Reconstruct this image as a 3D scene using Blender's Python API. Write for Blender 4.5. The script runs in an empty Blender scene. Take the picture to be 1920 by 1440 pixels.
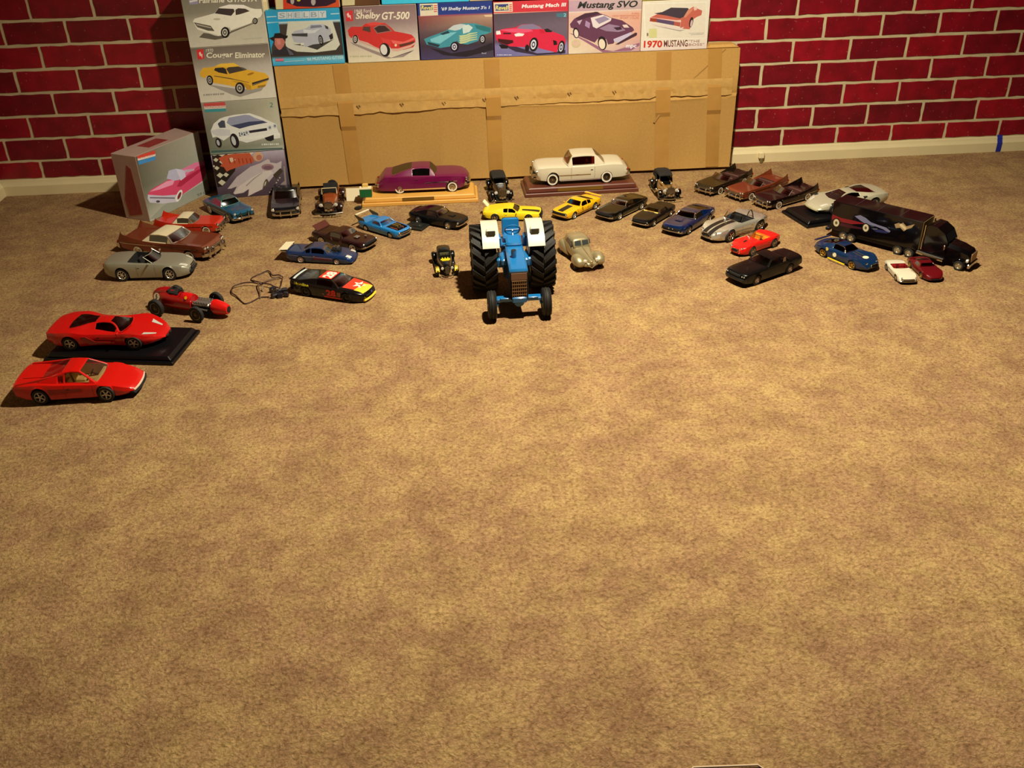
import bpy, bmesh, math, random
from mathutils import Vector, Matrix
import numpy as np
random.seed(7)
C = bpy.context.scene.collection
PI = math.pi
# ------------------------------------------------------------------ camera
F_PX, PITCH, YAW, ROLL = 1775.0, 0.53998, 0.05414, -0.027458
_F = Vector((math.sin(YAW)*math.cos(PITCH), math.cos(YAW)*math.cos(PITCH), -math.sin(PITCH)))
_R = Vector((math.cos(YAW), -math.sin(YAW), 0)); _U = _R.cross(_F)
_R2 = _R*math.cos(ROLL)+_U*math.sin(ROLL); _U2 = -_R*math.sin(ROLL)+_U*math.cos(ROLL)
cd = bpy.data.cameras.new('camera'); cam = bpy.data.objects.new('camera', cd); C.objects.link(cam)
cd.sensor_width = 36.0; cd.sensor_fit = 'HORIZONTAL'; cd.lens = 36*F_PX/1920; cd.clip_start = .01; cd.clip_end = 50
cam.matrix_world = Matrix.Translation((0, 0, 1)) @ Matrix((( _R2.x,_U2.x,-_F.x),(_R2.y,_U2.y,-_F.y),(_R2.z,_U2.z,-_F.z))).to_4x4()
bpy.context.scene.camera = cam
# ------------------------------------------------------------------ light, world, exposure
vs = bpy.context.scene.view_settings
bpy.context.scene.display_settings.display_device = 'sRGB'
vs.view_transform = 'Standard'; vs.look = 'None'; vs.gamma = 1.0; vs.use_curve_mapping = False
vs.exposure = 0.0
w = bpy.data.worlds.new('world'); bpy.context.scene.world = w; w.use_nodes = True
w.node_tree.nodes['Background'].inputs[0].default_value = (1.0, .8, .6, 1)
w.node_tree.nodes['Background'].inputs[1].default_value = 0.03
def lamp(name, loc, energy, radius, color, aim=None):
    l = bpy.data.lights.new(name, 'SPOT'); l.energy = energy; l.shadow_soft_size = radius; l.color = color; l.spot_size = math.radians(158); l.spot_blend = 1.0
    o = bpy.data.objects.new(name, l); C.objects.link(o); o.location = loc; return o
lamp('ceiling_lamp_bulb', (0.41, 1.81, 1.60), 256.0, .03, (1.0, .88, .66))
# ------------------------------------------------------------------ pixel <-> floor helpers (layout measured on the photograph)
def ray(px, py): return _F + _R2*((px-960)/F_PX) + _U2*((720-py)/F_PX)
def at(px, py, z=0.0):
    d = ray(px, py); t = (z-1)/d.z; return Vector((d.x*t, d.y*t, z))
def lin(c):
    c = c/255.0
    return c/12.92 if c <= .04045 else ((c+.055)/1.055)**2.4
def rgb(c, k=1.0): return tuple(min(1, lin(v)*k) for v in c)+(1.0,)
# ------------------------------------------------------------------ materials
MATS = {}
def mat(name, col=(128,128,128), rough=.5, metal=0., coat=0., spec=.5, bump=None, noise=None, k=1.0):
    if name in MATS: return MATS[name]
    m = bpy.data.materials.new(name); m.use_nodes = True; nt = m.node_tree; b = nt.nodes['Principled BSDF']
    b.inputs['Base Color'].default_value = rgb(col, k); b.inputs['Roughness'].default_value = rough
    b.inputs['Metallic'].default_value = metal; b.inputs['Coat Weight'].default_value = coat
    b.inputs['Coat Roughness'].default_value = .06; b.inputs['Specular IOR Level'].default_value = spec
    if noise or bump:
        tc = nt.nodes.new('ShaderNodeTexCoord'); n = nt.nodes.new('ShaderNodeTexNoise')
        sc = (noise or bump)[0]; n.inputs['Scale'].default_value = sc; n.inputs['Detail'].default_value = 5
        nt.links.new(tc.outputs['Object'], n.inputs['Vector'])
        if noise:
            mx = nt.nodes.new('ShaderNodeMix'); mx.data_type = 'RGBA'
            mx.inputs['A'].default_value = rgb(col, k*(1-noise[1])); mx.inputs['B'].default_value = rgb(col, k*(1+noise[1]))
            nt.links.new(n.outputs['Fac'], mx.inputs['Factor']); nt.links.new(mx.outputs['Result'], b.inputs['Base Color'])
        if bump:
            bp = nt.nodes.new('ShaderNodeBump'); bp.inputs['Strength'].default_value = bump[1]; bp.inputs['Distance'].default_value = bump[2]
            nt.links.new(n.outputs['Fac'], bp.inputs['Height']); nt.links.new(bp.outputs['Normal'], b.inputs['Normal'])
    MATS[name] = m; return m
def glass(name, tint=(150,150,150), gloss=.12):
    if name in MATS: return MATS[name]
    m = bpy.data.materials.new(name); m.use_nodes = True; nt = m.node_tree; nt.nodes.clear()
    o = nt.nodes.new('ShaderNodeOutputMaterial'); t = nt.nodes.new('ShaderNodeBsdfTransparent'); g = nt.nodes.new('ShaderNodeBsdfGlossy')
    t.inputs[0].default_value = rgb(tint); g.inputs['Roughness'].default_value = .08; g.inputs[0].default_value = (1,1,1,1)
    mx = nt.nodes.new('ShaderNodeMixShader'); lw = nt.nodes.new('ShaderNodeLayerWeight'); lw.inputs[0].default_value = .5
    ma = nt.nodes.new('ShaderNodeMath'); ma.operation = 'MULTIPLY_ADD'; ma.inputs[1].default_value = .25; ma.inputs[2].default_value = gloss
    nt.links.new(lw.outputs['Facing'], ma.inputs[0]); nt.links.new(ma.outputs[0], mx.inputs[0])
    nt.links.new(t.outputs[0], mx.inputs[1]); nt.links.new(g.outputs[0], mx.inputs[2]); nt.links.new(mx.outputs[0], o.inputs[0])
    MATS[name] = m; return m
def paint(col, flake=0., rough=.32, k=1.0):
    n = 'paint_%d_%d_%d_%d' % (*col, int(flake*10)); return mat(n, col, rough, flake, .5, spec=.35, k=k)
def print_mat():
    if 'printed_card' in MATS: return MATS['printed_card']
    m = bpy.data.materials.new('printed_card'); m.use_nodes = True; nt = m.node_tree; b = nt.nodes['Principled BSDF']
    a = nt.nodes.new('ShaderNodeVertexColor'); a.layer_name = 'ink'
    n = nt.nodes.new('ShaderNodeTexNoise'); n.inputs['Scale'].default_value = 90; tc = nt.nodes.new('ShaderNodeTexCoord')
    nt.links.new(tc.outputs['Object'], n.inputs['Vector'])
    hs = nt.nodes.new('ShaderNodeHueSaturation'); ml = nt.nodes.new('ShaderNodeMath'); ml.operation = 'MULTIPLY_ADD'
    ml.inputs[1].default_value = .16; ml.inputs[2].default_value = .92
    nt.links.new(n.outputs['Fac'], ml.inputs[0]); nt.links.new(ml.outputs[0], hs.inputs['Value'])
    nt.links.new(a.outputs['Color'], hs.inputs['Color']); nt.links.new(hs.outputs['Color'], b.inputs['Base Color'])
    b.inputs['Roughness'].default_value = .42; b.inputs['Coat Weight'].default_value = .15
    MATS['printed_card'] = m; return m
CHROME = mat('chrome', (215,210,200), .14, 1.0)
CHROME_D = mat('chrome_dull', (150,145,135), .3, 1.0)
RUBBER = mat('rubber', (24,23,22), .75)
RUBBER_B = mat('tractor_rubber', (30,28,26), .65, spec=.3)
BLACKP = mat('black_plastic', (14,14,15), .45, spec=.3)
MATBLK = mat('underbody_black', (9,9,9), .9)
WHITEWALL = mat('white_rubber', (225,218,200), .6)
LENS = mat('headlight_lens', (225,225,215), .12, .3, .6)
REDLENS = mat('red_lens', (150,14,10), .2, 0, .6)
AMBER = mat('amber_lens', (220,120,20), .2, 0, .6)
GOLD = mat('gold_metal', (205,165,70), .3, .8)
INTDARK = mat('interior_dark', (22,20,20), .8)
G_DARK = glass('tinted_window_glass', (95,90,88), .10)
G_SMOKE = glass('smoked_window_glass', (70,62,62), .07)
G_CLEAR = glass('clear_window_glass', (225,225,220), .09)
# ------------------------------------------------------------------ mesh helpers
def tag(o, label=None, cat=None, group=None, kind=None):
    if label: o['label'] = label
    if cat: o['category'] = cat
    if group: o['group'] = group
    if kind: o['kind'] = kind
    return o
def mesh(name, vs_, fs, mats, parent=None, mi=None, smooth=30, loc=None):
    me = bpy.data.meshes.new(name); me.from_pydata([tuple(v) for v in vs_], [], fs)
    if not isinstance(mats, (list, tuple)): mats = [mats]
    for m in mats: me.materials.append(m)
    if mi: me.polygons.foreach_set('material_index', mi)
    me.validate(); bm = bmesh.new(); bm.from_mesh(me)
    bmesh.ops.recalc_face_normals(bm, faces=bm.faces); bm.to_mesh(me); bm.free()
    if smooth:
        me.polygons.foreach_set('use_smooth', [True]*len(me.polygons)); me.set_sharp_from_angle(angle=math.radians(smooth))
    me.update(); o = bpy.data.objects.new(name, me); C.objects.link(o)
    if parent: o.parent = parent
    if loc: o.location = loc
    return o
def empty(name, loc=(0,0,0), rz=0, **t):
    o = bpy.data.objects.new(name, None); C.objects.link(o); o.location = loc; o.rotation_euler = (0,0,rz); o.empty_display_size = .02
    return tag(o, **t)
class MB:
    def __init__(s): s.v = []; s.f = []; s.m = []
    def add(s, vs_, fs, mi=0):
        n = len(s.v); s.v += [Vector(v) for v in vs_]; s.f += [tuple(i+n for i in f) for f in fs]; s.m += [mi]*len(fs); return s
    def box(s, c, d, mi=0, rot=None, taper=1.0, bev=0.0):
        hx, hy, hz = d[0]/2, d[1]/2, d[2]/2
        if bev:
            b = bev; pts = []
            for z, q in ((-hz,b),(-hz+b,0),(hz-b,0),(hz,b)):
                k = 1 if z < 0 else taper
                X, Y = hx*k-q, hy*k-q; e = b*.7
                pts += [(X-e,-Y,z),(X,-Y+e,z),(X,Y-e,z),(X-e,Y,z),(-X+e,Y,z),(-X,Y-e,z),(-X,-Y+e,z),(-X+e,-Y,z)]
            fs = [tuple(range(7,-1,-1)), tuple(range(24,32))]
            for r in range(3):
                for i in range(8): fs.append((r*8+i, r*8+(i+1)%8, r*8+8+(i+1)%8, r*8+8+i))
        else:
            pts = [(x*(1 if z<0 else taper), y*(1 if z<0 else taper), z) for z in (-hz,hz) for x,y in ((-hx,-hy),(hx,-hy),(hx,hy),(-hx,hy))]
            fs = [(3,2,1,0),(4,5,6,7),(0,1,5,4),(1,2,6,5),(2,3,7,6),(3,0,4,7)]
        M = Matrix.Translation(c) @ (rot.to_4x4() if rot else Matrix.Identity(4))
        return s.add([M @ Vector(p) for p in pts], fs, mi)
    def lathe(s, prof, c=(0,0,0), axis='y', n=20, mi=0, cap=True, a0=0, a1=2*PI):
        full = abs(a1-a0-2*PI) < 1e-6; k = n if full else n+1; vs_ = []
        for r, h in prof:
            for i in range(k):
                a = a0+(a1-a0)*i/n; ca, sa = r*math.cos(a), r*math.sin(a)
                p = {'y': (ca, h, sa), 'z': (ca, sa, h), 'x': (h, ca, sa)}[axis]
                vs_.append((p[0]+c[0], p[1]+c[1], p[2]+c[2]))
        fs = []
        for j in range(len(prof)-1):
            for i in range(n):
                i2 = (i+1) % k; fs.append((j*k+i, j*k+i2, (j+1)*k+i2, (j+1)*k+i))
        if cap and full:
            if prof[0][0] > 1e-6: fs.append(tuple(range(k)))
            if prof[-1][0] > 1e-6: fs.append(tuple((len(prof)-1)*k+i for i in range(k)))
        return s.add(vs_, fs, mi)
    def tube(s, pts, r, n=8, mi=0, closed=False):
        pts = [Vector(p) for p in pts]; rs = r if isinstance(r, (list, tuple)) else [r]*len(pts); vs_ = []
        up0 = Vector((0,0,1))
        for i, p in enumerate(pts):
            t = (pts[(i+1) % len(pts)]-pts[i-1]) if closed or 0 < i < len(pts)-1 else (pts[1]-pts[0] if i == 0 else pts[-1]-pts[-2])
            if t.length < 1e-9: t = Vector((1,0,0))
            t.normalize(); up = up0 if abs(t.z) < .95 else Vector((1,0,0)); a = t.cross(up).normalized(); b = a.cross(t)
            for k in range(n): an = 2*PI*k/n; vs_.append(p+a*(rs[i]*math.cos(an))+b*(rs[i]*math.sin(an)))
        fs = []; m = len(pts)
        for i in range(m if closed else m-1):
            j = (i+1) % m
            for k in range(n): fs.append((i*n+k, i*n+(k+1)%n, j*n+(k+1)%n, j*n+k))
        if not closed: fs += [tuple(range(n-1,-1,-1)), tuple((m-1)*n+k for k in range(n))]
        return s.add(vs_, fs, mi)
    def prism(s, poly, y0, y1, mi=0, plane='xz'):
        P = (lambda a, b, h: (a, h, b)) if plane == 'xz' else (lambda a, b, h: (a, b, h)) if plane == 'xy' else (lambda a, b, h: (h, a, b))
        n = len(poly); vs_ = [P(a, b, y0) for a, b in poly]+[P(a, b, y1) for a, b in poly]
        fs = [tuple(range(n)), tuple(range(2*n-1, n-1, -1))]+[(i, (i+1)%n, n+(i+1)%n, n+i) for i in range(n)]
        return s.add(vs_, fs, mi)
    def build(s, name, mats, parent=None, smooth=32, **k): return mesh(name, s.v, s.f, mats, parent, s.m, smooth, **k)
def interp(pts, x, smooth=True):
    if x <= pts[0][0]: return pts[0][1]
    if x >= pts[-1][0]: return pts[-1][1]
    n = len(pts)
    for i in range(n-1):
        if x <= pts[i+1][0]: break
    x0, y0 = pts[i]; x1, y1 = pts[i+1]; h = x1-x0; t = (x-x0)/h; d = (y1-y0)/h
    if not smooth: return y0+(y1-y0)*t
    def sl(a, b): return 0 if a*b <= 0 else 2*a*b/(a+b)
    dl = (y0-pts[i-1][1])/(x0-pts[i-1][0]) if i > 0 else d
    dr = (pts[i+2][1]-y1)/(pts[i+2][0]-x1) if i < n-2 else d
    m0 = sl(dl, d) if i > 0 else d; m1 = sl(d, dr) if i < n-2 else d
    return (2*t**3-3*t*t+1)*y0+(t**3-2*t*t+t)*h*m0+(-2*t**3+3*t*t)*y1+(t**3-t*t)*h*m1
def sstep(a, b, x): t = max(0, min(1, (x-a)/(b-a))); return t*t*(3-2*t)
FONT_CACHE = {}
def text_polys(txt, w, h, shear=0., bold=0., res=3):
    """built-in font outlines as (verts, faces) scaled to fill w x h, origin lower left"""
    cu = bpy.data.curves.new('t', 'FONT'); cu.body = txt; cu.resolution_u = res; cu.shear = shear; cu.offset = bold
    o = bpy.data.objects.new('t', cu); C.objects.link(o)
    me = bpy.data.meshes.new_from_object(o); vs_ = [(v.co.x, v.co.y) for v in me.vertices]; fs = [tuple(p.vertices) for p in me.polygons]
    bpy.data.objects.remove(o); bpy.data.curves.remove(cu); bpy.data.meshes.remove(me)
    if not vs_: return [], []
    x0 = min(v[0] for v in vs_); x1 = max(v[0] for v in vs_); y0 = min(v[1] for v in vs_); y1 = max(v[1] for v in vs_)
    return [((v[0]-x0)/(x1-x0)*w, (v[1]-y0)/(y1-y0)*h) for v in vs_], fs
# ------------------------------------------------------------------ room
WALL_Y = 3.012; BW, BH = .18278, .06904; BX0, BZ0 = -1.2139, .03745; FLOOR_X0 = -1.447
def carpet_mat():
    m = bpy.data.materials.new('carpet'); m.use_nodes = True; nt = m.node_tree; b = nt.nodes['Principled BSDF']; N = nt.nodes.new; K = nt.links.new
    tc = N('ShaderNodeTexCoord')
    def noise(s, d=3, r=.5):
        n = N('ShaderNodeTexNoise'); n.inputs['Scale'].default_value = s; n.inputs['Detail'].default_value = d; n.inputs['Roughness'].default_value = r; K(tc.outputs['Object'], n.inputs['Vector']); return n
    def ramp(src, a, ca, c2, cb):
        r = N('ShaderNodeValToRGB'); r.color_ramp.elements[0].position = a; r.color_ramp.elements[0].color = ca; r.color_ramp.elements[1].position = c2; r.color_ramp.elements[1].color = cb; K(src, r.inputs[0]); return r
    def mix(t, f, a, b_, mode='MIX'):
        x = N('ShaderNodeMix'); x.data_type = 'RGBA'; x.blend_type = mode
        if isinstance(f, float): x.inputs['Factor'].default_value = f
        else: K(f, x.inputs['Factor'])
        K(a, x.inputs['A']); K(b_, x.inputs['B']); return x.outputs['Result']
    big = ramp(noise(4.5, 4, .6).outputs['Fac'], .40, (.50, .295, .165, 1), .64, (.62, .41, .185, 1))
    pink = ramp(noise(26, 3, .6).outputs['Fac'], .42, (.53, .305, .19, 1), .62, (.70, .48, .23, 1))
    col = mix(m, .5, big.outputs[0], pink.outputs[0])
    fib = ramp(noise(150, 3, .6).outputs['Fac'], .32, (.38, .34, .27, 1), .52, (.61, .62, .565, 1))
    col = mix(m, 1.0, col, fib.outputs[0], 'MULTIPLY')
    smu = ramp(noise(9, 5, .65).outputs['Fac'], .38, (.87, .85, .83, 1), .58, (1.07, 1.07, 1.07, 1)); col = mix(m, 1.0, col, smu.outputs[0], 'MULTIPLY')
    vo = N('ShaderNodeTexVoronoi'); vo.inputs['Scale'].default_value = 170; wv = noise(60, 3); ad = N('ShaderNodeVectorMath'); ad.operation = 'MULTIPLY_ADD'; ad.inputs[1].default_value = (.03,)*3
    K(wv.outputs['Color'], ad.inputs[0]); K(tc.outputs['Object'], ad.inputs[2]); K(ad.outputs[0], vo.inputs['Vector'])
    tuft = ramp(vo.outputs['Distance'], .15, (1.08, 1.08, 1.08, 1), .75, (.60, .56, .50, 1))
    col = mix(m, .65, col, tuft.outputs[0], 'MULTIPLY')
    K(col, b.inputs['Base Color']); b.inputs['Roughness'].default_value = .95; b.inputs['Specular IOR Level'].default_value = .1
    b.inputs['Sheen Weight'].default_value = .05; b.inputs['Sheen Tint'].default_value = (.9, .7, .5, 1)
    h = N('ShaderNodeMath'); h.operation = 'SUBTRACT'; K(noise(170, 2, .6).outputs['Fac'], h.inputs[0]); hv = N('ShaderNodeMath'); hv.operation = 'MULTIPLY'; hv.inputs[1].default_value = .5; K(vo.outputs['Distance'], hv.inputs[0]); K(hv.outputs[0], h.inputs[1])
    bp = N('ShaderNodeBump'); bp.inputs['Strength'].default_value = .8; bp.inputs['Distance'].default_value = .0025; K(h.outputs[0], bp.inputs['Height']); K(bp.outputs['Normal'], b.inputs['Normal'])
    return m
CARPET = carpet_mat()
MORTAR = mat('cream_mortar_paint', (200,188,150), .8, noise=(35, .22), bump=(160, .5, .002))
TRIM = mat('cream_trim_paint', (222,208,164), .45, noise=(14, .08))
PLAIN = mat('plain_wall_paint', (60,54,44), .85)
CEIL = mat('ceiling_paint', (60,56,48), .9)
def slab(name, c, d, m, kind='structure'):
    mb = MB(); mb.box(c, d); o = mb.build(name, m, smooth=0); o['kind'] = kind; return o
X0, X1, Y0 = FLOOR_X0, 3.0, -1.6
slab('floor', ((X0+X1)/2, (WALL_Y+Y0)/2, -.05), (X1-X0+.4, WALL_Y-Y0+.4, .1), CARPET)
slab('ceiling', ((X0+X1)/2, (WALL_Y+Y0)/2, 2.45), (X1-X0+.4, WALL_Y-Y0+.4, .1), CEIL)
wb_ = slab('wall_back', ((X0+X1)/2, WALL_Y+.05, 1.2), (X1-X0+.2, .1, 2.4), MORTAR)
wl_ = slab('wall_left', (X0-.05, (WALL_Y+Y0)/2, 1.2), (.1, WALL_Y-Y0, 2.4), MORTAR)
slab('wall_right', (X1+.05, (WALL_Y+Y0)/2, 1.2), (.1, WALL_Y-Y0, 2.4), PLAIN)
slab('wall_front', ((X0+X1)/2, Y0-.05, 1.2), (X1-X0+.2, .1, 2.4), PLAIN)
def brick_mat(i, col):
    m = bpy.data.materials.new('crimson_brick_paint'); m.use_nodes = True; nt = m.node_tree; b = nt.nodes['Principled BSDF']; N = nt.nodes.new; K = nt.links.new
    tc = N('ShaderNodeTexCoord'); n = N('ShaderNodeTexNoise'); n.inputs['Scale'].default_value = 22; n.inputs['Detail'].default_value = 4; K(tc.outputs['Object'], n.inputs['Vector'])
    r = N('ShaderNodeValToRGB'); e = r.color_ramp.elements; e[0].position = .3; e[0].color = rgb(col, .72); e[1].position = .7; e[1].color = rgb(col, 1.25); K(n.outputs['Fac'], r.inputs[0])
    n2 = N('ShaderNodeTexNoise'); n2.inputs['Scale'].default_value = 95; n2.inputs['Detail'].default_value = 6; n2.inputs['Roughness'].default_value = .7; K(tc.outputs['Object'], n2.inputs['Vector'])
    r2 = N('ShaderNodeValToRGB'); e = r2.color_ramp.elements; e[0].position = .63; e[0].color = (0,0,0,1); e[1].position = .70; e[1].color = (.55,.55,.55,1); K(n2.outputs['Fac'], r2.inputs[0])
    mx = N('ShaderNodeMix'); mx.data_type = 'RGBA'; K(r2.outputs[0], mx.inputs['Factor']); K(r.outputs[0], mx.inputs['A']); mx.inputs['B'].default_value = rgb((215,150,130)); K(mx.outputs['Result'], b.inputs['Base Color'])
    b.inputs['Roughness'].default_value = .42; bp = N('ShaderNodeBump'); bp.inputs['Strength'].default_value = .35; bp.inputs['Distance'].default_value = .002; K(n.outputs['Fac'], bp.inputs['Height']); K(bp.outputs['Normal'], b.inputs['Normal'])
    return m
BRK = [brick_mat(i, c) for i, c in enumerate([(128,4,27),(112,3,25),(142,6,29)])]
rb = random.Random(3)
def brick(parent, x0, x1, z0, z1, axis='y', base=WALL_Y):
    """one painted brick with ragged edges, standing proud of the cream joints"""
    pts = []; n = 6
    j = lambda s=.0014: rb.uniform(-s, s)
    for k in range(n): pts.append((x0+(x1-x0)*k/n, z0+j()))
    for k in range(3): pts.append((x1+j(), z0+(z1-z0)*k/3))
    for k in range(n): pts.append((x1-(x1-x0)*k/n, z1+j()))
    for k in range(3): pts.append((x0+j(), z1-(z1-z0)*k/3))
    V = [(x, z, 0) for x, z in pts]+[(x+(.001 if x < (x0+x1)/2 else -.001), z+(.001 if z < (z0+z1)/2 else -.001), .0022) for x, z in pts]
    P = (lambda a, b_, h: (a, base-h, b_)) if axis == 'y' else (lambda a, b_, h: (base+h, a, b_))
    m = len(pts); mesh('brick', [P(*v) for v in V], [tuple(range(m, 2*m))]+[(i, (i+1)%m, m+(i+1)%m, m+i) for i in range(m)], rb.choice(BRK), parent, None, 0)
for c in range(1, 11):
    z0 = BZ0+(c-1)*BH+.0045; z1 = BZ0+c*BH-.0045
    if c == 1: z0 = .052
    par = 0 if c % 2 == 0 else -1
    for i in range(-2, 23):
        x0 = BX0+(2*i+par)*BW/2+.0045; x1 = x0+BW-.009
        if x1 < X0+.02 or x0 > 2.35: continue
        x0 = max(x0, X0+.004)
        if z1 < .5 and x0 > -.70 and x1 < .86 and z1 < .40: continue      # wholly behind the big carton
        brick(wb_, x0, x1, z0, z1)
for c in range(1, 11):
    z0 = max(.052, BZ0+(c-1)*BH+.0045); z1 = BZ0+c*BH-.0045
    for i in range(4):
        y1 = WALL_Y-.004-(i*BW-(BW/2 if c % 2 else 0)); y0 = y1-BW+.009
        y1 = min(y1, WALL_Y-.004)
        brick(wl_, y0, y1, z0, z1, 'x', X0)
def brick_rest(parent, axis):
    """courses above the frame, joined"""
    mb = MB()
    for c in range(11, 35):
        z0 = BZ0+(c-1)*BH+.0045; z1 = min(2.395, z0+BH-.009)
        if axis == 'y':
            for i in range(-2, 23):
                x0 = BX0+(2*i+(0 if c % 2 == 0 else -1))*BW/2+.0045; x1 = x0+BW-.009
                if x1 < X0+.02 or x0 > X1-.05: continue
                x0 = max(x0, X0+.004); mb.box(((x0+x1)/2, WALL_Y-.0011, (z0+z1)/2), (x1-x0, .0022, z1-z0))
        else:
            for i in range(24):
                y1 = WALL_Y-.004-(i*BW-(BW/2 if c % 2 else 0)); y0 = y1-BW+.009; y1 = min(y1, WALL_Y-.004); mb.box((X0+.0011, (y0+y1)/2, (z0+z1)/2), (.0022, y1-y0, z1-z0))
    o = mb.build('brick_courses', BRK[0], parent, smooth=0); o['kind'] = 'stuff'
brick_rest(wb_, 'y'); brick_rest(wl_, 'x')
def base_board(name, x0, x1, along='x'):
    prof = [(0,0),(.013,0),(.013,.030),(.010,.036),(.008,.040),(.0065,.046),(0,.048)]; mb = MB()
    if along == 'x': V = [(x, WALL_Y-d, z) for x in (x0, x1) for d, z in prof]
    else: V = [(X0+d, y, z) for y in (x0, x1) for d, z in prof]
    n = len(prof); mb.add(V, [(i, (i+1)%n, n+(i+1)%n, n+i) for i in range(n)]+[tuple(range(n)), tuple(range(n, 2*n))])
    o = mb.build(name, TRIM, smooth=25); o['kind'] = 'structure'; return o
base_board('baseboard_back', X0, X1); base_board('baseboard_left', Y0, WALL_Y-.013, 'y')
# blue masking tape over the baseboard, cable clip in front of it
p = at(1868, 283); mb = MB()
prof = [(.0135,.001),(.0137,.030),(.0107,.036),(.0087,.040),(.0072,.046),(.004,.0486),(.0026,.054)]
V = [(p.x+dx, WALL_Y-d-.0004, z) for dx in (-.0085,.0085) for d, z in prof]; n = len(prof)
mb.add(V, [(i, i+1, n+i+1, n+i) for i in range(n-1)]); o = mb.build('masking_tape', mat('blue_tape', (28,42,150), .6), smooth=0)
o.modifiers.new('t', 'SOLIDIFY').thickness = .0004; tag(o, 'strip of blue masking tape stuck over the cream baseboard at far right', 'tape')
p = at(1421, 300); mb = MB(); mb.box((p.x, WALL_Y-.019, .026), (.018, .012, .022), bev=.003); mb.box((p.x, WALL_Y-.022, .009), (.008, .008, .018), bev=.002, mi=1)
o = mb.build('cable_clip', [mat('cream_plastic', (225,212,170), .4), mat('olive_plastic', (110,100,60), .5)]); tag(o, 'small cream cable clip stuck to baseboard beside the big carton', 'clip')
# ------------------------------------------------------------------ cartons and printed kit boxes
def ink(c, k=1.0):
    k *= .84; return (min(.85, lin(c[0])*1.12*k), min(.85, lin(c[1])*1.26*k), min(.85, lin(c[2])*1.5*k), 1)
class Face:
    """front face of a carton: P lower left corner, u along the face, size w x h"""
    def __init__(s, P, ang, w, h, lean=0.):
        s.P = Vector(P); s.u = Vector((math.cos(ang), math.sin(ang), 0)); s.n = Vector((math.sin(ang), -math.cos(ang), 0)); s.w = w; s.h = h; s.ang = ang
    def hit(s, px, py):
        d = ray(px, py); o = Vector((0,0,1)); t = (s.P-o).dot(s.n)/d.dot(s.n); q = o+d*t
        return ((q-s.P).dot(s.u), q.z-s.P.z)
class Art:
    def __init__(s, face, z=(0,0,1), k=1.0): s.F = face; s.z = z; s.V = []; s.f = []; s.c = []; s.layer = 1; s.k = k
    def uv(s, x, y):
        a, b = s.F.hit(s.z[0]+x/s.z[2], s.z[1]+y/s.z[2]); return (max(.0008, min(s.F.w-.0008, a)), max(.0008, min(s.F.h-.0008, b)))
    def raw(s, pts, cols):
        n = len(s.V); s.V += [(a, -.0003-.00002*s.layer, b) for a, b in pts]; s.f.append(tuple(range(n, n+len(pts)))); s.c.append(cols if isinstance(cols, list) else [cols]*len(pts)); s.layer += 1
    def bg(s, rows):
        """rows from bottom to top: (height fraction, left colour, right colour)"""
        for (v0, a0, b0), (v1, a1, b1) in zip(rows, rows[1:]):
            W, H = s.F.w-.0008, s.F.h; s.raw([(.0008, max(.0006, v0*H)), (W, max(.0006, v0*H)), (W, min(H-.0006, v1*H)), (.0008, min(H-.0006, v1*H))], [ink(a0, s.k), ink(b0, s.k), ink(b1, s.k), ink(a1, s.k)]); s.layer -= 1
        s.layer += 1
    def p(s, col, *xy): s.raw([s.uv(x, y) for x, y in zip(xy[::2], xy[1::2])], ink(col, s.k)); return s
    def e(s, col, cx, cy, rx, ry, a=0, n=18):
        ca, sa = math.cos(a), math.sin(a); q = []
        for i in range(n): t = 2*PI*i/n; dx, dy = rx*math.cos(t), ry*math.sin(t); q += [cx+dx*ca-dy*sa, cy+dx*sa+dy*ca]
        return s.p(col, *q)
    def wheel(s, cx, cy, rx, ry, rim=(200,195,185), a=0):
        s.e((22,18,20), cx, cy, rx, ry, a); s.e(rim, cx-rx*.08, cy, rx*.62, ry*.68, a); s.e((60,55,55), cx-rx*.08, cy, rx*.4, ry*.44, a); s.e(rim, cx-rx*.08, cy, rx*.2, ry*.22, a); return s
    def t(s, txt, col, x, y, w, h, slope=0., shear=0., bold=.0):
        """text whose lower left corner is (x, y) in picture units, slope = fall of the baseline"""
        vs_, fs = text_polys(txt, w, h, shear, bold); n = len(s.V)
        for a, b in vs_: q = s.uv(x+a, y+a*slope-b); s.V.append((q[0], -.0003-.00002*s.layer, q[1]))
        for f in fs: s.f.append(tuple(i+n for i in f)); s.c.append([ink(col, s.k)]*len(f))
        s.layer += 1; return s
    def dashes(s, col, x, y, w, h, slope=0., n=9):
        for i in range(n): a = x+w*i/n; b = a+w/n*(.55+.3*((i*5) % 3)/2); s.p(col, a, y+(a-x)*slope, b, y+(b-x)*slope, b, y-h+(b-x)*slope, a, y-h+(a-x)*slope)
        return s
    def build(s, name, parent):
        me = bpy.data.meshes.new(name); me.from_pydata(s.V, [], s.f); ca = me.color_attributes.new('ink', 'FLOAT_COLOR', 'CORNER')
        i = 0
        for pl, cs in zip(me.polygons, s.c):
            for k in range(len(cs)): ca.data[i].color = cs[k]; i += 1
        bm = bmesh.new(); bm.from_mesh(me); bm.normal_update()
        bmesh.ops.reverse_faces(bm, faces=[f for f in bm.faces if f.normal.y > 0]); bm.to_mesh(me); bm.free()
        me.materials.append(print_mat()); o = bpy.data.objects.new(name, me); C.objects.link(o); o.parent = parent; return o
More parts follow.
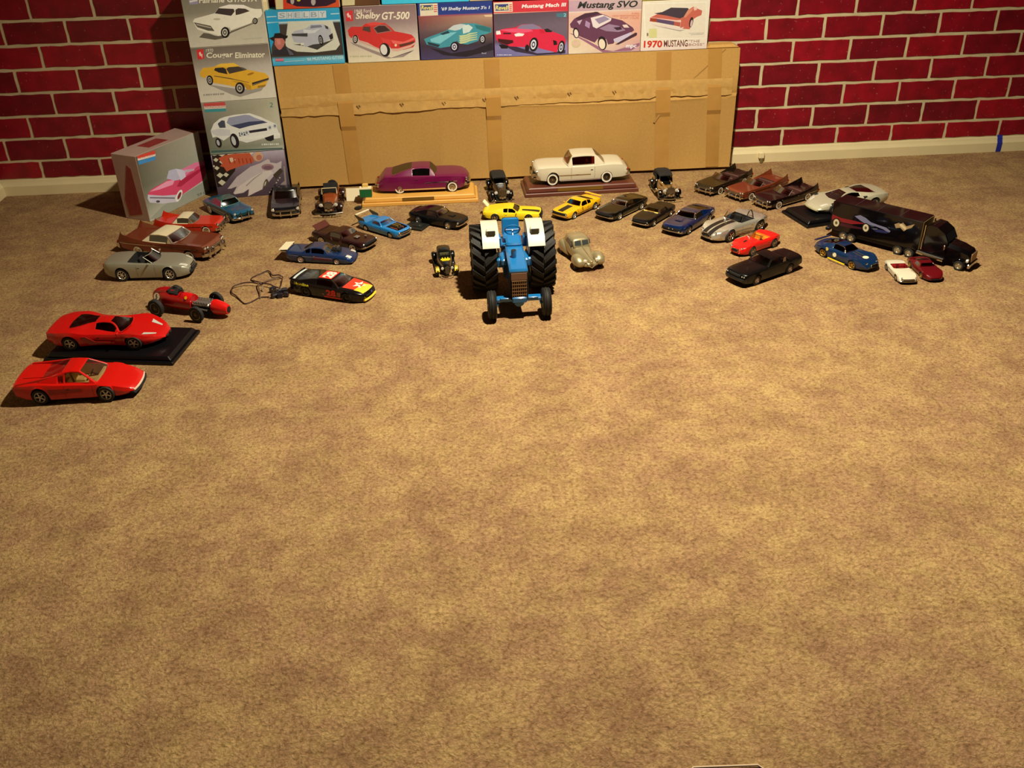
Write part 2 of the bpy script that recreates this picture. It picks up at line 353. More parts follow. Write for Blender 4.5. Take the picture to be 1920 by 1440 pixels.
def kit_box(face, depth, side, label, group=None, side2=None):
    r = empty('kit_box', tuple(face.P), face.ang, label=label, cat='box', group=group); w, h = face.w, face.h
    mb = MB(); mb.box((w/2, depth/2, h/2), (w, depth, h), bev=.0012); mb.build('lid', mat('card_%d_%d_%d' % side, side, .5, noise=(30, .12)), r, smooth=0)
    if side2:
        mb = MB(); mb.prism([(depth*.25,.02),(depth*.8,.01),(depth*.85,h*.3),(depth*.45,h*.85),(depth*.3,h*.8)], -.0006, -.0001, plane='yz'); mb.box((w*.45, depth*.5, h+.0002), (w*.3, depth*.5, .0005)); mb.build('side_print', mat('card_print_%d_%d_%d' % side2, side2, .5, noise=(60, .4)), r, smooth=0)
    return r
def xs_on(P, ang, px, py):
    f = Face(P, ang, 1, 1); return f.hit(px, py)
# ---- the long corrugated carton against the wall
CA, CB = Vector((-.5215, 2.933, 0)), Vector((.884, 2.941, 0)); CH = .381
cang = math.atan2(CB.y-CA.y, CB.x-CA.x); CW = (CB-CA).length
KRAFT = mat('kraft_card', (180,140,74), .8, noise=(160, .16), bump=(240, .25, .0006), k=1.05)
KRAFT_D = mat('kraft_card_torn', (182,144,80), .85, noise=(60, .25), bump=(90, .6, .002), k=1.05)
TAPE = mat('brown_parcel_tape', (176,132,68), .22, 0, .5, noise=(40, .1), k=1.0)
carton = empty('cardboard_carton', tuple(CA), cang, label='long brown corrugated cardboard carton with tape strips and a torn seam against the brick wall', cat='carton')
mb = MB()
rows = [(.010, .0), (.014, 0), (.226, 0), (.236, -.003), (.246, .0), (.258, -.004), (.300, 0), (CH, .0)]
V = []; nx = 40; rr_ = random.Random(5)
for i in range(nx+1):
    x = CW*i/nx
    for z, y in rows: V.append((x+(rr_.uniform(-.0015,.0015) if i in (0, nx) else 0), y+rr_.uniform(-.0009,.0009), z+(.006*math.sin(i*.16) if z > .2 and z < .3 else 0)))
k = len(rows); mb.add(V, [(i*k+j, (i+1)*k+j, (i+1)*k+j+1, i*k+j+1) for i in range(nx) for j in range(k-1)]); mb.build('front_panel', KRAFT, carton, smooth=25)
mb = MB(); mb.box((CW/2, .0285, CH/2+.005), (CW-.002, .055, CH-.012), bev=.002); mb.box((CW/2, .042, .006), (CW-.01, .026, .012)); mb.build('carton_body', KRAFT, carton, smooth=0)
# torn paper strip: ragged lower edge
Fc = Face(CA, cang, CW, CH); up = [(524,184),(650,175),(790,170),(905,166),(1030,160),(1180,153),(1374,146)]
lo = [(530,219),(600,216),(655,215),(702,211),(712,207),(722,211),(780,207),(815,205),(832,201),(905,200),(960,197),(1015,194),(1060,191),(1110,190),(1150,186),(1225,184),(1230,180),(1372,177)]
U = [Fc.hit(*p) for p in up]; Lw = [Fc.hit(*p) for p in lo]; V = []; m = 70
for i in range(m+1):
    x = U[0][0]+(U[-1][0]-U[0][0])*i/m; zu = interp(U, x); zl = interp(Lw, x, False); j = rr_.uniform(-.0012,.0012)
    V += [(x, -.0015, zu), (x, -.0042+j, zu-(zu-zl)*.3), (x, -.003, zu-(zu-zl)*.5), (x, -.0046+j, zl+(zu-zl)*.2), (x, -.0050+j, zl+j), (x, -.0012, zl+j+.001)]
mb = MB(); mb.add(V, [(i*6+j, i*6+6+j, i*6+7+j, i*6+1+j) for i in range(m) for j in range(5)]); mb.build('torn_flap', KRAFT_D, carton, smooth=25)
for px_, py_ in ((671,200),(752,196),(831,194),(907,187),(967,183),(1066,176),(1150,173)):
    mb = MB(); a, b_ = Fc.hit(px_, py_); mb.box((a, -.0052, b_), (.003, .002, .011), rot=Matrix.Rotation(-.6, 3, 'Y')); mb.box((a+.006, -.0052, b_+.003), (.002, .002, .007), rot=Matrix.Rotation(-.6, 3, 'Y')); mb.build('staple_tear', mat('torn_hole', (120,86,42), .9), carton, smooth=0)
def vtape(xa, xb, xa2, xb2, y_top, y_bot, name='tape'):
    a0, z1 = Fc.hit(xa, y_top); a1, _ = Fc.hit(xb, y_top); b0, z0 = Fc.hit(xa2, y_bot); b1, _ = Fc.hit(xb2, y_bot); z0 = max(z0, .013); z1 = min(z1, CH-.001); V = []; n_ = 26
    for i in range(n_+1):
        t = i/n_; z = z0+(z1-z0)*t; off = -.0015 if not (.195 < z < .275) else -.0062
        V += [(b0+(a0-b0)*t, off, z), (b1+(a1-b1)*t, off, z)]
    mb = MB(); mb.add(V, [(2*i, 2*i+1, 2*i+3, 2*i+2) for i in range(n_)]); mb.build(name, TAPE, carton, smooth=0)
vtape(623,652,655,682,122,345); vtape(907,936,918,944,112,340); vtape(1231,1259,1226,1252,98,325); vtape(1328,1354,1322,1346,92,318)
mb = MB(); q = [Fc.hit(*p) for p in ((1300,146),(1301,148),(1361,92),(1360,91))]; mb.prism([(a, b_) for a, b_ in q], -.0012, -.0002); mb.build('crease', mat('kraft_crease', (164,124,64), .8), carton, smooth=0)
mb = MB(); q = [Fc.hit(*p) for p in ((1224,228),(1227,230),(1256,190),(1252,189))]; mb.prism([(a, b_) for a, b_ in q], -.0042, -.0034); mb.build('crease', mat('kraft_crease'), carton, smooth=0)
mb = MB(); mb.box((CW-.055, .029, CH+.004), (.1, .053, .010), taper=.8, bev=.003); mb.build('raised_flap', KRAFT, carton, smooth=0)
# ---- left stack of four kit boxes
SP, SQ = Vector((-.741, 2.878, 0)), Vector((-.523, 2.905, 0)); sang = math.atan2(SQ.y-SP.y, SQ.x-SP.x); SW = (SQ-SP).length
Hs = [0, .1405, .2965, .4525, .6075]
def sface(i): return Face(SP+Vector((0,0,Hs[i]+.0002*i)), sang, SW, Hs[i+1]-Hs[i]-.0006)
Z1 = (340, 0, 6.0); Z5 = (200, 170, 5.3333); ZD = (390, 270, 11.077)
GRY = (150,145,132)
# bottom: racing box with checkers
f = sface(0); r = kit_box(f, .082, (70,60,66), 'kit box with checkered flag and white bubble-top car, bottom of the left stack', 'kit boxes of the left stack'); A = Art(f, ZD, 1.0)
A.bg([(0,(70,52,62),(72,54,64)),(.45,(96,78,86),(92,76,80)),(.75,(130,105,115),(140,118,125)),(1,(176,160,165),(185,168,176))])
A.p((40,28,20), 60,140,620,120,560,560,300,880,200,900,100,560)
W_ = (212,198,162)
for cx, cy, s_ in ((130,205,52),(285,205,72),(470,190,80),(665,180,85),(870,170,85),(165,330,55),(290,370,60),(185,500,55),(250,650,72),(375,640,60),(290,800,80),(120,460,30)):
    A.p(W_, cx-s_,cy, cx-s_*.1,cy-s_*.8, cx+s_,cy-s_*.1, cx+s_*.1,cy+s_*.8)
A.p((196,86,52), 210,290,370,230,560,200,760,190,860,180,940,290,960,370,760,430,560,500,450,540,390,575,330,480,250,460,300,400)
A.e((210,160,120), 1040,260,100,100); A.e((186,110,84), 1060,280,60,60); A.p((225,190,150), 440,290,500,280,580,330,520,360,490,385,450,340)
for x in (420,520,620,700,780,860): A.p((160,58,34), x,300,x+22,290,x+50,400,x+30,410)
A.p((196,176,168), 405,930,600,680,880,470,1100,390,1240,310,1280,330,1290,380,1420,400,1530,350,1520,500,1400,620,1260,790,1240,740,1160,840,1130,940,980,1010,830,1085,850,930,740,1010,560,1045,525,1020,600,880,480,925)
A.p((214,196,180), 540,1030,640,880,900,700,1120,580,1300,540,1350,600,1240,700,1140,820,1120,930,850,1070,860,930,700,1010)
A.p((170,146,140), 780,860,960,700,1140,580,1130,600,960,730,800,880); A.e((150,112,112), 1240,480,130,68); A.e((120,86,92), 1245,490,90,40); A.e((90,80,60), 1195,810,34,90,.3); A.e((200,190,150), 1190,820,14,50,.3)
A.p((70,56,40), 1350,640,1500,500,1560,560,1420,720)
for i in range(7): A.e((205,180,150), 1490-i*34,700+i*50,14,14)
A.p((150,130,120), 1560,460,1600,460,1640,900,1450,930,1520,820,1590,760)
A.build('printed_front', r)
# white coupe box
f = sface(1); r = kit_box(f, .082, (170,165,150), 'kit box with white coupe and black bonnet, second from bottom of the left stack', 'kit boxes of the left stack'); A = Art(f, Z5, 1.0)
A.bg([(0,(120,128,105),(190,186,165)),(.12,(112,112,90),(150,148,125)),(.45,(118,114,94),(196,188,160)),(1,(142,136,120),(178,170,140))])
A.p((66,92,84), 1045,600,1760,570,1760,590,1045,622)
A.p((196,74,66), 965,112,1180,104,1190,150,972,160); A.p((214,200,176), 972,158,1190,148,1192,176,978,186); A.p((58,140,140), 978,186,1192,176,1194,206,984,216); A.t('MONOGRAM', (200,80,70), 985,178,198,20,-.04)
A.t('2', (50,110,96), 1630,165,34,46); A.p((228,222,204), 1040,400,1070,330,1130,280,1180,262,1280,240,1430,225,1540,262,1620,300,1690,330,1705,380,1740,470,1690,480,1600,470,1400,520,1330,500,1290,520,1240,450,1170,500,1100,460,1060,470)
A.p((150,150,166), 1200,320,1220,270,1380,240,1430,245,1480,270,1580,305,1330,345,1240,350); A.p((60,66,92), 1240,350,1420,310,1560,300,1610,318,1440,350,1330,380); A.p((70,72,84), 1110,330,1150,296,1180,300,1190,370,1130,372)
A.p((205,200,190), 1040,400,1120,380,1230,390,1240,450,1100,452,1060,430); A.p((36,36,50), 1420,400,1600,372,1606,398,1430,424); A.p((26,26,30), 1320,420,1420,405,1420,440,1330,458)
for cx, cy in ((1352,432),(1400,420),(1632,368),(1682,352)): A.e((205,205,200), cx, cy, 22, 25); A.e((120,120,118), cx, cy, 11, 13)
A.p((232,226,206), 1330,470,1730,420,1738,450,1340,505); A.e((22,20,24), 1280,500,42,76,-.3); A.e((190,188,180), 1270,500,20,48,-.3); A.e((22,20,24), 1120,520,30,50,-.3); A.e((180,178,170), 1115,520,14,30,-.3)
A.p((26,24,28), 1580,470,1670,440,1672,490,1640,505,1600,496); A.dashes((220,214,196), 1550,546,178,16,-.03)
A.build('printed_front', r)
# yellow coupe box
f = sface(2); r = kit_box(f, .082, (190,185,170), 'kit box with a yellow coupe picture, third up in the left stack', 'kit boxes of the left stack'); A = Art(f, Z1, 1.12)
A.bg([(0,(205,195,170),(205,195,172)),(.35,(196,184,160),(198,186,164)),(.62,(160,148,130),(176,164,146)),(.82,(128,116,100),(128,114,98)),(1,(112,100,86),(108,96,84))])
A.p((206,44,44), 170,560,245,550,260,660,186,672); A.p((225,190,170), 196,596,214,580,226,610,238,604,236,656,220,626,208,632)
A.t('1970', (220,208,180), 278,588,80,38,-.04); A.t('Cougar', (228,216,182), 282,672,300,80,-.04,bold=.02); A.t('Eliminator', (226,214,180), 606,656,335,66,-.035,bold=.02)
A.p((150,140,126), 300,950,700,1010,960,930,900,1020,660,1090,560,1060)
Y = (214,160,44)
A.p(Y, 205,820,240,765,370,750,440,716,590,708,660,745,720,778,830,800,940,822,985,860,975,900,950,960,880,990,780,1010,740,1010,700,950,640,930,600,975,480,950,350,930,340,870,290,850,270,880,215,860)
A.p((228,178,60), 380,742,440,716,590,708,650,740,520,756); A.p((40,34,30), 368,790,380,765,470,758,500,775,520,835,420,815); A.p((62,54,46), 505,775,530,756,640,748,715,790,540,830)
A.p((90,80,70), 640,748,700,760,740,782,715,792); A.p((186,134,34), 560,905,700,925,780,960,790,1010,740,1005,690,945,620,930); A.p((90,70,40), 370,850,560,880,600,890,760,925,760,930,590,896,370,858)
A.p((44,38,32), 795,930,985,875,980,900,800,965); A.p((120,104,70), 800,950,985,890,985,896,800,962); A.p((150,110,30), 860,965,955,950,940,975,860,988); A.e((160,110,30), 780,830,40,12,-.3)
A.wheel(322,902,36,56,(170,160,140),-.2); A.wheel(660,990,54,66,(175,165,145),-.2)
A.dashes((150,140,124), 250,1075,240,16,-.06)
A.build('printed_front', r)
# white fastback box, top cut by the frame
f = sface(3); r = kit_box(f, .082, (205,198,178), 'kit box with a white hardtop picture, highest of the left stack', 'kit boxes of the left stack'); A = Art(f, Z1, 1.12)
A.bg([(0,(200,190,166),(188,178,152)),(.4,(180,170,146),(176,166,142)),(.6,(136,128,108),(140,130,110)),(1,(120,112,94),(118,108,92))])
A.p((150,140,160), 80,-40,180,-48,186,45,92,50); A.p((215,205,190), 90,10,180,-10,182,10,95,30)
A.t('Fairlane GT/GTA', (226,214,182), 200,36,650,62,-.03,bold=.02)
A.p((96,88,74), 200,420,250,370,500,400,560,350,800,260,840,240,820,262,560,370,480,430,380,448)
A.p((226,216,190), 130,240,150,210,370,150,430,80,540,50,700,55,780,90,830,100,900,100,912,150,890,190,840,215,820,200,780,260,555,340,545,310,480,300,450,400,420,405,380,400,180,330)
A.p((60,50,48), 375,150,420,92,590,100,600,130,560,178); A.p((66,54,46), 612,170,608,110,640,92,720,98,770,125,660,160); A.p((238,230,206), 430,80,540,50,700,55,770,88,620,90)
A.p((92,84,70), 140,250,330,290,375,350,300,345,180,305); A.p((170,160,136), 160,265,330,305,340,320,180,285); A.p((205,195,170), 180,330,400,390,400,402,200,345); A.e((190,178,150), 400,215,40,12)
A.wheel(494,365,50,62,(190,182,160)); A.wheel(830,235,30,36,(160,150,130)); A.dashes((180,172,150), 690,445,230,14,-.08)
A.build('printed_front', r)
# pink convertible box standing at an angle
P = Vector((-.908, 2.708, 0)); pang = math.atan2(.271, .142); f = Face(P, pang, .272, .196); r = kit_box(f, .092, (176,150,140), 'kit box with a pink finned convertible, standing angled on the carpet left of the stack', None, (140,50,48))
A = Art(f, Z5, 1.1)
A.bg([(0,(176,172,150),(200,192,170)),(.3,(130,126,104),(196,190,166)),(.55,(98,94,74),(170,164,140)),(1,(92,86,68),(176,166,142))])
A.p((206,66,48), 302,640,482,596,486,632,308,680); A.p((224,212,192), 308,680,486,632,487,652,312,700); A.p((60,130,180), 314,704,487,654,488,690,322,742); A.t('MONOGRAM', (200,80,64), 322,690,158,18,-.27)
A.t('2', (60,60,56), 975,505,28,46,-.2)
A.p((150,148,130), 420,1290,560,1150,760,1040,1060,860,1110,820,1110,980,500,1280)
A.p((214,70,100), 408,1040,440,990,600,900,730,800,880,740,1030,670,1052,720,1054,790,960,900,770,1030,700,1090,640,1060,420,1080)
A.p((228,120,150), 720,800,880,720,1030,676,1040,710,900,760,780,860,720,880); A.p((236,150,170), 430,1010,600,905,680,890,660,940,520,990); A.p((180,40,66), 730,900,1050,720,1052,740,740,960,700,960)
A.p((186,176,190), 598,880,620,800,690,780,760,790,780,800,770,880,680,900); A.p((210,196,205), 690,780,780,800,790,860,740,900); A.p((205,170,176), 780,790,880,780,870,800,780,820)
A.p((196,186,190), 410,1040,560,1050,700,1040,720,1110,640,1120,560,1130,430,1120,408,1080); A.p((110,96,104), 430,1064,680,1068,680,1080,430,1076); A.e((228,224,214), 722,1050,26,64,.4); A.e((120,40,50), 725,1050,14,40,.4); A.e((70,66,70), 512,1108,20,12)
A.t("'59 Cadillac", (70,64,60), 900,1062,200,26,-.42)
A.build('printed_front', r)
# ---- row of kit boxes standing on the big carton
def tface(bl, br, htop, z0=CH+.0005):
    a0, _ = Fc.hit(*bl); a1, _ = Fc.hit(*br); _, zt = Fc.hit(*htop); P = CA+Fc.u*a0+Vector((0, 0, z0)); P += Fc.u*.0006; return Face(P-Fc.n*.0015, cang, a1-a0-.0014, zt-z0)
Z2 = (640, 0, 6.0); Z3 = (900, 0, 6.0); Z4 = (1100, 0, 6.0); GRP = 'kit boxes standing on the big carton'
f = tface((511,122),(647,115),(570,17)); r = kit_box(f, .053, (60,150,175), 'teal kit box with a white coupe and a man in a black hat', GRP); A = Art(f, Z1, 1.0)
T_ = (40,150,190)
A.bg([(0,T_,(60,160,190)),(.12,(90,175,195),(120,190,205)),(.17,(60,50,44),(60,52,46)),(.74,(70,60,52),(56,50,48)),(.78,(190,215,215),(190,215,215)),(.80,T_,T_),(1,(40,148,184),(50,155,190))])
A.p((70,160,190), 968,262,1095,250,1110,370,1010,440,1000,620)
A.p((30,150,188), 960,265,1090,258,1100,380,1060,400,1000,560,985,440)
x = 1085
for ch, wd in (('S',96),('H',70),('E',96),('L',80),('B',96),('Y',84)):
    A.p((205,205,198), x,136-.03*(x-1085),x+wd,133-.03*(x-1085),x+wd+4,212-.03*(x-1085),x+4,216-.03*(x-1085)); A.t(ch, (150,160,165), x+14,204-.03*(x-1085),wd-26,58,-.03,bold=.02); x += wd+4
A.p((190,215,215), 960,186,1070,180,1070,190,960,196); A.p((190,215,215), 1680,152,1790,146,1790,156,1680,162)
A.p((205,200,176), 1200,240,1700,235,1785,500,1740,560,1500,590,1300,580,1180,530,1170,480)
A.p((60,58,54), 1260,500,1400,520,1530,560,1720,440,1600,480)
A.p((176,174,176), 1235,390,1270,350,1400,320,1470,270,1580,268,1640,290,1680,320,1690,430,1620,470,1560,490,1480,500,1400,530,1340,490,1270,470,1250,430); A.p((205,203,198), 1370,330,1480,340,1560,320,1500,370,1380,380); A.p((190,190,196), 1470,270,1580,268,1600,310,1450,330); A.p((60,62,60), 1240,380,1420,372,1420,412,1250,405)
A.p((120,122,130), 1460,285,1570,280,1590,305,1450,322); A.p((64,60,56), 1610,280,1650,300,1655,330,1625,320); A.wheel(1570,450,26,60,(150,146,140),-.2); A.p((40,38,36), 1660,400,1700,370,1710,430,1680,450); A.p((214,208,180), 1340,485,1380,480,1382,505,1345,510)
A.p((30,22,22), 985,430,1040,410,1050,375,1110,370,1150,395,1200,400,1190,430,1100,440,1050,470); A.p((190,110,96), 1050,430,1140,430,1170,470,1150,520,1110,570,1075,540,1050,500); A.p((206,130,112), 1070,440,1110,436,1120,500,1080,500)
A.p((44,42,48), 1020,620,1040,560,1110,560,1180,520,1250,580,1280,620); A.p((90,88,96), 1180,530,1250,590,1270,618,1220,618)
A.p((205,80,100), 1058,660,1150,656,1152,686,1062,690); A.t('MONOGRAM', (235,200,200), 1062,680,84,14,-.03); A.t("'66 MUSTANG GT350", (196,222,222), 1410,686,408,40,-.06,bold=.015); A.p((196,222,222), 1160,690,1380,678,1380,683,1160,695)
A.build('printed_front', r)
f = tface((652.5,115),(787.5,109.5),(710,10.3)); r = kit_box(f, .053, (190,175,160), 'kit box with a red fastback on pale ground, second from left on the carton', GRP); A = Art(f, Z2, 1.0)
A.bg([(0,(222,206,168),(218,200,170)),(.4,(190,168,150),(196,176,160)),(.7,(140,112,106),(150,124,118)),(1,(128,98,96),(132,104,100))])
A.p((206,50,52), 46,130,128,112,134,235,54,242); A.p((225,190,180), 60,160,78,140,92,175,104,168,110,222,90,190,76,200)
A.t('1968 Ford', (222,200,176), 150,150,186,44,-.04,bold=.01); A.t('Shelby', (228,210,178), 162,235,280,92,-.03,.15,.025); A.t('GT-500', (230,214,182), 455,222,312,86,-.02,.15,.025)
A.p((150,130,120), 100,470,430,590,560,650,780,590,820,560,700,640,520,660,360,600,130,500)
R_ = (200,48,44)
A.p(R_, 72,340,110,300,230,300,270,265,370,248,490,258,560,310,600,352,700,370,790,390,830,430,835,480,810,530,700,560,600,560,560,545,520,500,470,490,440,560,300,480,200,450,180,400,140,400,115,430,85,400)
A.p((216,70,60), 270,265,370,248,490,258,420,280,330,290); A.p((84,56,48), 235,340,250,300,325,300,330,365); A.p((150,96,88), 355,310,420,278,500,275,580,350,400,380); A.p((60,40,38), 370,320,420,290,490,290,550,345,410,368)
A.p((224,96,84), 560,450,700,470,820,420,830,440,700,500,580,490); A.p((90,50,40), 650,500,820,462,826,484,660,530); A.p((214,160,140), 560,545,640,545,780,505,835,470,835,490,780,530,640,575,580,572); A.e((240,190,150), 612,508,14,16)
A.p((214,150,130), 200,450,300,490,440,550,440,560,300,505,195,462); A.p((210,60,54), 440,420,560,450,560,540,520,490,470,480)
A.wheel(158,440,30,48,(196,186,170)); A.e((26,22,22), 490,560,58,78,-.25); A.e((214,206,190), 478,558,38,60,-.2); A.dashes((186,180,136), 100,640,250,14,-.02)
A.build('printed_front', r)
f = tface((788.8,109.7),(926.7,106.7),(850,4.6)); r = kit_box(f, .053, (40,60,120), "kit box with a teal flamed coupe and dark blue top band", GRP); A = Art(f, Z2, .95)
A.bg([(0,(70,60,96),(70,62,78)),(.25,(60,46,60),(56,46,56)),(.5,(96,72,76),(120,90,80)),(.76,(140,70,66),(176,136,110)),(.78,(160,70,80),(150,90,100)),(.80,(36,58,126),(36,58,126)),(1,(30,50,116),(34,54,120))])
A.p((222,204,170), 880,42,1082,36,1088,172,888,182); A.p((60,66,110), 890,60,1030,55,1034,110,896,118); A.t('Revell', (236,218,120), 900,108,130,44,0,.1,.02)
for i in range(4): A.p((206,60,60), 1040,60+i*22,1076,58+i*22,1078,68+i*22,1041,70+i*22)
A.t("'69 Shelby Mustang 3'n 1", (228,222,214), 1125,130,546,48,-.035,.15,.02); A.p((214,180,140), 1600,168,1700,163,1702,188,1620,190)
A.p((34,28,38), 1000,540,1100,560,1240,600,1480,560,1700,480,1710,560,1400,640,1150,620)
A.p((64,140,150), 930,440,1000,410,1180,345,1260,290,1360,262,1500,262,1600,290,1680,310,1690,360,1640,380,1560,400,1540,460,1420,500,1330,490,1300,460,1260,480,1240,520,1110,540,1040,520,960,500)
A.p((120,186,190), 1000,440,1180,370,1300,360,1200,430,1110,490,1010,470); A.p((190,196,190), 1200,330,1260,285,1340,268,1400,275,1340,330,1280,345); A.p((200,210,196), 1360,290,1430,275,1480,310,1440,360,1370,380); A.p((40,110,112), 1500,280,1600,290,1680,315,1680,360,1600,350,1520,320)
for i in range(4): A.p((190,196,140), 1320,400+i*24,1400,390+i*24,1440,372+i*24,1530,362+i*24,1530,370+i*24,1450,388+i*24,1400,410+i*24,1340,420+i*24)
A.p((36,50,60), 970,470,1110,505,1090,530,980,500); A.p((30,60,66), 1110,380,1200,345,1220,370,1140,392); A.wheel(1275,525,48,56,(206,200,214)); A.wheel(1590,440,34,50,(196,192,200)); A.t('Revell', (200,196,210), 1580,606,50,16,0,.1)
A.build('printed_front', r)
f = tface((927.5,106.7),(1065.3,101.7),(990,2.2)); r = kit_box(f, .053, (190,50,56), 'kit box with a red roadster picture and red top band', GRP); A = Art(f, Z3, .95)
A.bg([(0,(110,104,150),(140,130,170)),(.2,(120,112,150),(130,120,160)),(.28,(90,76,96),(104,88,100)),(.55,(96,80,90),(110,92,104)),(.79,(84,70,78),(92,76,88)),(.80,(222,204,170),(200,50,60)),(.81,(205,50,62),(200,50,60)),(1,(206,50,62),(205,52,62))])
A.p((222,204,170), 152,28,365,22,368,130,158,136); A.p((52,60,116), 168,50,318,45,322,118,172,122); A.t('Revell', (236,218,110), 176,112,140,50,0,.1,.02)
for i in range(4): A.p((206,60,60), 328,50+i*20,358,48+i*20,359,58+i*20,329,60+i*20)
A.t('Mustang Mach III', (236,226,214), 468,104,502,54,-.04,.15,.03); A.p((70,110,120), 860,150,975,145,975,190,862,195); A.t('2', (150,210,210), 940,186,30,36)
A.p((50,40,60), 200,480,330,500,520,560,640,600,820,590,960,560,960,600,640,620,400,580)
A.p((214,36,66), 172,380,185,350,260,325,400,305,470,275,590,268,680,300,700,330,740,330,860,370,940,400,962,440,960,500,940,480,900,500,860,590,800,575,660,540,640,480,600,420,560,460,555,530,400,525,330,520,200,470,180,440)
A.p((228,80,110), 220,335,380,320,560,320,600,350,480,370,330,360); A.p((130,116,140), 410,320,460,280,590,268,670,300,700,325,560,330); A.p((40,26,30), 720,330,760,320,815,350,800,362,740,362); A.p((196,30,50), 670,330,720,340,730,372,680,372)
A.p((250,226,214), 180,350,225,345,235,385,185,390); A.p((252,226,214), 385,385,430,370,500,380,480,405,400,410); A.p((60,16,24), 200,435,370,452,375,480,300,505,205,470); A.p((60,16,24), 260,368,345,368,350,384,265,384); A.p((20,14,20), 210,500,320,510,310,545,240,545)
A.p((30,14,20), 820,450,860,460,870,500,830,510); A.wheel(605,500,50,80,(216,214,220),.15); A.wheel(915,530,38,76,(196,190,200),.15); A.e((24,18,24), 530,540,24,40); A.dashes((205,200,220), 190,622,170,9)
A.build('printed_front', r)
f = tface((1065.3,101.7),(1200.3,96.5),(1130,-1.5)); r = kit_box(f, .053, (196,160,150), 'kit box with a dark purple coupe on pink ground', GRP); A = Art(f, Z3, .95)
A.bg([(0,(225,205,170),(196,150,150)),(.3,(222,190,160),(216,160,140)),(.7,(214,170,150),(222,160,130)),(.775,(220,180,160),(220,176,150)),(.78,(226,206,190),(226,206,190)),(.80,(186,146,156),(190,160,150)),(1,(192,152,160),(196,170,160))])
A.t('Mustang SVO', (40,44,40), 1095,118,680,100,-.02,.3,.03); A.t('FORD', (176,84,60), 1710,162,80,20); A.t('HIGH PERFORMANCE', (176,84,60), 1490,190,300,20,-.01); A.t('SPORT COUPE', (176,84,60), 1575,214,212,20)
A.p((150,96,116), 1000,370,1040,380,1200,450,1400,560,1500,575,1795,480,1795,510,1700,570,1380,590,1150,450)
M_ = (100,56,78)
A.p(M_, 1012,270,1060,210,1180,170,1300,130,1350,150,1400,165,1480,200,1600,230,1720,310,1735,340,1680,380,1540,430,1500,490,1440,500,1420,440,1360,420,1320,440,1290,480,1150,420,1100,400,1080,330,1020,310)
A.p((70,40,56), 1070,205,1180,150,1320,132,1350,150,1230,190,1120,230); A.p((222,205,196), 1245,200,1380,165,1480,205,1470,235,1310,320,1270,300); A.p((150,130,150), 1290,215,1400,180,1460,215,1340,270); A.p((190,160,176), 1090,240,1150,220,1120,280); A.p((166,130,160), 1190,230,1240,260,1230,320,1180,290)
A.p((150,120,140), 1340,320,1450,270,1560,290,1640,340,1560,360,1420,350); A.p((60,34,50), 1500,310,1580,300,1600,330,1540,340); A.p((225,196,180), 1600,280,1650,275,1680,310,1620,310); A.p((196,180,196), 1500,440,1700,360,1710,385,1560,480,1510,470); A.p((70,40,52), 1620,440,1750,365,1770,375,1760,400,1560,500,1520,500)
A.e((30,20,26), 1080,370,34,60,-.15); A.e((225,205,180), 1082,375,24,46,-.15); A.e((30,20,26), 1375,485,50,78,-.15); A.e((228,206,176), 1372,495,36,58,-.15)
A.e((200,186,130), 1080,490,52,44); A.e((214,176,150), 1080,490,42,34); A.t('mpc', (235,225,235), 1640,550,120,44,-.02,.1,.03)
A.build('printed_front', r)
f = tface((1200.5,95),(1325.8,90.6),(1262,.6)); r = kit_box(f, .053, (222,208,180), 'cream kit box with large red 1970, at the right end of the row', GRP); A = Art(f, Z4, .98)
A.bg([(0,(226,200,186),(226,200,180)),(.2,(226,210,184),(226,210,184)),(1,(222,206,176),(224,210,184))])
A.p((232,220,198), 640,40,1350,20,1340,430,660,440); A.p((222,206,180), 648,46,1342,28,1334,424,666,432)
A.p((150,140,120), 720,280,1050,340,1120,330,1050,352,900,320)
A.p((190,96,76), 706,240,720,195,790,160,900,140,1090,190,1140,110,1200,75,1300,120,1290,170,1240,190,1180,230,1160,330,1050,320,1060,225)
A.p((66,54,62), 760,150,850,135,950,85,1140,90,1150,110,1090,190,1050,208,900,175,800,160); A.p((226,176,160), 715,195,1060,232,1065,245,712,210); A.p((150,60,40), 712,200,790,208,790,250,715,240); A.p((176,84,70), 980,240,1055,250,1050,300,980,285); A.p((90,70,96), 790,210,985,240,980,285,790,250); A.p((220,196,180), 720,262,1030,310,1060,312,1100,300,1050,342,960,325,760,282)
A.p((206,130,100), 1090,190,1140,110,1200,90,1180,130,1110,200); A.e((60,30,36), 1175,250,22,60,.2); A.e((200,170,160), 1178,262,12,40,.2); A.p((225,180,160), 1200,85,1240,75,1240,110,1210,120)
A.p((206,196,130), 700,325,790,320,790,420,702,425); A.t('1', (120,110,80), 676,405,18,34)
A.t('1970', (200,50,34), 640,538,210,80,-.02,.05,.035); A.t('MUSTANG', (110,56,48), 868,528,268,76,-.02,.0,.02); A.t('"THE', (150,96,84), 1145,478,130,28,-.02,.1); A.t('BOSS"', (150,96,84), 1145,516,178,28,-.02,.1)
A.p((190,176,160), 1150,372,1320,366,1320,372,1150,378); A.p((190,176,160), 1170,386,1310,380,1310,386,1170,392)
A.build('printed_front', r)
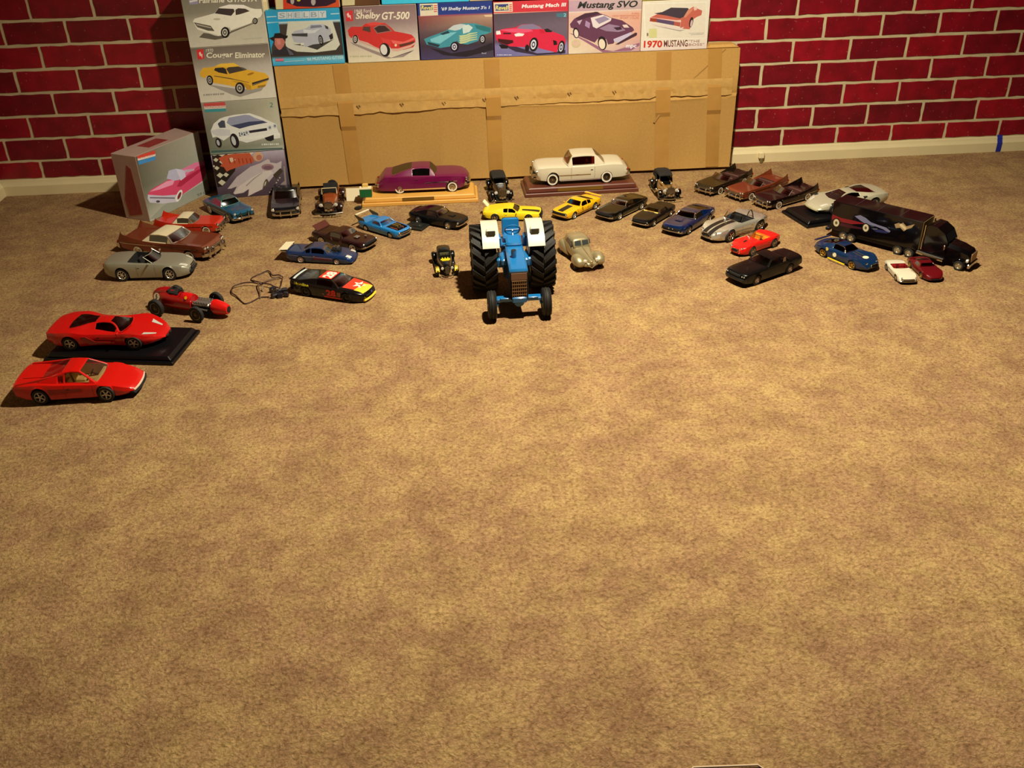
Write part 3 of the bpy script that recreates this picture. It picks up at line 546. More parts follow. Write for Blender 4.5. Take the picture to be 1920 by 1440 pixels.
# upper row, only the lower edges are in the frame
TOPZ = []
def uface(x0, x1, z0, w=None, h=.10): a0, _ = Fc.hit(x0, 10); a1, _ = Fc.hit(x1, 10); return Face(CA+Fc.u*a0+Vector((0, 0, z0))-Fc.n*.0022, cang, a1-a0, h)
zt_s = CH+.0005+tface((511,122),(647,115),(570,17)).h+.001
f = uface(516, 637, zt_s); r = kit_box(f, .05, (205,190,150), 'red and cream kit box with a black racing car, lying above the teal kit box'); A = Art(f, (500, 0, 8.0), 1.0)
A.bg([(0,(205,60,34),(205,80,40)),(1,(200,50,30),(206,70,36))]); A.p((214,196,140), 100,-400,235,-400,250,150,130,155); A.p((50,24,40), 290,-300,1000,-300,1040,30,900,90,700,105,450,95,300,40); A.e((176,160,150), 385,15,28,50); A.e((176,160,150), 700,25,34,56); A.e((205,196,60), 480,0,28,22)
A.build('printed_front', r)
zt_s = CH+.0005+tface((652.5,115),(787.5,109.5),(710,10.3)).h+.001
f = uface(641, 712, zt_s); r = kit_box(f, .05, (150,110,70), 'brown and cream box whose lower edge shows above the red fastback box'); A = Art(f, (500, 0, 8.0), 1.0)
A.bg([(0,(110,70,36),(86,54,34)),(1,(120,80,44),(96,60,38))]); A.p((206,190,140), 1120,-400,1325,-400,1320,75,1125,85); A.build('printed_front', r)
zt_c = CH+.0005+tface((788.8,109.7),(926.7,106.7),(850,4.6)).h+.001
f = uface(716, 880, zt_c); r = kit_box(f, .05, (50,180,205), 'bright cyan box resting on top of the kit box row'); A = Art(f, (500, 0, 8.0), 1.0); A.bg([(0,(60,185,210),(60,185,210)),(1,(60,185,210),(60,185,210))]); A.build('printed_front', r)
f = uface(881, 925, zt_c); r = kit_box(f, .05, (205,190,150), 'narrow cream box beside the cyan box above the row')
f = uface(928, 1060, zt_c+.0012); r = kit_box(f, .05, (150,120,110), 'mauve kit box resting on the red roadster box')
f = tface((1200.5,95),(1325.8,90.6),(1262,.6)); f2 = uface(1204, 1330, CH+.002+f.h, h=.1); r = kit_box(f2, .05, (190,186,60), 'yellow-green kit box on top of the cream box marked 1970')
mb = MB(); a0, _ = Fc.hit(501, 10); mb.box((0,0,.0), (.028, .04, .06), bev=.006); 
o = mb.build('plastic_cap', mat('ivory_plastic', (214,200,160), .4)); p_ = CA+Fc.u*(a0+.012); o.location = (-.5245, 2.957, CH+.155); o.scale = (.6,.8,1)
tag(o, 'small ivory plastic cap wedged between the left stack and the red box', 'cap')
# ------------------------------------------------------------------ scale model cars
class Body:
    """lofted body shell: profile, shoulder and plan curves in units of the car's length"""
    def __init__(s, sp):
        s.sp = sp; s.L = sp['L']; s.W = sp.get('W', .195)
        s.top = sp['top']; s.sh = sp.get('sh'); s.plan = sp.get('plan', [(-.5,.84),(-.45,.95),(-.25,1),(.2,1),(.42,.96),(.5,.82)])
        s.bot = sp.get('bot', [(-.5,.075),(-.4,.045),(-.3,.035),(.35,.035),(.46,.045),(.5,.055)])
        s.xf, s.xr = sp.get('xf', .30), sp.get('xr', -.28); s.r = sp.get('r', .068); s.ra = sp.get('ra', s.r*1.17); s.rar = sp.get('rar', s.ra)
        s.bf, s.br = sp.get('bowf', .03), sp.get('bowr', .02); s.ck = sp.get('cockpit'); s.tuck = sp.get('tuck', .93)
        s.fin = sp.get('fin', False); s.flare = sp.get('flare', 0)
    def zt(s, x): return interp(s.top, x, s.sp.get('smooth_top', True))
    def zs(s, x): return interp(s.sh, x, s.sp.get('smooth_top', True)) if s.sh else s.zt(x)-s.sp.get('crown', .012)
    def w(s, x):
        k = interp(s.plan, x)*s.W
        if s.flare:
            for xw in (s.xf, s.xr): k += s.flare*math.exp(-((x-xw)/(s.ra*1.15))**2)
        return k
    def zb(s, x):
        z = interp(s.bot, x)
        for xw, ra in ((s.xf, s.ra), (s.xr, s.rar)):
            d = abs(x-xw)
            if d < ra: z = max(z, s.r+math.sqrt(ra*ra-d*d))
        return min(z, min(s.zs(x), s.zt(x))-.010)
    def ring(s, x):
        w, zb, zs, zt = s.w(x), s.zb(x), s.zs(x), s.zt(x); zb0 = interp(s.bot, x)
        mid = zb0+(zs-zb0)*s.sp.get('belly', .5); P = [(0, zb), (w*.9, zb), (w*s.tuck+(1-s.tuck)*w*min(1, (zb-zb0)/max(.01, mid-zb0)), zb+.004)]
        m = max(mid, zb+.006); P.append((w, m)); P.append((w*s.sp.get('lean', .985), max(m+.003, zs-.022)))
        P.append((w*s.sp.get('shw', .94), zs))
        if s.fin and zs > zt+.003: P.append((w*(.84 if not s.sp.get('finw') else s.sp['finw']), zt+.002))
        else: P.append((w*.84, zs+(zt-zs)*s.sp.get('sfill', .6)))
        inck = s.ck and s.ck[0] <= x <= s.ck[1]
        if inck: zf = s.sp.get('zfloor', .06); P += [(w*s.sp.get('ckw', .76), zt), (w*s.sp.get('ckw', .76)-.006, zf), (0, zf)]
        else: P += [(w*.6, zs+(zt-zs)*.9), (w*.3, zt), (0, zt)]
        return P
    def shx(s, x, y, z=None):
        k = (abs(y)/s.W)**2.3
        if x > 0: x -= s.bf*sstep(.22, .5, x)*k
        else: x += s.br*sstep(.22, .5, -x)*k
        if z is not None:
            x -= s.sp.get('rakef', 0)*sstep(.4, .5, x)*(z-.08); x -= s.sp.get('raker', 0)*sstep(.38, .5, -x)*(z-.08)
        return x
    def stations(s):
        X = set(round(-.5+i/36, 5) for i in range(37)) | {-.492, .492}
        for xw, ra in ((s.xf, s.ra), (s.xr, s.rar)):
            for k in range(-6, 7): X.add(round(xw+ra*math.sin(k/6*PI/2), 5))
            X |= {round(xw-ra-.002, 5), round(xw+ra+.002, 5)}
        if s.ck: X |= {round(s.ck[0], 5), round(s.ck[1], 5), round(s.ck[0]-.004, 5), round(s.ck[1]+.004, 5)}
        X |= set(round(p[0], 5) for p in s.top)
        return sorted(x for x in X if -.5 <= x <= .5)
    def mesh(s, name, parent, mats):
        L = s.L; X = s.stations(); R = [s.ring(x) for x in X]; n = len(R[0]); V = []; Fc = []; M = []
        for x, r in zip(X, R):
            for y, z in r: V.append((s.shx(x, y, z)*L, y*L, z*L))
            for y, z in r[1:-1]: V.append((s.shx(x, y, z)*L, -y*L, z*L))
        st = 2*n-2; idx = lambda i, j, sd: i*st+(j if sd > 0 or j in (0, n-1) else n+j-1)
        for i in range(len(X)-1):
            ck = s.ck and s.ck[0] <= X[i] and X[i+1] <= s.ck[1]
            ckE = s.ck and (s.ck[0] <= X[i+1] and X[i] <= s.ck[1])
            for j in range(n-1):
                for sd in (1, -1):
                    Fc.append((idx(i,j,sd), idx(i+1,j,sd), idx(i+1,j+1,sd), idx(i,j+1,sd)))
                    M.append(1 if j == 0 else 2 if (ckE and j >= n-3) else 3 if (j <= s.sp.get('low_j', -1)) else 0)
        for i in (0, len(X)-1):
            if s.fin: Fc.append(tuple([idx(i,j,1) for j in range(n)]+[idx(i,j,-1) for j in range(n-2, 0, -1)])); M.append(0); continue
            for j in range(n-1):
                a, b, c, d = idx(i,j,1), idx(i,j+1,1), idx(i,j+1,-1), idx(i,j,-1)
                q = [a, b] + ([c] if c != b else []) + ([d] if d != a else [])
                if len(q) > 2: Fc.append(tuple(q)); M.append(3 if j <= s.sp.get('low_j', -1) else 0)
        return mesh(name, V, Fc, mats, parent, M, 34)
    def top_z(s, x, y):
        r = s.ring(x)[4:]; y = abs(y)
        if s.ck and s.ck[0] <= x <= s.ck[1] and y < r[3][0]: return s.zt(x)
        for (a, za), (b, zb_) in zip(r, r[1:]):
            if b <= y <= a and a > b: return za+(zb_-za)*(a-y)/(a-b)
        return r[0][1]
    def side_y(s, x, z):
        r = s.ring(x)[1:6]
        for (ya, za), (yb, zb_) in zip(r, r[1:]):
            if za <= z <= zb_ and zb_ > za: return ya+(yb-ya)*(z-za)/(zb_-za)
        return r[-1][0] if z > r[-1][1] else r[0][0]
    # flat print or trim that follows the shell
    def top_patch(s, mb, x0, x1, y0, y1, off=.0015, mi=0, nx=12, ny=6, y0b=None, y1b=None):
        V = []
        for i in range(nx+1):
            t = i/nx; x = x0+(x1-x0)*t; a = y0+((y0b if y0b is not None else y0)-y0)*t; b = y1+((y1b if y1b is not None else y1)-y1)*t
            for j in range(ny+1): y = a+(b-a)*j/ny; z = s.top_z(x, y)+off; V.append((s.shx(x, y, z)*s.L, y*s.L, z*s.L))
        mb.add(V, [(i*(ny+1)+j, (i+1)*(ny+1)+j, (i+1)*(ny+1)+j+1, i*(ny+1)+j+1) for i in range(nx) for j in range(ny)], mi)
    def side_patch(s, mb, x0, x1, z0, z1, sd, off=.002, mi=0, nx=12, nz=3, z0b=None, z1b=None):
        V = []
        for i in range(nx+1):
            t = i/nx; x = x0+(x1-x0)*t; a = z0+((z0b if z0b is not None else z0)-z0)*t; b = z1+((z1b if z1b is not None else z1)-z1)*t
            for j in range(nz+1): z = a+(b-a)*j/nz; y = sd*(s.side_y(x, z)+off); V.append((s.shx(x, y, z)*s.L, y*s.L, z*s.L))
        mb.add(V, [(i*(nz+1)+j, (i+1)*(nz+1)+j, (i+1)*(nz+1)+j+1, i*(nz+1)+j+1) for i in range(nx) for j in range(nz)], mi)
    def bar(s, mb, end, z, hw, hh, dep, out=.004, mi=0, n=14, wrap=0., y0=None):
        """curved bar following the nose (end=1) or the tail (end=-1)"""
        V = []; L = s.L; ys = [(-hw if y0 is None else y0)+(hw-(-hw if y0 is None else y0))*i/n for i in range(n+1)]
        for y in ys:
            x = s.shx(end*.5, y, z)+end*out
            k = max(0, abs(y)/hw-.86)/.14 if y0 is None else 0; x -= end*wrap*k*k
            for dx, dz in ((-dep,-hh),(0,-hh*.8),(dep*.35,-hh*.3),(dep*.35,hh*.3),(0,hh*.8),(-dep,hh)): V.append(((x+end*dx)*L, y*L, (z+dz)*L))
        k = 6; fs = [(i*k+j, i*k+(j+1)%k, (i+1)*k+(j+1)%k, (i+1)*k+j) for i in range(n) for j in range(k)]
        fs += [tuple(range(k)), tuple(n*k+j for j in range(k))]; mb.add(V, fs, mi)
def add_cabin(b, c, root, pm, frame_m=None, glass_m=None):
    """greenhouse loft: x0 cowl, x1 windscreen top, x2 rear glass top, x3 rear glass base"""
    L, W = b.L, b.W; x0, x1, x2, x3 = c['x']; h = c['h']; T = c.get('tum', .26)*W; gl = glass_m or G_DARK; wb0 = c.get('wb', .93)
    arch = c.get('arch', .006); wins = c.get('win', [(x3*.5+x2*.5, x1-.01), ]); fr = c.get('fr', .010)
    zc = lambda x: b.top_z(x, 0)
    z3, z0 = c.get('z3', b.zt(x3)), c.get('z0', b.zt(x0)); prof = [(x3, z3-.002), (x2, h-c.get('dr', arch)), ((x1+x2)/2, h), (x1, h-arch), (x0, z0-.002)]
    rnd = c.get('round', False)
    def ztop(x): return interp(prof, x, rnd)
    def wbase(x): return min(b.w(x)*wb0, W*wb0)
    X = {x0, x1, x2, x3, x0-fr, x1+fr*.6, x3+fr, x2-fr*.8}; mid = (x1+x2)/2
    for k in range(1, 8): X.add(x1+(x0-x1)*k/8)
    for k in range(1, 6): X.add(x2+(x1-x2)*k/6)
    for k in range(1, 7): X.add(x3+(x2-x3)*k/7)
    for a, d in wins: X |= {a, d}
    X = sorted(set(round(x, 5) for x in X)); zbelt = lambda x: b.zs(x)-.004 if not b.fin else min(b.zt(x), b.zs(x))-.004
    ft = c.get('ft', .86); rings = []
    for x in X:
        zb_, zt_ = zbelt(x), ztop(x); hh = max(.002, zt_-zb_); Ht = max(.01, h-zbelt(mid)); f = min(1, hh/Ht); wt = wbase(x)-T*f
        if c.get('ptaper'): wt -= c['ptaper']*W*abs((x-mid)/(x0-x3)*2)**2
        wbb = wbase(x)
        P = [(wbb, zb_), (wbb-(wbb-wt)*.16, zb_+.16*hh), (wbb-(wbb-wt)*.88, zb_+.86*hh), (wt, zb_+.95*hh), (wt*ft, zb_+hh*.985), (wt*.5, zb_+hh), (0, zb_+hh*1.0)]
        rings.append(P)
    n = 7; bw = c.get('bow', .03)
    def px(x, y):
        k = (y/W)**2
        if x > mid: return x-bw*k*sstep(x1-.02, x0, x)*1.0-bw*.3*k
        return x+bw*k*sstep(-(x2+.02), -x3, -x)
    V = []
    for x, P in zip(X, rings):
        for y, z in P: V.append((px(x, y)*L, y*L, z*L))
        for y, z in P[:-1]: V.append((px(x, y)*L, -y*L, z*L))
    st = 2*n-1; idx = lambda i, j, sd: i*st+(j if sd > 0 or j == n-1 else n+j)
    groups = {'roof': [], 'windshield': [], 'rear_window': [], 'sl': [], 'sr': []}; rm = []
    zmin = c.get('minh', .018)
    for i in range(len(X)-1):
        xa, xb = X[i], X[i+1]; xm = (xa+xb)/2
        for j in range(n-1):
            for sd in (1, -1):
                f = (idx(i,j,sd), idx(i+1,j,sd), idx(i+1,j+1,sd), idx(i,j+1,sd)); g = 'roof'
                if j == 1 and any(a-1e-5 <= xa and xb <= d+1e-5 for a, d in wins) and ztop(xm)-zbelt(xm) > zmin: g = 'sl' if sd > 0 else 'sr'
                elif j >= 4 and xa >= x1+fr*.55 and xb <= x0-fr*.9: g = 'windshield'
                elif j >= 4 and xa >= x3+fr*.9 and xb <= x2-fr*.75 and c.get('rearglass', True): g = 'rear_window'
                groups[g].append(f)
                if g == 'roof': rm.append(1 if (frame_m and (xm > x1 or j in (2,) and any(a-.02 <= xm <= d+.02 for a, d in wins))) else 0)
    def sub(name, fs, m, mi=None):
        if not fs: return
        used = sorted(set(i for f in fs for i in f)); mp = {u: k for k, u in enumerate(used)}
        o = mesh(name, [V[u] for u in used], [tuple(mp[i] for i in f) for f in fs], m, root, mi, 34)
        return o
    ro = sub('roof', groups['roof'], [pm, frame_m or pm], rm)
    so = ro.modifiers.new('thick', 'SOLIDIFY'); so.thickness = .0035*L; so.offset = -1
    sub('windshield', groups['windshield'], gl); sub('rear_window', groups['rear_window'], gl)
    sub('side_window', groups['sl'], gl); sub('side_window', groups['sr'], gl)
    return ztop, wbase
_WH = {}
def wheel_meshes(r, t, style, rimm, white):
    key = (round(r, 5), round(t, 5), style, rimm.name, white)
    if key in _WH: return _WH[key]
    mb = MB(); rr = r*(.66 if style != 'big' else .74)
    if style == 'small': rr = r*.52
    mb.lathe([(rr, t*.42), (rr*1.04, t*.5), (r*.93, t*.5), (r, t*.36), (r, -t*.36), (r*.93, -t*.5), (rr, -t*.5)], n=24, cap=False)
    if white: mb.lathe([(rr*1.02, t*.51), (r*.9, t*.515)], n=24, mi=1, cap=False)
    tyre = mb.build('wheel', [RUBBER, WHITEWALL]); m1 = tyre.data; bpy.data.objects.remove(tyre)
    mb = MB()
    mb.lathe([(rr*1.0, t*.47), (rr*.9, t*.5), (rr*.84, t*.42), (rr*.82, t*.1)], n=24, cap=False)
    mb.lathe([(rr*.84, t*.08), (0, t*.08)], n=20, mi=1, cap=False)
    if style in ('spoke5', 'big', 'star'):
        for k in range(5):
            a = 2*PI*k/5+.3; wd = rr*(.2 if style != 'star' else .26); R_ = Matrix.Rotation(-a, 3, 'Y')
            mb.box(R_ @ Vector((rr*.46, t*.33, 0)), (rr*.84, t*.14, wd), rot=R_, mi=0)
        mb.lathe([(rr*.22, t*.3), (rr*.2, t*.44), (0, t*.45)], n=12)
    elif style == 'spoke7':
        for k in range(7):
            a = 2*PI*k/7; R_ = Matrix.Rotation(-a, 3, 'Y'); mb.box(R_ @ Vector((rr*.46, t*.35, 0)), (rr*.84, t*.12, rr*.15), rot=R_)
        mb.lathe([(rr*.2, t*.3), (rr*.18, t*.46), (0, t*.46)], n=12)
    elif style == 'wire':
        for k in range(14):
            a = 2*PI*k/14; R_ = Matrix.Rotation(-a, 3, 'Y'); mb.box(R_ @ Vector((rr*.46, t*.33, 0)), (rr*.84, t*.06, rr*.05), rot=R_)
        mb.lathe([(rr*.24, t*.3), (rr*.15, t*.5), (0, t*.52)], n=12)
    else:
        mb.lathe([(rr*.84, t*.3), (rr*.6, t*.4), (rr*.5, t*.36), (rr*.34, t*.38), (rr*.3, t*.5), (0, t*.54)], n=20, cap=False)
    rim = mb.build('rim', [rimm, MATBLK]); m2 = rim.data; bpy.data.objects.remove(rim)
    _WH[key] = (m1, m2); return m1, m2
def add_wheel(root, x, y, r, t, style='spoke5', rimm=None, white=False, name='wheel', rzx=0):
    m1, m2 = wheel_meshes(r, t, style, rimm or CHROME, white); sd = 1 if y > 0 else -1
    a = bpy.data.objects.new(name, m1); C.objects.link(a); a.parent = root; a.location = (x, y, r); a.rotation_euler = (0, .4*x/r % 1, (0 if sd > 0 else PI)+rzx)
    q = bpy.data.objects.new('rim', m2); C.objects.link(q); q.parent = a
    return a
def add_seat(root, x, y, z, s, m, name='seat'):
    mb = MB(); mb.box((x, y, z+.012*s), (.09*s, .105*s, .03*s), bev=.008*s)
    mb.box((x-.045*s, y, z+.05*s), (.028*s, .105*s, .085*s), bev=.008*s, rot=Matrix.Rotation(-.22, 3, 'Y'))
    return mb.build(name, m, root)
def add_steer(root, x, y, z, s, m=None):
    mb = MB(); pts = []
    for k in range(14):
        a = 2*PI*k/14; p = Vector((0, .028*s*math.cos(a), .028*s*math.sin(a))); p = Matrix.Rotation(.5, 3, 'Y') @ p; pts.append(p+Vector((x, y, z)))
    mb.tube(pts, .0028*s, 5, closed=True); mb.box((x, y, z), (.003*s, .05*s, .006*s), rot=Matrix.Rotation(.5, 3, 'Y'))
    mb.tube([(x, y, z), (x+.04*s, y, z-.02*s)], .003*s, 5); return mb.build('steering_wheel', m or BLACKP, root)
def open_screen(b, root, x0, x1, h, hw, bow=.03, gm=None, fm=None, n=10, top=.93):
    """windscreen of an open car: curved pane and its metal frame"""
    L = b.L; V = []; lo = []; hi = []
    for i in range(n+1):
        y = -hw+2*hw*i/n; k = (y/hw)**2; p = Vector(((x0-bow*k)*L, y*L, (b.top_z(min(.49, x0), y)-.004)*L)); q = Vector(((x1-bow*k)*L, y*top*L, h*L)); lo.append(p); hi.append(q)
    V = lo+hi; mesh('windshield', V, [(i, i+1, n+2+i, n+1+i) for i in range(n)], gm or G_CLEAR, root)
    mb = MB(); mb.tube(lo[:1]+hi+lo[-1:], .0045*L, 5); mb.tube(lo, .003*L, 4); mb.build('windshield_frame', fm or CHROME, root)
def disc(mb, c, r, dep, axis='x', mi=0, mi2=None, n=16, sx=1):
    mb.lathe([(r*1.0, -dep), (r*1.0, 0), (r*.86, dep*.25)], c, axis, n, mi, cap=False)
    mb.lathe([(r*.86, dep*.1), (r*.5, dep*.4), (0, dep*.5)], c, axis, n, mi if mi2 is None else mi2, cap=False)
def make_car(sp, label, cat='model car', group=None):
    root = empty(sp.get('name', 'model_car'), label=label, cat=cat, group=group); L = sp['L']; b = Body(sp); pm = sp['paint']
    b.mesh('body', root, [pm, MATBLK, sp.get('interior', INTDARK), sp.get('low_mat', pm)])
    t = sp.get('tyre', .046); yo = b.W-t*.55+sp.get('wout', 0)
    for x, ax in ((b.xf, 'f'), (b.xr, 'r')):
        rr = b.r if ax == 'f' else sp.get('rr', b.r); tt = t if ax == 'f' else sp.get('tyrer', t)
        for sd in (1, -1):
            if ax == 'r' and sp.get('skirt') and False: continue
            add_wheel(root, x*L, sd*(yo-(tt-t)*.5-(.012 if ax == 'r' and sp.get('skirt') else 0))*L, rr*L, tt*L, sp.get('rim', 'spoke5'), sp.get('rimm'), sp.get('white', False))
    if sp.get('cab'): add_cabin(b, sp['cab'], root, sp.get('roofm', pm), sp.get('framem'), sp.get('glassm'))
    bz, bm = sp.get('bumper_z', .085), sp.get('bumperm', CHROME)
    if bm:
        hh = sp.get('bumper_h', .016); mb = MB(); b.bar(mb, 1, bz, b.w(.48)*.99, hh, .02, .012, wrap=.02)
        for y in sp.get('guards', []):
            for s_ in (1, -1): mb.box(((.5-.01+.022)*L, s_*y*L, (bz+.006)*L), (.02*L, .014*L, (hh*2+.022)*L), bev=.003*L)
        mb.build('front_bumper', bm, root)
        mb = MB(); b.bar(mb, -1, sp.get('rbumper_z', bz+.01), b.w(-.48)*.99, hh, .02, .010, wrap=.02); mb.build('rear_bumper', bm, root)
    g = sp.get('grille')
    if g:   # z, half width, half height, material, bars
        mb = MB(); b.bar(mb, 1, g[0], g[1], g[2], .012, .0015); mb.build('grille', g[3] if len(g) > 3 else MATBLK, root)
        if len(g) > 4:
            mb = MB()
            for k in range(g[4]):
                b.bar(mb, 1, g[0]-g[2]+2*g[2]*(k+.5)/g[4], g[1], .0022, .006, .004)
            mb.build('grille_bars', CHROME, root)
        if sp.get('grille_ring'):
            mb = MB(); pts = []
            for k in range(24):
                a = 2*PI*k/24; y = g[1]*1.02*math.cos(a); z = g[0]+g[2]*1.1*math.sin(a); pts.append(((b.shx(.5, y, z)+.006)*L, y*L, z*L))
            mb.tube(pts, .004*L, 5, closed=True); mb.build('grille_surround', CHROME, root)
    for (y, z, r_) in sp.get('lights', []):
        for s_ in (1, -1):
            mb = MB(); x = b.shx(.5, y, z)+sp.get('lout', .002); disc(mb, (x*L, s_*y*L, z*L), r_*L, .012*L, mi=0, mi2=1); mb.build('headlight', [sp.get('lring', CHROME), LENS], root)
    tl = sp.get('tail', (.12, .11, .012, .03))
    if tl:
        for s_ in (1, -1):
            mb = MB(); z, y, hh, hw = tl; x = b.shx(-.5, y, z)-.002; mb.box((x*L, s_*y*L, z*L), (.012*L, hw*2*L, hh*2*L), bev=.003*L); mb.build('tail_light', REDLENS, root)
    if sp.get('doors', True):
        d = sp.get('doors', True); xs = d if isinstance(d, (tuple, list)) else (sp['cab']['x'][0]-.03, sp['cab']['x'][2]+.02) if sp.get('cab') else (.12, -.08)
        for sd in (1, -1):
            mb = MB()
            for x in xs: b.side_patch(mb, x-.0012, x+.0012, .055, b.zs(x)-.006, sd, .0006, nx=1, nz=6)
            mb.build('door_seam', MATBLK, root)
            x = xs[1]+.03; z = b.zs(x)-.03; mb = MB(); y = sd*(b.side_y(x, z)+.003); mb.box((x*L, y*L, z*L), (.024*L, .005*L, .005*L)); mb.build('door_handle', sp.get('handlem', CHROME), root)
    if sp.get('trim'):
        tz = sp['trim']
        for sd in (1, -1):
            mb = MB(); b.side_patch(mb, tz[0], tz[1], tz[2]-.0035, tz[2]+.0035, sd, .003, nx=24, nz=1, z0b=tz[3]-.0035, z1b=tz[3]+.0035); mb.build('side_trim', CHROME, root)
    if sp.get('rocker'):
        for sd in (1, -1):
            mb = MB(); b.side_patch(mb, b.xr+b.rar+.01, b.xf-b.ra-.01, .036, .05, sd, .003, nx=12, nz=1); mb.build('rocker_trim', CHROME, root)
    if sp.get('stripe'):
        for st in sp['stripe']:
            mb = MB(); b.top_patch(mb, *st[:4], nx=16, ny=6, **(st[5] if len(st) > 5 else {})); mb.build('hood_stripe', st[4], root)
    if sp.get('scoop'):
        x, y, lx, wy, hz = sp['scoop']; mb = MB(); z = b.top_z(x, y); mb.box((x*L, y*L, (z+hz*.4)*L), (lx*L, wy*L, hz*L), taper=.72, bev=.003*L); mb.box(((x+lx*.45)*L, y*L, (z+hz*.4)*L), (.01*L, wy*.7*L, hz*.5*L), mi=1)
        mb.build('hood_scoop', [sp.get('scoopm', pm), MATBLK], root)
    if sp.get('mirror'):
        for sd in ((1, -1) if sp['mirror'] is True else (sp['mirror'],)):
            x = (sp['cab']['x'][0] if sp.get('cab') else .1)-.045; mb = MB(); mb.box((x*L, sd*(b.w(x)+.012)*L, (b.zs(x)+.018)*L), (.016*L, .034*L, .02*L), bev=.004*L); mb.tube([(x*L, sd*b.w(x)*.96*L, b.zs(x)*L), (x*L, sd*(b.w(x)+.01)*L, (b.zs(x)+.015)*L)], .003*L, 5); mb.build('side_mirror', sp.get('mirrorm', pm), root)
    if sp.get('seats'):
        x, z, m = sp['seats'][:3]
        for xx in ([x] if len(sp['seats']) < 4 else [x, sp['seats'][3]]):
            for sd in (1, -1): add_seat(root, xx*L, sd*.085*L, z*L, L*sp.get('seat_s', 1.0), m)
        add_steer(root, (x+.10)*L, .075*L, (z+.065)*L, L)
    if sp.get('dash'):
        x, z, m = sp['dash']; mb = MB(); mb.box((x*L, 0, z*L), (.035*L, b.W*1.5*L, .035*L), bev=.008*L); mb.build('dashboard', m, root)
    return root, b
def place(root, b, pf, pr, near, z=0, dx=0, dy=0, wb=None):
    A, B = at(*pf, z), at(*pr, z); u = (A-B); u.z = 0; u.normalize(); n = Vector((-u.y, u.x, 0)); L = b.L
    c = (A+B)/2 + n*(b.W*L*.97)*(1 if near == 'R' else -1) - u*((b.xf+b.xr)/2*L)
    root.location = (c.x+dx, c.y+dy, z); root.rotation_euler = (0, 0, math.atan2(u.y, u.x))
def placec(root, px, py, hd, z=0): p = at(px, py, z); root.location = p; root.rotation_euler = (0, 0, math.radians(hd))
# ------------------------------------------------------------------ the model cars
RED = paint((200,20,12)); RED2 = paint((190,18,14)); BLACK = mat('paint_gloss_black', (10,9,10), .28, 0, .4, spec=.3)
def fastback(**k):
    d = dict(L=.190, W=.194, xf=.30, xr=-.285, r=.066, top=[(-.5,.165),(-.47,.188),(-.36,.194),(-.1,.186),(.12,.186),(.34,.178),(.46,.166),(.5,.150)], sh=[(-.5,.158),(-.46,.176),(-.3,.18),(-.1,.166),(.15,.168),(.4,.164),(.5,.146)],
             cab=dict(x=(.14,.04,-.13,-.40), h=.268, win=[(-.13,.09)], tum=.26, arch=.006, round=False), bumper_z=.085, tail=(.130,.11,.011,.032),
             grille=(.125,.15,.020), lights=[(.155,.125,.018)], interior=INTDARK, seats=(-.03,.06,INTDARK), rocker=False)
    d.update(k); d['top'] = [(x, z*.95) for x, z in d['top']]; d['sh'] = [(x, z*.95) for x, z in d['sh']]; d['cab'] = dict(d['cab'], h=d['cab']['h']*.93); return d
# 1  red sports coupe, lower left
sp = dict(L=.243, W=.218, xf=.262, xr=-.285, r=.068, tyre=.055, rim='star', rimm=mat('silver_rim', (176,172,170), .35, .7), paint=RED, roofm=RED, interior=mat('cream_leather', (214,192,130), .6),
    top=[(-.5,.172),(-.485,.182),(-.3,.186),(-.1,.172),(.1,.160),(.24,.150),(.38,.122),(.47,.098),(.5,.080)], sh=[(-.5,.165),(-.3,.172),(-.1,.160),(.1,.150),(.24,.146),(.38,.120),(.47,.092),(.5,.074)],
    plan=[(-.5,.94),(-.4,1.0),(-.2,1.0),(.0,.95),(.25,.93),(.42,.86),(.5,.72)], bowf=.05, cockpit=(-.10,.20), zfloor=.065, ckw=.78,
    cab=dict(x=(.215,.055,-.085,-.30), h=.247, win=[(-.12,-.075),(-.062,.15)], tum=.30, fr=.008, wb=.88, minh=.012), glassm=glass('pale_window_glass', (215,205,195), .05), bumper_z=.055, bumperm=None, tail=(.13,.13,.018,.05),
    doors=(.16,-.07), seats=(-.03,.062,mat('cream_leather')), dash=(.165,.125,mat('cream_leather')), handlem=BLACKP)
root, b = make_car(sp, 'red wedge-nosed sports coupe with cream interior and long rear buttresses, nearest car at lower left'); L = b.L
mb = MB(); b.bar(mb, 1, .066, .15, .010, .01, .0035); mb.build('light_strip', mat('pale_lens', (214,190,170), .3, 0, .3), root)
mb = MB(); b.bar(mb, 1, .046, .165, .012, .03, .006); mb.build('chin_spoiler', MATBLK, root)
for s_ in (1, -1):
    mb = MB(); V = []
    for i in range(9):
        t = i/8; x = -.08-.38*t; z1 = .232-.052*t**.8; y0 = .125+.05*t; V += [(x*L, s_*y0*L, .15*L), (x*L, s_*(y0+.024)*L, .15*L), (x*L, s_*(y0+.018)*L, z1*L), (x*L, s_*(y0-.002)*L, z1*L)]
    mb.add(V, [(i*4+j, i*4+(j+1)%4, i*4+4+(j+1)%4, i*4+4+j) for i in range(8) for j in range(4)]+[(0,1,2,3),(32,33,34,35)]); mb.build('rear_buttress', RED, root)
    mb = MB(); b.side_patch(mb, -.20, .06, .08, .135, s_, .0015, z0b=.10, z1b=.125); mb.build('side_intake', mat('paint_deep_red', (150,14,14), .4, 0, .4), root)
    mb = MB()
    for k in range(4): b.side_patch(mb, -.2, .08, .088+k*.012, .092+k*.012, s_, .004, nx=8, nz=1)
    mb.build('side_strake', RED, root)
mb = MB(); mb.box((-.29*L, 0, .186*L), (.28*L, .2*L, .012*L), bev=.003*L); mb.build('engine_cover', RED, root)
place(root, b, (194.8,749), (65.3,755), 'R')
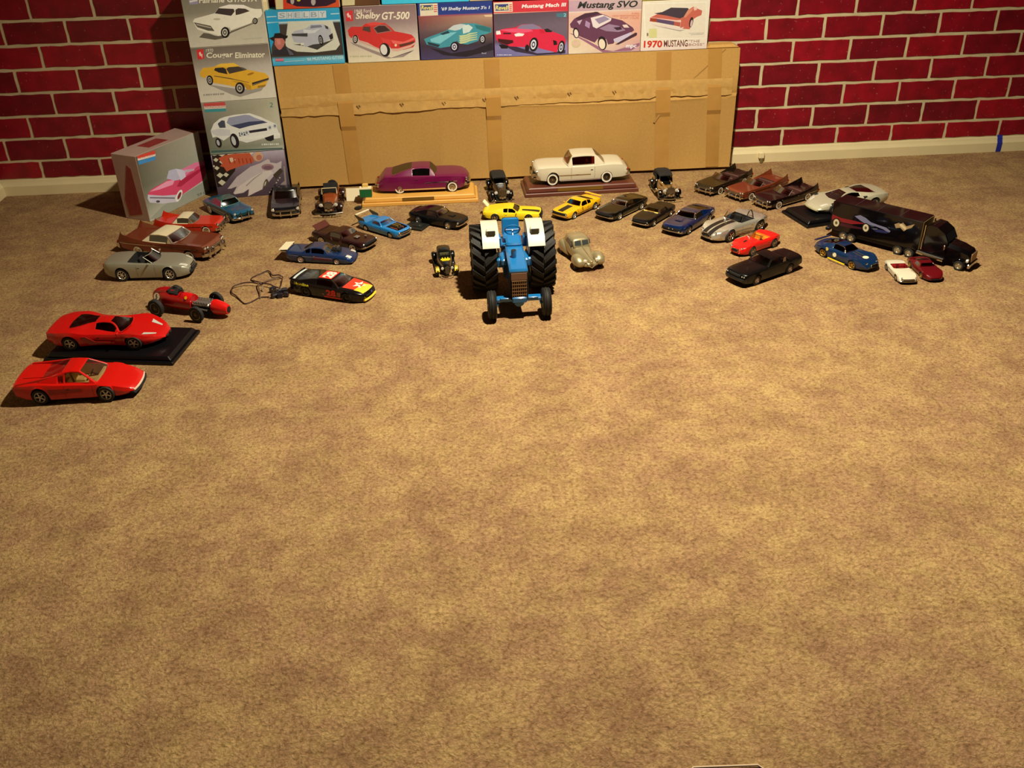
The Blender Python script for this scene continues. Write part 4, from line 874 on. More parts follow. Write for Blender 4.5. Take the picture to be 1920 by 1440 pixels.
# 2  red supercar on black base
def base_block(P, ang, w, d, h, m, name, label, step=.012, cat='display base', step_h=.45, plaque=None, **k):
    r = empty(name, tuple(P), ang, label=label, cat=cat, **k); mb = MB(); mb.box((0,0,h*step_h/2), (w, d, h*step_h), bev=.0015); mb.box((0,0,h*step_h+h*(1-step_h)/2), (w-step, d-step, h*(1-step_h)), bev=.0025, taper=.975); mb.build('plinth', m, r, smooth=0)
    if plaque:
        mb = MB(); mb.box((plaque[0], -d/2+step*.42, h*step_h+h*(1-step_h)*.5), (plaque[1], .0015, h*(1-step_h)*.74), rot=Matrix.Rotation(-.05, 3, 'X')); mb.build('plaque', plaque[2], r, smooth=0)
    return r
BASEB = mat('black_base_plastic', (9,9,12), .4, 0, .1, spec=.25)
sp = dict(L=.255, W=.222, xf=.27, xr=-.29, r=.068, tyre=.055, rim='star', rimm=mat('silver_rim'), paint=RED2, interior=INTDARK,
    top=[(-.5,.170),(-.48,.182),(-.3,.190),(-.12,.176),(.08,.150),(.22,.132),(.36,.112),(.46,.090),(.5,.070)], sh=[(-.5,.160),(-.42,.176),(-.28,.182),(-.12,.152),(.05,.146),(.25,.158),(.38,.128),(.46,.090),(.5,.062)], sfill=.42,
    plan=[(-.5,.86),(-.4,1.0),(-.25,1.0),(-.02,.88),(.12,.9),(.27,.96),(.38,.86),(.46,.6),(.5,.34)], bowf=.03, flare=.004,
    cab=dict(x=(.19,.035,-.09,-.34), h=.218, win=[(-.08,.12)], tum=.44, wb=.76, fr=.007, bow=.06, round=True, minh=.016, arch=.004, rearglass=True), glassm=G_SMOKE, bumperm=None, tail=(.14,.14,.02,.022), doors=(.17,-.07), handlem=BLACKP, mirror=-1)
root, b = make_car(sp, 'red supercar with pointed nose and smoked windscreen standing on a black display base'); L = b.L
mb = MB(); mb.prism([(.10*L,.075*L),(-.12*L,.062*L),(-.19*L,.135*L),(-.14*L,.14*L),(-.06*L,.09*L),(.10*L,.085*L)], -.208*L, -.2155*L); mb.build('side_scoop', mat('paint_deep_red'), root)
for s_ in (1,-1):
    mb = MB(); b.top_patch(mb, .33, .43, s_*.10, s_*.15, .002, y0b=s_*.07, y1b=s_*.09); mb.build('headlight', LENS, root)
    mb = MB(); b.bar(mb, 1, .052, .055, .009, .02, .003, y0=.015) if s_ > 0 else b.bar(mb, 1, .052, -.015, .009, .02, .003, y0=-.055); mb.build('nose_intake', MATBLK, root)
eb = at(349, 652); u_ = (at(323,684)-at(62,676)); eang = math.atan2(u_.y, u_.x); bw_, bd_ = .295, .155
B2 = at(325,686); ux = Vector((math.cos(eang), math.sin(eang), 0)); uy = Vector((-ux.y, ux.x, 0)); ctr = B2-ux*bw_/2+uy*bd_/2
base_block(ctr, eang, bw_, bd_, .017, BASEB, 'display_base', 'black rectangular display base under the red pointed-nose supercar')
place(root, b, (243.5,651), (118,652), 'R', z=.0175)
# 3  red 1950s grand prix racer
r3 = empty('model_race_car', label='red vintage open-wheel racer number 5 with its bonnet off and bare engine', cat='model car'); L = .205; MROON = paint((168,14,18)); NOSE = paint((205,22,18))
prof = [(-.46,.0,.13),(-.44,.04,.13),(-.38,.075,.13),(-.28,.092,.135),(-.15,.092,.13),(-.02,.086,.125),(.06,.082,.12)]
def tub(mb, pr, zc=.115, n=16, mi=0, openx=None):
    rings = []
    for x, rad, zc_ in pr:
        rings.append([(x*L, rad*math.cos(2*PI*i/n)*L, (zc_+rad*1.02*math.sin(2*PI*i/n)-.01)*L) for i in range(n)])
    V = [p for r_ in rings for p in r_]; mb.add(V, [(j*n+i, j*n+(i+1)%n, (j+1)*n+(i+1)%n, (j+1)*n+i) for j in range(len(pr)-1) for i in range(n)]+[tuple(range(n)), tuple((len(pr)-1)*n+i for i in range(n))], mi)
mb = MB(); tub(mb, prof); mb.build('body', MROON, r3)
mb = MB(); tub(mb, [(.30,.072,.11),(.34,.074,.11),(.42,.062,.105),(.47,.045,.10),(.475,.035,.10)]); mb.build('nose_cone', NOSE, r3)
mb = MB(); mb.lathe([(.034*L,.002*L),(.030*L,.004*L),(0,.004*L)], (.474*L,0,.09*L), 'x', 16, cap=False); mb.build('nose_intake', MATBLK, r3)
mb = MB(); mb.box((.18*L,0,.065*L), (.27*L,.14*L,.05*L), bev=.004*L); mb.build('engine_bay', MATBLK, r3)
mb = MB(); mb.box((.17*L,0,.11*L), (.2*L,.05*L,.05*L), bev=.004*L)
for s_ in (1,-1):
    mb.box((.17*L, s_*.045*L, .125*L), (.2*L,.035*L,.022*L), bev=.004*L, rot=Matrix.Rotation(s_*-.4,3,'X'))
    for k in range(6): mb.lathe([(.011*L,-.004*L),(.012*L,.012*L),(.006*L,.014*L)], ((.09+k*.032)*L, s_*.052*L, .14*L), 'z', 8)
    mb.tube([(.09*L,s_*.075*L,.08*L),(.15*L,s_*.085*L,.095*L),(.26*L,s_*.08*L,.085*L)], .008*L, 6)
mb.build('engine', mat('engine_aluminium', (170,165,160), .35, .8), r3)
mb = MB(); mb.lathe([(.055*L,0),(.06*L,.006*L),(.052*L,.012*L)], (-.17*L,0,.202*L), 'z', 16, cap=True); mb.box((-.16*L,0,.200*L),(.13*L,.11*L,.022*L),bev=.01*L); mb.build('cockpit', MATBLK, r3)
mb = MB(); mb.box((-.225*L,0,.212*L),(.02*L,.09*L,.035*L),bev=.006*L); mb.build('seat', MATBLK, r3)
mb = MB(); tub(mb, [(-.44,.02,.165),(-.38,.045,.182),(-.30,.056,.192),(-.24,.056,.195)]); mb.build('headrest_fairing', MROON, r3)
add_steer(r3, -.09*L, 0, .225*L, L*1.1)
mb = MB(); tub(mb, [(-.07,.05,.165),(-.02,.07,.148),(.05,.078,.13)]); mb.build('scuttle', NOSE, r3)
mb = MB(); mb.tube([(-.06*L,.06*L,.205*L),(-.05*L,.0,.235*L),(-.06*L,-.06*L,.205*L)], .004*L, 5); mb.build('wind_deflector', G_CLEAR, r3)
for (x, rr_w, ty) in ((.20,.082,.042),(-.30,.088,.052)):
    for s_ in (1,-1): add_wheel(r3, x*L, s_*.182*L, rr_w*L, ty*L, 'wire', mat('grey_wire_rim', (120,112,100), .4, .6))
    mb = MB(); mb.tube([(x*L,-.17*L,.085*L),(x*L,.17*L,.085*L)], .010*L, 8); mb.tube([((x-.05)*L,-.06*L,.07*L),(x*L,-.15*L,.08*L)], .006*L, 6); mb.tube([((x-.05)*L,.06*L,.07*L),(x*L,.15*L,.08*L)], .006*L, 6); mb.build('axle', mat('dark_steel', (70,60,56), .4, .8), r3)
def decal_disc(root, c, rad, nrm, col, name='number_roundel', txt=None, tcol=(30,20,20)):
    """printed disc lying on a side of the body, tilted by angle nrm about x"""
    mb = MB(); n = 20; s_ = -1 if c[1] < 0 else 1; R_ = Matrix.Rotation(s_*nrm, 3, 'X')
    V = [R_ @ Vector((rad*math.cos(2*PI*i/n), 0, rad*math.sin(2*PI*i/n)))+Vector(c) for i in range(n)]; mb.add(V, [tuple(range(n))]); ms = [mat('decal_%d_%d_%d' % col, col, .4)]
    if txt:
        vs_, fs = text_polys(txt, rad*1.0*(.55 if len(txt) == 1 else 1.2), rad*1.25, 0, .02); ox = rad*.5*(.55 if len(txt) == 1 else 1.2); ms.append(mat('decal_%d_%d_%d' % tcol, tcol, .4))
        mb.add([R_ @ Vector(((a-ox)*(-s_), s_*.0004, z-rad*.62))+Vector(c) for a, z in vs_], fs, 1)
    return mb.build(name, ms, root, smooth=0)
decal_disc(r3, (-.35*L,-.0790*L,.1590*L), .038*L, .43, (214,196,160), txt='5', tcol=(60,34,20))
decal_disc(r3, (.012*L,-.066*L,.185*L), .017*L, .7, (226,160,20), 'shield_badge')
A, B = at(378,604), at(294.5,587); hd = math.atan2(A.y-B.y, A.x-B.x); hd = -.40; m_ = (A+B)/2; u = Vector((math.cos(hd), math.sin(hd), 0)); n = Vector((-u.y, u.x, 0)); r3.location = m_+n*.195*L+u*.05*L; r3.location.z = 0; r3.rotation_euler = (0,0,hd)
# 4  silver roadster
SILV = mat('paint_silver_grey', (156,154,136), .34, .4, .6)
sp = dict(L=.248, W=.202, xf=.275, xr=-.285, r=.076, tyre=.052, rim='spoke7', rimm=mat('bright_alloy', (225,220,205), .25, .8), paint=SILV, interior=INTDARK,
    top=[(-.5,.190),(-.47,.214),(-.3,.222),(-.1,.205),(.12,.196),(.3,.186),(.44,.160),(.48,.140),(.5,.12)], sh=[(-.5,.184),(-.46,.204),(-.3,.208),(-.1,.196),(.12,.188),(.3,.176),(.44,.150),(.5,.11)],
    plan=[(-.5,.8),(-.44,.93),(-.25,1.0),(.1,.98),(.3,1.0),(.42,.92),(.5,.68)], bowf=.04, flare=.004, cockpit=(-.20,.09), zfloor=.08, ckw=.80, bumperm=None, grille=(.115,.06,.022,MATBLK,3), doors=(.11,-.10), seats=(-.09,.09,INTDARK), dash=(.075,.185,INTDARK), tail=(.17,.135,.022,.012), handlem=SILV, mirror=True, mirrorm=SILV)
root, b = make_car(sp, 'silver two-seat roadster with open black cockpit, third from the front on the left'); L = b.L
open_screen(b, root, .135, .035, .262, .150, .05, G_SMOKE, SILV)
for s_ in (1,-1):
    mb = MB(); V = []; b.top_patch(mb, .40, .475, s_*.105, s_*.152, .002, y0b=s_*.085, y1b=s_*.125); mb.build('headlight', LENS, root)
mb = MB(); b.bar(mb, 1, .07, .12, .014, .02, .008); mb.build('lower_grille', MATBLK, root)
place(root, b, (320.7,526), (220,528), 'R')
# 5-7  finned fifties cars
def fifties(**k):
    d = dict(L=.232, W=.178, xf=.315, xr=-.245, r=.060, rar=.045, tyre=.036, rim='cap', white=True, fin=True, crown=.01, top=[(-.5,.13),(-.47,.150),(-.3,.156),(.0,.156),(.3,.160),(.46,.158),(.5,.142)],
        sh=[(-.5,.205),(-.47,.205),(-.40,.192),(-.25,.168),(-.05,.155),(.3,.160),(.46,.160),(.5,.145)], shw=.97, lean=.98, plan=[(-.5,.90),(-.3,.99),(.1,1),(.4,.99),(.5,.93)], bowf=.025, bumper_z=.075, bumper_h=.022, guards=[.06,.14],
        grille=(.118,.125,.020,CHROME_D,3), lights=[(.150,.140,.014),(.118,.140,.014)], tail=(.125,.15,.012,.010), trim=(-.47,.44,.12,.125), rocker=True, raker=-.5)
    d.update(k); return d
COP = mat('paint_copper_brown', (140,66,40), .3, .45, .8)
sp = fifties(paint=COP, roofm=mat('paint_cream', (226,214,176), .4, 0, .5), framem=CHROME, L=.262, r=.052, cockpit=(-.12,.14), zfloor=.07, interior=mat('dark_red_interior', (70,14,16), .6), cab=dict(x=(.175,.085,-.10,-.215), h=.235, win=[(-.11,.10)], tum=.22, wb=.93, z3=.158), glassm=glass('bright_window_glass', (150,105,98), .10), seats=(-.02,.07,mat('dark_red_interior')),
    finw=.9, sh=[(-.5,.238),(-.44,.222),(-.32,.19),(-.15,.162),(-.05,.156),(.3,.168),(.46,.164),(.5,.150)], bumper_h=.03, guards=[.05,.13])
root, b = make_car(sp, 'copper brown finned fifties hardtop with cream roof and heavy chrome nose', group=None); L = b.L
place(root, b, (365,488), (236,474), 'R')
sp = fifties(paint=paint((196,44,20)), roofm=mat('paint_cream'), framem=CHROME, L=.215, cab=dict(x=(.16,.07,-.10,-.2), h=.238, win=[(-.1,.08)], tum=.2, wb=.93, z3=.158), finw=.9, sh=[(-.5,.242),(-.44,.226),(-.32,.192),(-.15,.162),(-.05,.156),(.3,.160),(.46,.160),(.5,.145)], lights=[(.140,.140,.022)], trim=(-.2,.44,.10,.12))
root, b = make_car(sp, 'orange-red finned fifties hardtop with cream roof, half hidden behind the copper brown car')
placec(root, 366, 432, -8)
TEAL = mat('paint_teal_blue', (20,88,124), .35, .3, .7)
sp = fifties(paint=TEAL, roofm=mat('paint_teal_grey', (70,104,104), .35, .3, .6), L=.196, W=.19, r=.066, fin=False, sh=None, crown=.012, rim='cap', top=[(-.5,.14),(-.46,.172),(-.3,.182),(.1,.184),(.34,.184),(.46,.178),(.5,.15)], cab=dict(x=(.15,.06,-.12,-.30), h=.278, win=[(-.14,-.03),(-.015,.10)], tum=.3, round=True), glassm=glass('green_window_glass', (120,150,120), .2), bumper_z=.08, grille=(.13,.12,.022,mat('teal_dark', (16,60,66), .3, .3, .5)), rar=.07, lights=[(.145,.158,.02)], guards=[.06], raker=0)
root, b = make_car(sp, 'teal blue fifties coupe with chrome bumper guards, in front of the white bubble-top kit box'); L = b.L
mb = MB()
for s_ in (1,-1): mb.tube([(.505*L,s_*.06*L,.17*L),(.525*L,s_*.06*L,.10*L),(.52*L,s_*.06*L,.06*L)], .009*L, 6)
mb.build('bumper_guard', CHROME, root)
place(root, b, (436,415.5), (400,397.5), 'R')
# 8  small black chromed car seen from the front
sp = fifties(paint=mat('paint_blue_black', (14,15,24), .25, .2, .9), L=.19, W=.195, r=.066, rar=.072, white=False, cockpit=(-.3,.12), zfloor=.07, sh=[(-.5,.215),(-.46,.212),(-.3,.192),(.0,.182),(.34,.186),(.46,.186),(.5,.165)], top=[(-.5,.16),(-.46,.175),(-.3,.182),(.1,.176),(.34,.176),(.46,.172),(.5,.15)], bumper_z=.075, bumper_h=.024, guards=[.07], grille=(.125,.13,.018,CHROME_D,2), lights=[(.165,.145,.024)], seats=(-.03,.08,INTDARK,-.2), raker=0)
root, b = make_car(sp, 'small black convertible with chrome bumper facing forward, right of the teal coupe'); L = b.L
open_screen(b, root, .14, .07, .27, .155, .03, glass('bright_window_glass'), CHROME); placec(root, 541, 388, -84)
# white cadillac-like and purple custom on wooden bases
WH = mat('paint_ivory_white', (206,198,174), .32, 0, .5)
WOODY = mat('light_wood', (214,160,74), .45, 0, .2, noise=(18,.12)); WOODD = mat('dark_walnut', (92,46,34), .4, 0, .3, noise=(14,.25)); BRASS = mat('brass_plaque', (150,118,52), .35, .7)
a_ = at(679,389); c_ = at(897,379); ang = math.atan2(c_.y-a_.y, c_.x-a_.x); w_ = (c_-a_).length; d_ = .125; ctr = (a_+c_)/2+Vector((-math.sin(ang), math.cos(ang), 0))*d_/2; PB = ctr.copy(); PA = ang
base_block(ctr, ang, w_, d_, .024, WOODY, 'display_base', 'pale wooden display base with brass plaque under the purple custom car', plaque=(-.005,.095,BRASS))
PUR = paint((104,6,66)); sp = fifties(paint=PUR, L=.288, W=.19, r=.056, rar=.02, fin=False, sh=None, crown=.012, sfill=.75, top=[(-.5,.10),(-.47,.165),(-.40,.196),(-.2,.198),(.0,.190),(.16,.188),(.32,.186),(.44,.176),(.49,.15),(.5,.12)], bot=[(-.5,.05),(-.45,.03),(-.3,.026),(.2,.026),(.4,.03),(.47,.045),(.5,.06)],
    cab=dict(x=(.17,.08,-.10,-.34), h=.262, win=[(-.10,.09)], tum=.34, fr=.012, round=True, minh=.03), plan=[(-.5,.7),(-.42,.9),(-.2,1),(.3,1),(.44,.93),(.5,.7)], bowf=.05, bumper_z=.075, bumper_h=.022, guards=[], grille=(.11,.10,.02,CHROME_D,3), lights=[(.15,.13,.02)], trim=(.02,.4,.112,.118), skirt=True, tail=(.10,.10,.014,.012), doors=(.13,-.09), glassm=G_SMOKE)
root, b = make_car(sp, 'glossy purple lowered custom car with whitewall tyres on a pale wooden base'); root.location = ctr+Vector((.006, .012, .0245)); root.rotation_euler = (0,0,ang)
# white/green packet and card tag on the base end
m1 = mat('green_card', (14,92,50), .4); m2 = mat('white_card', (226,216,180), .5)
q = ctr+Vector((-math.cos(ang)*(w_/2-.013), -math.sin(ang)*(w_/2-.013), .0245))+Vector((0,-.035,0)); r = empty('small_packet', tuple(q), ang, label='small white and green packet standing on the left end of the pale wooden base', cat='packet')
mb = MB(); mb.box((0,0,.012), (.036,.018,.024), bev=.0008); mb.build('packet_body', m1, r, smooth=0); mb = MB(); mb.box((0,0,.0265), (.0364,.020,.005), bev=.0008); mb.build('packet_lid', m2, r, smooth=0); mb = MB(); mb.box((.0,.002,.034), (.017,.010,.010), bev=.001); mb.build('packet_cap', mat('wood_cap', (216,176,96), .5), r, smooth=0)
pp = at(667,377); mb = MB(); mb.box((0,0,.0195), (.056,.0012,.039), bev=.0004); o = mb.build('paper_card', m2, smooth=0, loc=(pp.x, pp.y, .0)); o.rotation_euler = (-.35,0,-.06); tag(o, 'blank cream card propped up beside the pale wooden base', 'card')
a_ = at(985,371.5); c_ = at(1197.4,359.5); ang = math.atan2(c_.y-a_.y, c_.x-a_.x); w_ = (c_-a_).length; d_ = .135; ctr = (a_+c_)/2+Vector((-math.sin(ang), math.cos(ang), 0))*d_/2
base_block(ctr, ang, w_, d_, .026, WOODD, 'display_base', 'dark walnut display base with brass plaque under the white fifties coupe', plaque=(-.005,.14,BRASS))
sp = fifties(paint=WH, L=.300, W=.180, r=.060, rar=.040, fin=False, sh=None, crown=.014, top=[(-.5,.12),(-.485,.15),(-.43,.182),(-.3,.192),(.0,.184),(.16,.184),(.34,.188),(.46,.182),(.49,.165),(.5,.14)], bot=[(-.5,.06),(-.4,.045),(.35,.04),(.46,.05),(.5,.06)], cockpit=(-.16,.15), zfloor=.07, interior=mat('red_interior', (150,20,24), .5),
    cab=dict(x=(.185,.105,-.13,-.245), h=.276, win=[(-.12,.12)], tum=.24, round=True, arch=.006, fr=.01, minh=.03), plan=[(-.5,.8),(-.4,.94),(-.1,1),(.3,1),(.44,.97),(.5,.84)], bumper_z=.085, bumper_h=.028, guards=[.07], grille=(.13,.10,.022,CHROME_D,3), lights=[(.165,.14,.02)], trim=(-.08,.30,.098,.098), doors=(.12,-.12), glassm=glass('pale_window_glass'), seats=(-.03,.07,mat('red_interior')), dash=(.15,.15,mat('red_interior')), rim='wire', roofm=mat('paint_ivory_white'), framem=None)
root, b = make_car(sp, 'white fifties hardtop with red interior and whitewall tyres on a dark wooden base'); root.location = ctr+Vector((-.004, .008, .0265)); root.rotation_euler = (0,0,ang+PI)
# three finned convertibles
CHX = glass('bright_window_glass')
for nm, pm, (px_, py_), hd, lab, ln in (('a', mat('paint_dark_olive', (26,20,11), .3, .1, .5, spec=.3), (1352,342), -142, 'dark olive finned convertible, furthest left and back of the three in a row', .235), ('b', mat('paint_bronze_brown', (134,62,34), .35, .35, .7), (1412,352), -148, 'bronze brown finned convertible between the two dark ones', .235), ('c', mat('paint_maroon_black', (18,6,8), .25, 0, .5, spec=.3), (1468,368), -152, 'black-maroon finned convertible nearest the black display base', .235)):
    sp = fifties(name='model_convertible', paint=pm, L=ln, cockpit=(-.22,.12), zfloor=.07, W=.172, finw=.91, sh=[(-.5,.246),(-.44,.232),(-.3,.196),(-.12,.166),(-.02,.156),(.3,.160),(.46,.160),(.5,.145)], interior=mat('dusty_rose_interior', (92,58,52), .5, .2), raker=-.35)
    root, b = make_car(sp, lab, group='finned convertibles parked in a row'); L = b.L
    open_screen(b, root, .15, .075, .222, .145, .03, CHX, CHROME)
    for xx in (-.02, -.16):
        mb = MB(); mb.box((xx*L,0,.12*L), (.03*L,.25*L,.09*L), bev=.01*L); mb.build('bench_seat', mat('dusty_rose_interior'), root)
    add_steer(root, .05*L, .07*L, .17*L, L); placec(root, px_, py_, hd)
# ---- muscle cars in the arc
BM = mat('paint_black_brown', (12,9,8), .3, 0, .4, spec=.25); STR = mat('decal_black', (26,22,18), .4)
root, b = make_car(fastback(paint=mat('paint_black_violet', (9,7,10), .3, 0, .35, spec=.25), L=.192, cab=dict(x=(.14,.04,-.13,-.42), h=.27, win=[(-.12,.09)], tum=.28, round=True), scoop=(.26,0,.12,.10,.012), framem=None, glassm=G_CLEAR, rim='cap', mirror=-1), 'black fastback coupe with clear windscreen, just behind the tractor on its left side'); place(root, b, (840.5,430.5), (783.6,419), 'R')
YEL = paint((226,202,30)); YEL2 = paint((232,176,10))
sp = fastback(paint=YEL, L=.184, r=.068, cab=dict(rearglass=False, x=(.13,.02,-.14,-.44), h=.262, win=[(-.14,-.06),(-.05,.09)], tum=.26, fr=.008), stripe=[(.17,.47,-.075,-.01,STR,dict(y0b=-.095,y1b=-.0))], glassm=G_SMOKE, rim='spoke5', bumperm=mat('black_bumper', (20,18,18), .4), grille=(.13,.16,.022), mirror=-1, lights=[])
root, b = make_car(sp, 'lemon yellow fastback with black bonnet stripe, directly behind the blue tractor'); L = b.L
place(root, b, (976.5,417.5), (922,416.5), 'R')
mb = MB(); mb.box((-.47*L,.1*L,.235*L), (.13*L,.10*L,.012*L), rot=Matrix.Rotation(.9,3,'Y') @ Matrix.Rotation(.2,3,'X')); mb.tube([(-.46*L,.1*L,.19*L),(-.45*L,.1*L,.22*L)], .006*L, 5); mb.build('raised_white_flap', mat('white_card'), root, smooth=0)
sp = fastback(paint=YEL2, L=.186, xr=-.29, cab=dict(x=(.13,.03,-.12,-.34), h=.272, win=[(-.19,-.10),(-.085,.09)], tum=.26, fr=.008, round=False), stripe=[(.17,.46,-.055,.055,STR)], glassm=G_SMOKE, rim='spoke5', rimm=mat('bright_alloy'), mirror=True, low_mat=mat('brown_sill', (96,56,24), .4), low_j=1, bumperm=mat('amber_bumper', (150,110,40), .4, .2), grille=(.125,.15,.024), lights=[(.145,.125,.02)])
root, b = make_car(sp, 'orange-yellow fastback with black bonnet stripe, in front of the white fifties hardtop'); L = b.L
mb = MB(); mb.box((-.47*L,0,.208*L), (.05*L,.34*L,.01*L)); [mb.box((-.46*L,s_*.13*L,.198*L),(.02*L,.01*L,.02*L)) for s_ in (1,-1)]; mb.build('rear_spoiler', YEL2, root)
mb = MB(); b.side_patch(mb, -.2, .32, .06, .075, 1, .002, nx=14, nz=1); b.side_patch(mb, .20, .206, .07, .165, 1, .0025, nx=1, nz=4); mb.build('side_stripe', mat('brown_sill'), root)
place(root, b, (1077.3,409.8), (1117.2,391), 'L')
sp = fastback(paint=mat('paint_black_olive', (11,10,6), .22, 0, .5, spec=.25), L=.194, cab=dict(x=(.14,.03,-.12,-.40), h=.262, win=[(-.11,.08)], tum=.3, round=True), framem=CHROME, glassm=G_CLEAR, rim='spoke5', rimm=mat('bright_alloy'), grille=(.12,.16,.02), lights=[], rocker=True)
root, b = make_car(sp, 'glossy black fastback with chrome sill line, right of the orange-yellow fastback'); place(root, b, (1159.7,411.8), (1202,391.5), 'L')
sp = fastback(paint=BM, L=.186, xr=-.28, top=[(-.5,.172),(-.47,.186),(-.3,.190),(-.1,.186),(.12,.186),(.34,.178),(.46,.170),(.5,.154)], cab=dict(x=(.13,.05,-.14,-.22), h=.266, win=[(-.13,.09)], tum=.2), framem=CHROME, glassm=glass('pale_window_glass'), interior=mat('yellow_interior', (214,190,90), .5), cockpit=(-.14,.12), seats=(-.03,.07,mat('yellow_interior')), dash=(.10,.17,mat('yellow_interior')), rim='cap', grille=(.12,.15,.018), lights=[(.15,.12,.013)])
root, b = make_car(sp, 'black notchback coupe with pale yellow interior, between the black and the blue fastbacks'); place(root, b, (1228.9,424), (1262,404), 'L')
BLU = mat('paint_metallic_blue', (5,38,92), .22, .5, .95)
sp = fastback(paint=BLU, L=.198, top=[(-.5,.175),(-.47,.195),(-.36,.2),(-.1,.19),(.12,.19),(.34,.184),(.46,.174),(.5,.15)], sh=[(-.5,.17),(-.46,.186),(-.3,.186),(-.1,.17),(.15,.172),(.4,.17),(.5,.146)], cab=dict(x=(.14,.03,-.12,-.41), h=.272, win=[(-.10,.09)], tum=.28, round=True), framem=CHROME, glassm=G_SMOKE, rim='spoke5', grille=(.12,.15,.024), lights=[(.03,.12,.011)], scoop=(.25,0,.12,.12,.010))
root, b = make_car(sp, 'metallic blue fastback with chrome bumper and fog lamps, right of the black notchback'); place(root, b, (1293,439.3), (1331,416), 'L')
# silver and red open racers with long bonnets
SIL = mat('paint_polished_silver', (200,196,180), .26, .6, .9)
def cobra(**k):
    d = dict(L=.222, W=.208, xf=.27, xr=-.27, r=.082, ra=.094, tyre=.058, flare=.016, rim='spoke5', sfill=.8, top=[(-.5,.12),(-.46,.165),(-.36,.19),(-.22,.196),(.0,.19),(.18,.194),(.34,.178),(.44,.15),(.49,.12),(.5,.10)], sh=[(-.5,.11),(-.44,.16),(-.30,.196),(-.12,.172),(.02,.168),(.2,.178),(.32,.184),(.42,.155),(.5,.09)],
        plan=[(-.5,.62),(-.42,.82),(-.27,.94),(-.05,.88),(.15,.86),(.3,.9),(.42,.8),(.5,.5)], bowf=.05, cockpit=(-.19,.04), zfloor=.08, ckw=.82, bumperm=None, grille=(.105,.07,.026), grille_ring=True, lights=[(.108,.138,.018)], lout=-.030, doors=(.04,-.15), tail=(.125,.095,.012,.012), seats=(-.12,.09,INTDARK))
    d.update(k); return d
root, b = make_car(cobra(paint=SIL, stripe=[(.06,.485,-.075,-.012,STR),(.06,.485,.012,.075,STR)]), 'polished silver open two-seater with dark twin bonnet stripes'); L = b.L
open_screen(b, root, .07, .02, .255, .14, .03, G_CLEAR, CHROME)
for s_ in (1,-1):
    mb = MB(); mb.tube([(.14*L,s_*.215*L,.065*L),(.02*L,s_*.222*L,.06*L),(-.16*L,s_*.222*L,.055*L)], .012*L, 8); mb.build('side_exhaust', CHROME, root)
mb = MB(); pts = [Vector((-.2*L,(.02+.11*math.sin(t))*L,(.19+.1*math.sin(t))*L)) if False else Vector((-.2*L,(.03+.10*(i/8))*L,(.19+.1*math.sin(PI*i/8))*L)) for i, t in enumerate([0]*9)]; mb.tube(pts, .008*L, 6); mb.build('roll_bar', CHROME, root)
place(root, b, (1357,453), (1421,430), 'L')
root, b = make_car(cobra(paint=paint((224,26,20)), L=.152, W=.20, r=.075, ra=.086, tyre=.045, flare=.008, interior=mat('orange_interior', (224,140,40), .5), seats=(-.12,.085,mat('orange_interior')), rim='wire', rimm=CHROME), 'small red open two-seater with orange seats, between the silver open racer and the black sedan'); L = b.L
open_screen(b, root, .07, .02, .25, .14, .03, G_CLEAR, CHROME); mb = MB(); b.top_patch(mb, .22, .30, -.02, .02, .003); mb.build('hood_vent', STR, root)
mb = MB()
for s_ in (1,-1): mb.tube([((b.shx(.5,s_*.1)+.012)*L,s_*.1*L,.07*L),((b.shx(.5,s_*.1)+.012)*L,s_*.1*L,.16*L)], .006*L, 5)
mb.build('bumper_guard', CHROME, root); place(root, b, (1414.8,474.5), (1454,459.5), 'L')
# black eighties sedan
sp = fastback(paint=mat('paint_plain_black', (9,8,8), .3, 0, .25, spec=.2), L=.206, W=.180, r=.062, tyre=.04, xf=.29, xr=-.27, plan=[(-.5,.9),(-.4,.98),(.3,1),(.44,.97),(.5,.9)], top=[(-.5,.165),(-.485,.192),(-.2,.196),(.1,.19),(.3,.184),(.46,.172),(.485,.16),(.5,.13)], sh=[(-.5,.16),(-.48,.182),(-.2,.182),(.1,.176),(.3,.172),(.46,.162),(.5,.13)],
    cab=dict(x=(.14,.035,-.15,-.285), h=.272, win=[(-.085,.085),(-.17,-.115)], tum=.2, fr=.008, wb=.95), glassm=G_CLEAR, framem=None, rim='small', rimm=mat('pale_rim', (190,170,160), .4, .4), bumperm=mat('black_bumper'), bumper_h=.02, bumper_z=.09, grille=(.13,.09,.02,MATBLK), lights=[(.145,.135,.012),(.118,.135,.012)], lring=BLACKP, handlem=BLACKP)
root, b = make_car(sp, 'plain black boxy coupe with small pale wheels, front right of the arc'); L = b.L
mb = MB(); mb.prism([(-.175*L,.19*L),(-.12*L,.19*L),(-.125*L,.245*L),(-.165*L,.245*L)], .172*L, .176*L); mb.build('quarter_window', CHX, root, smooth=0)
place(root, b, (1420.7,531.5), (1479.8,511), 'L')
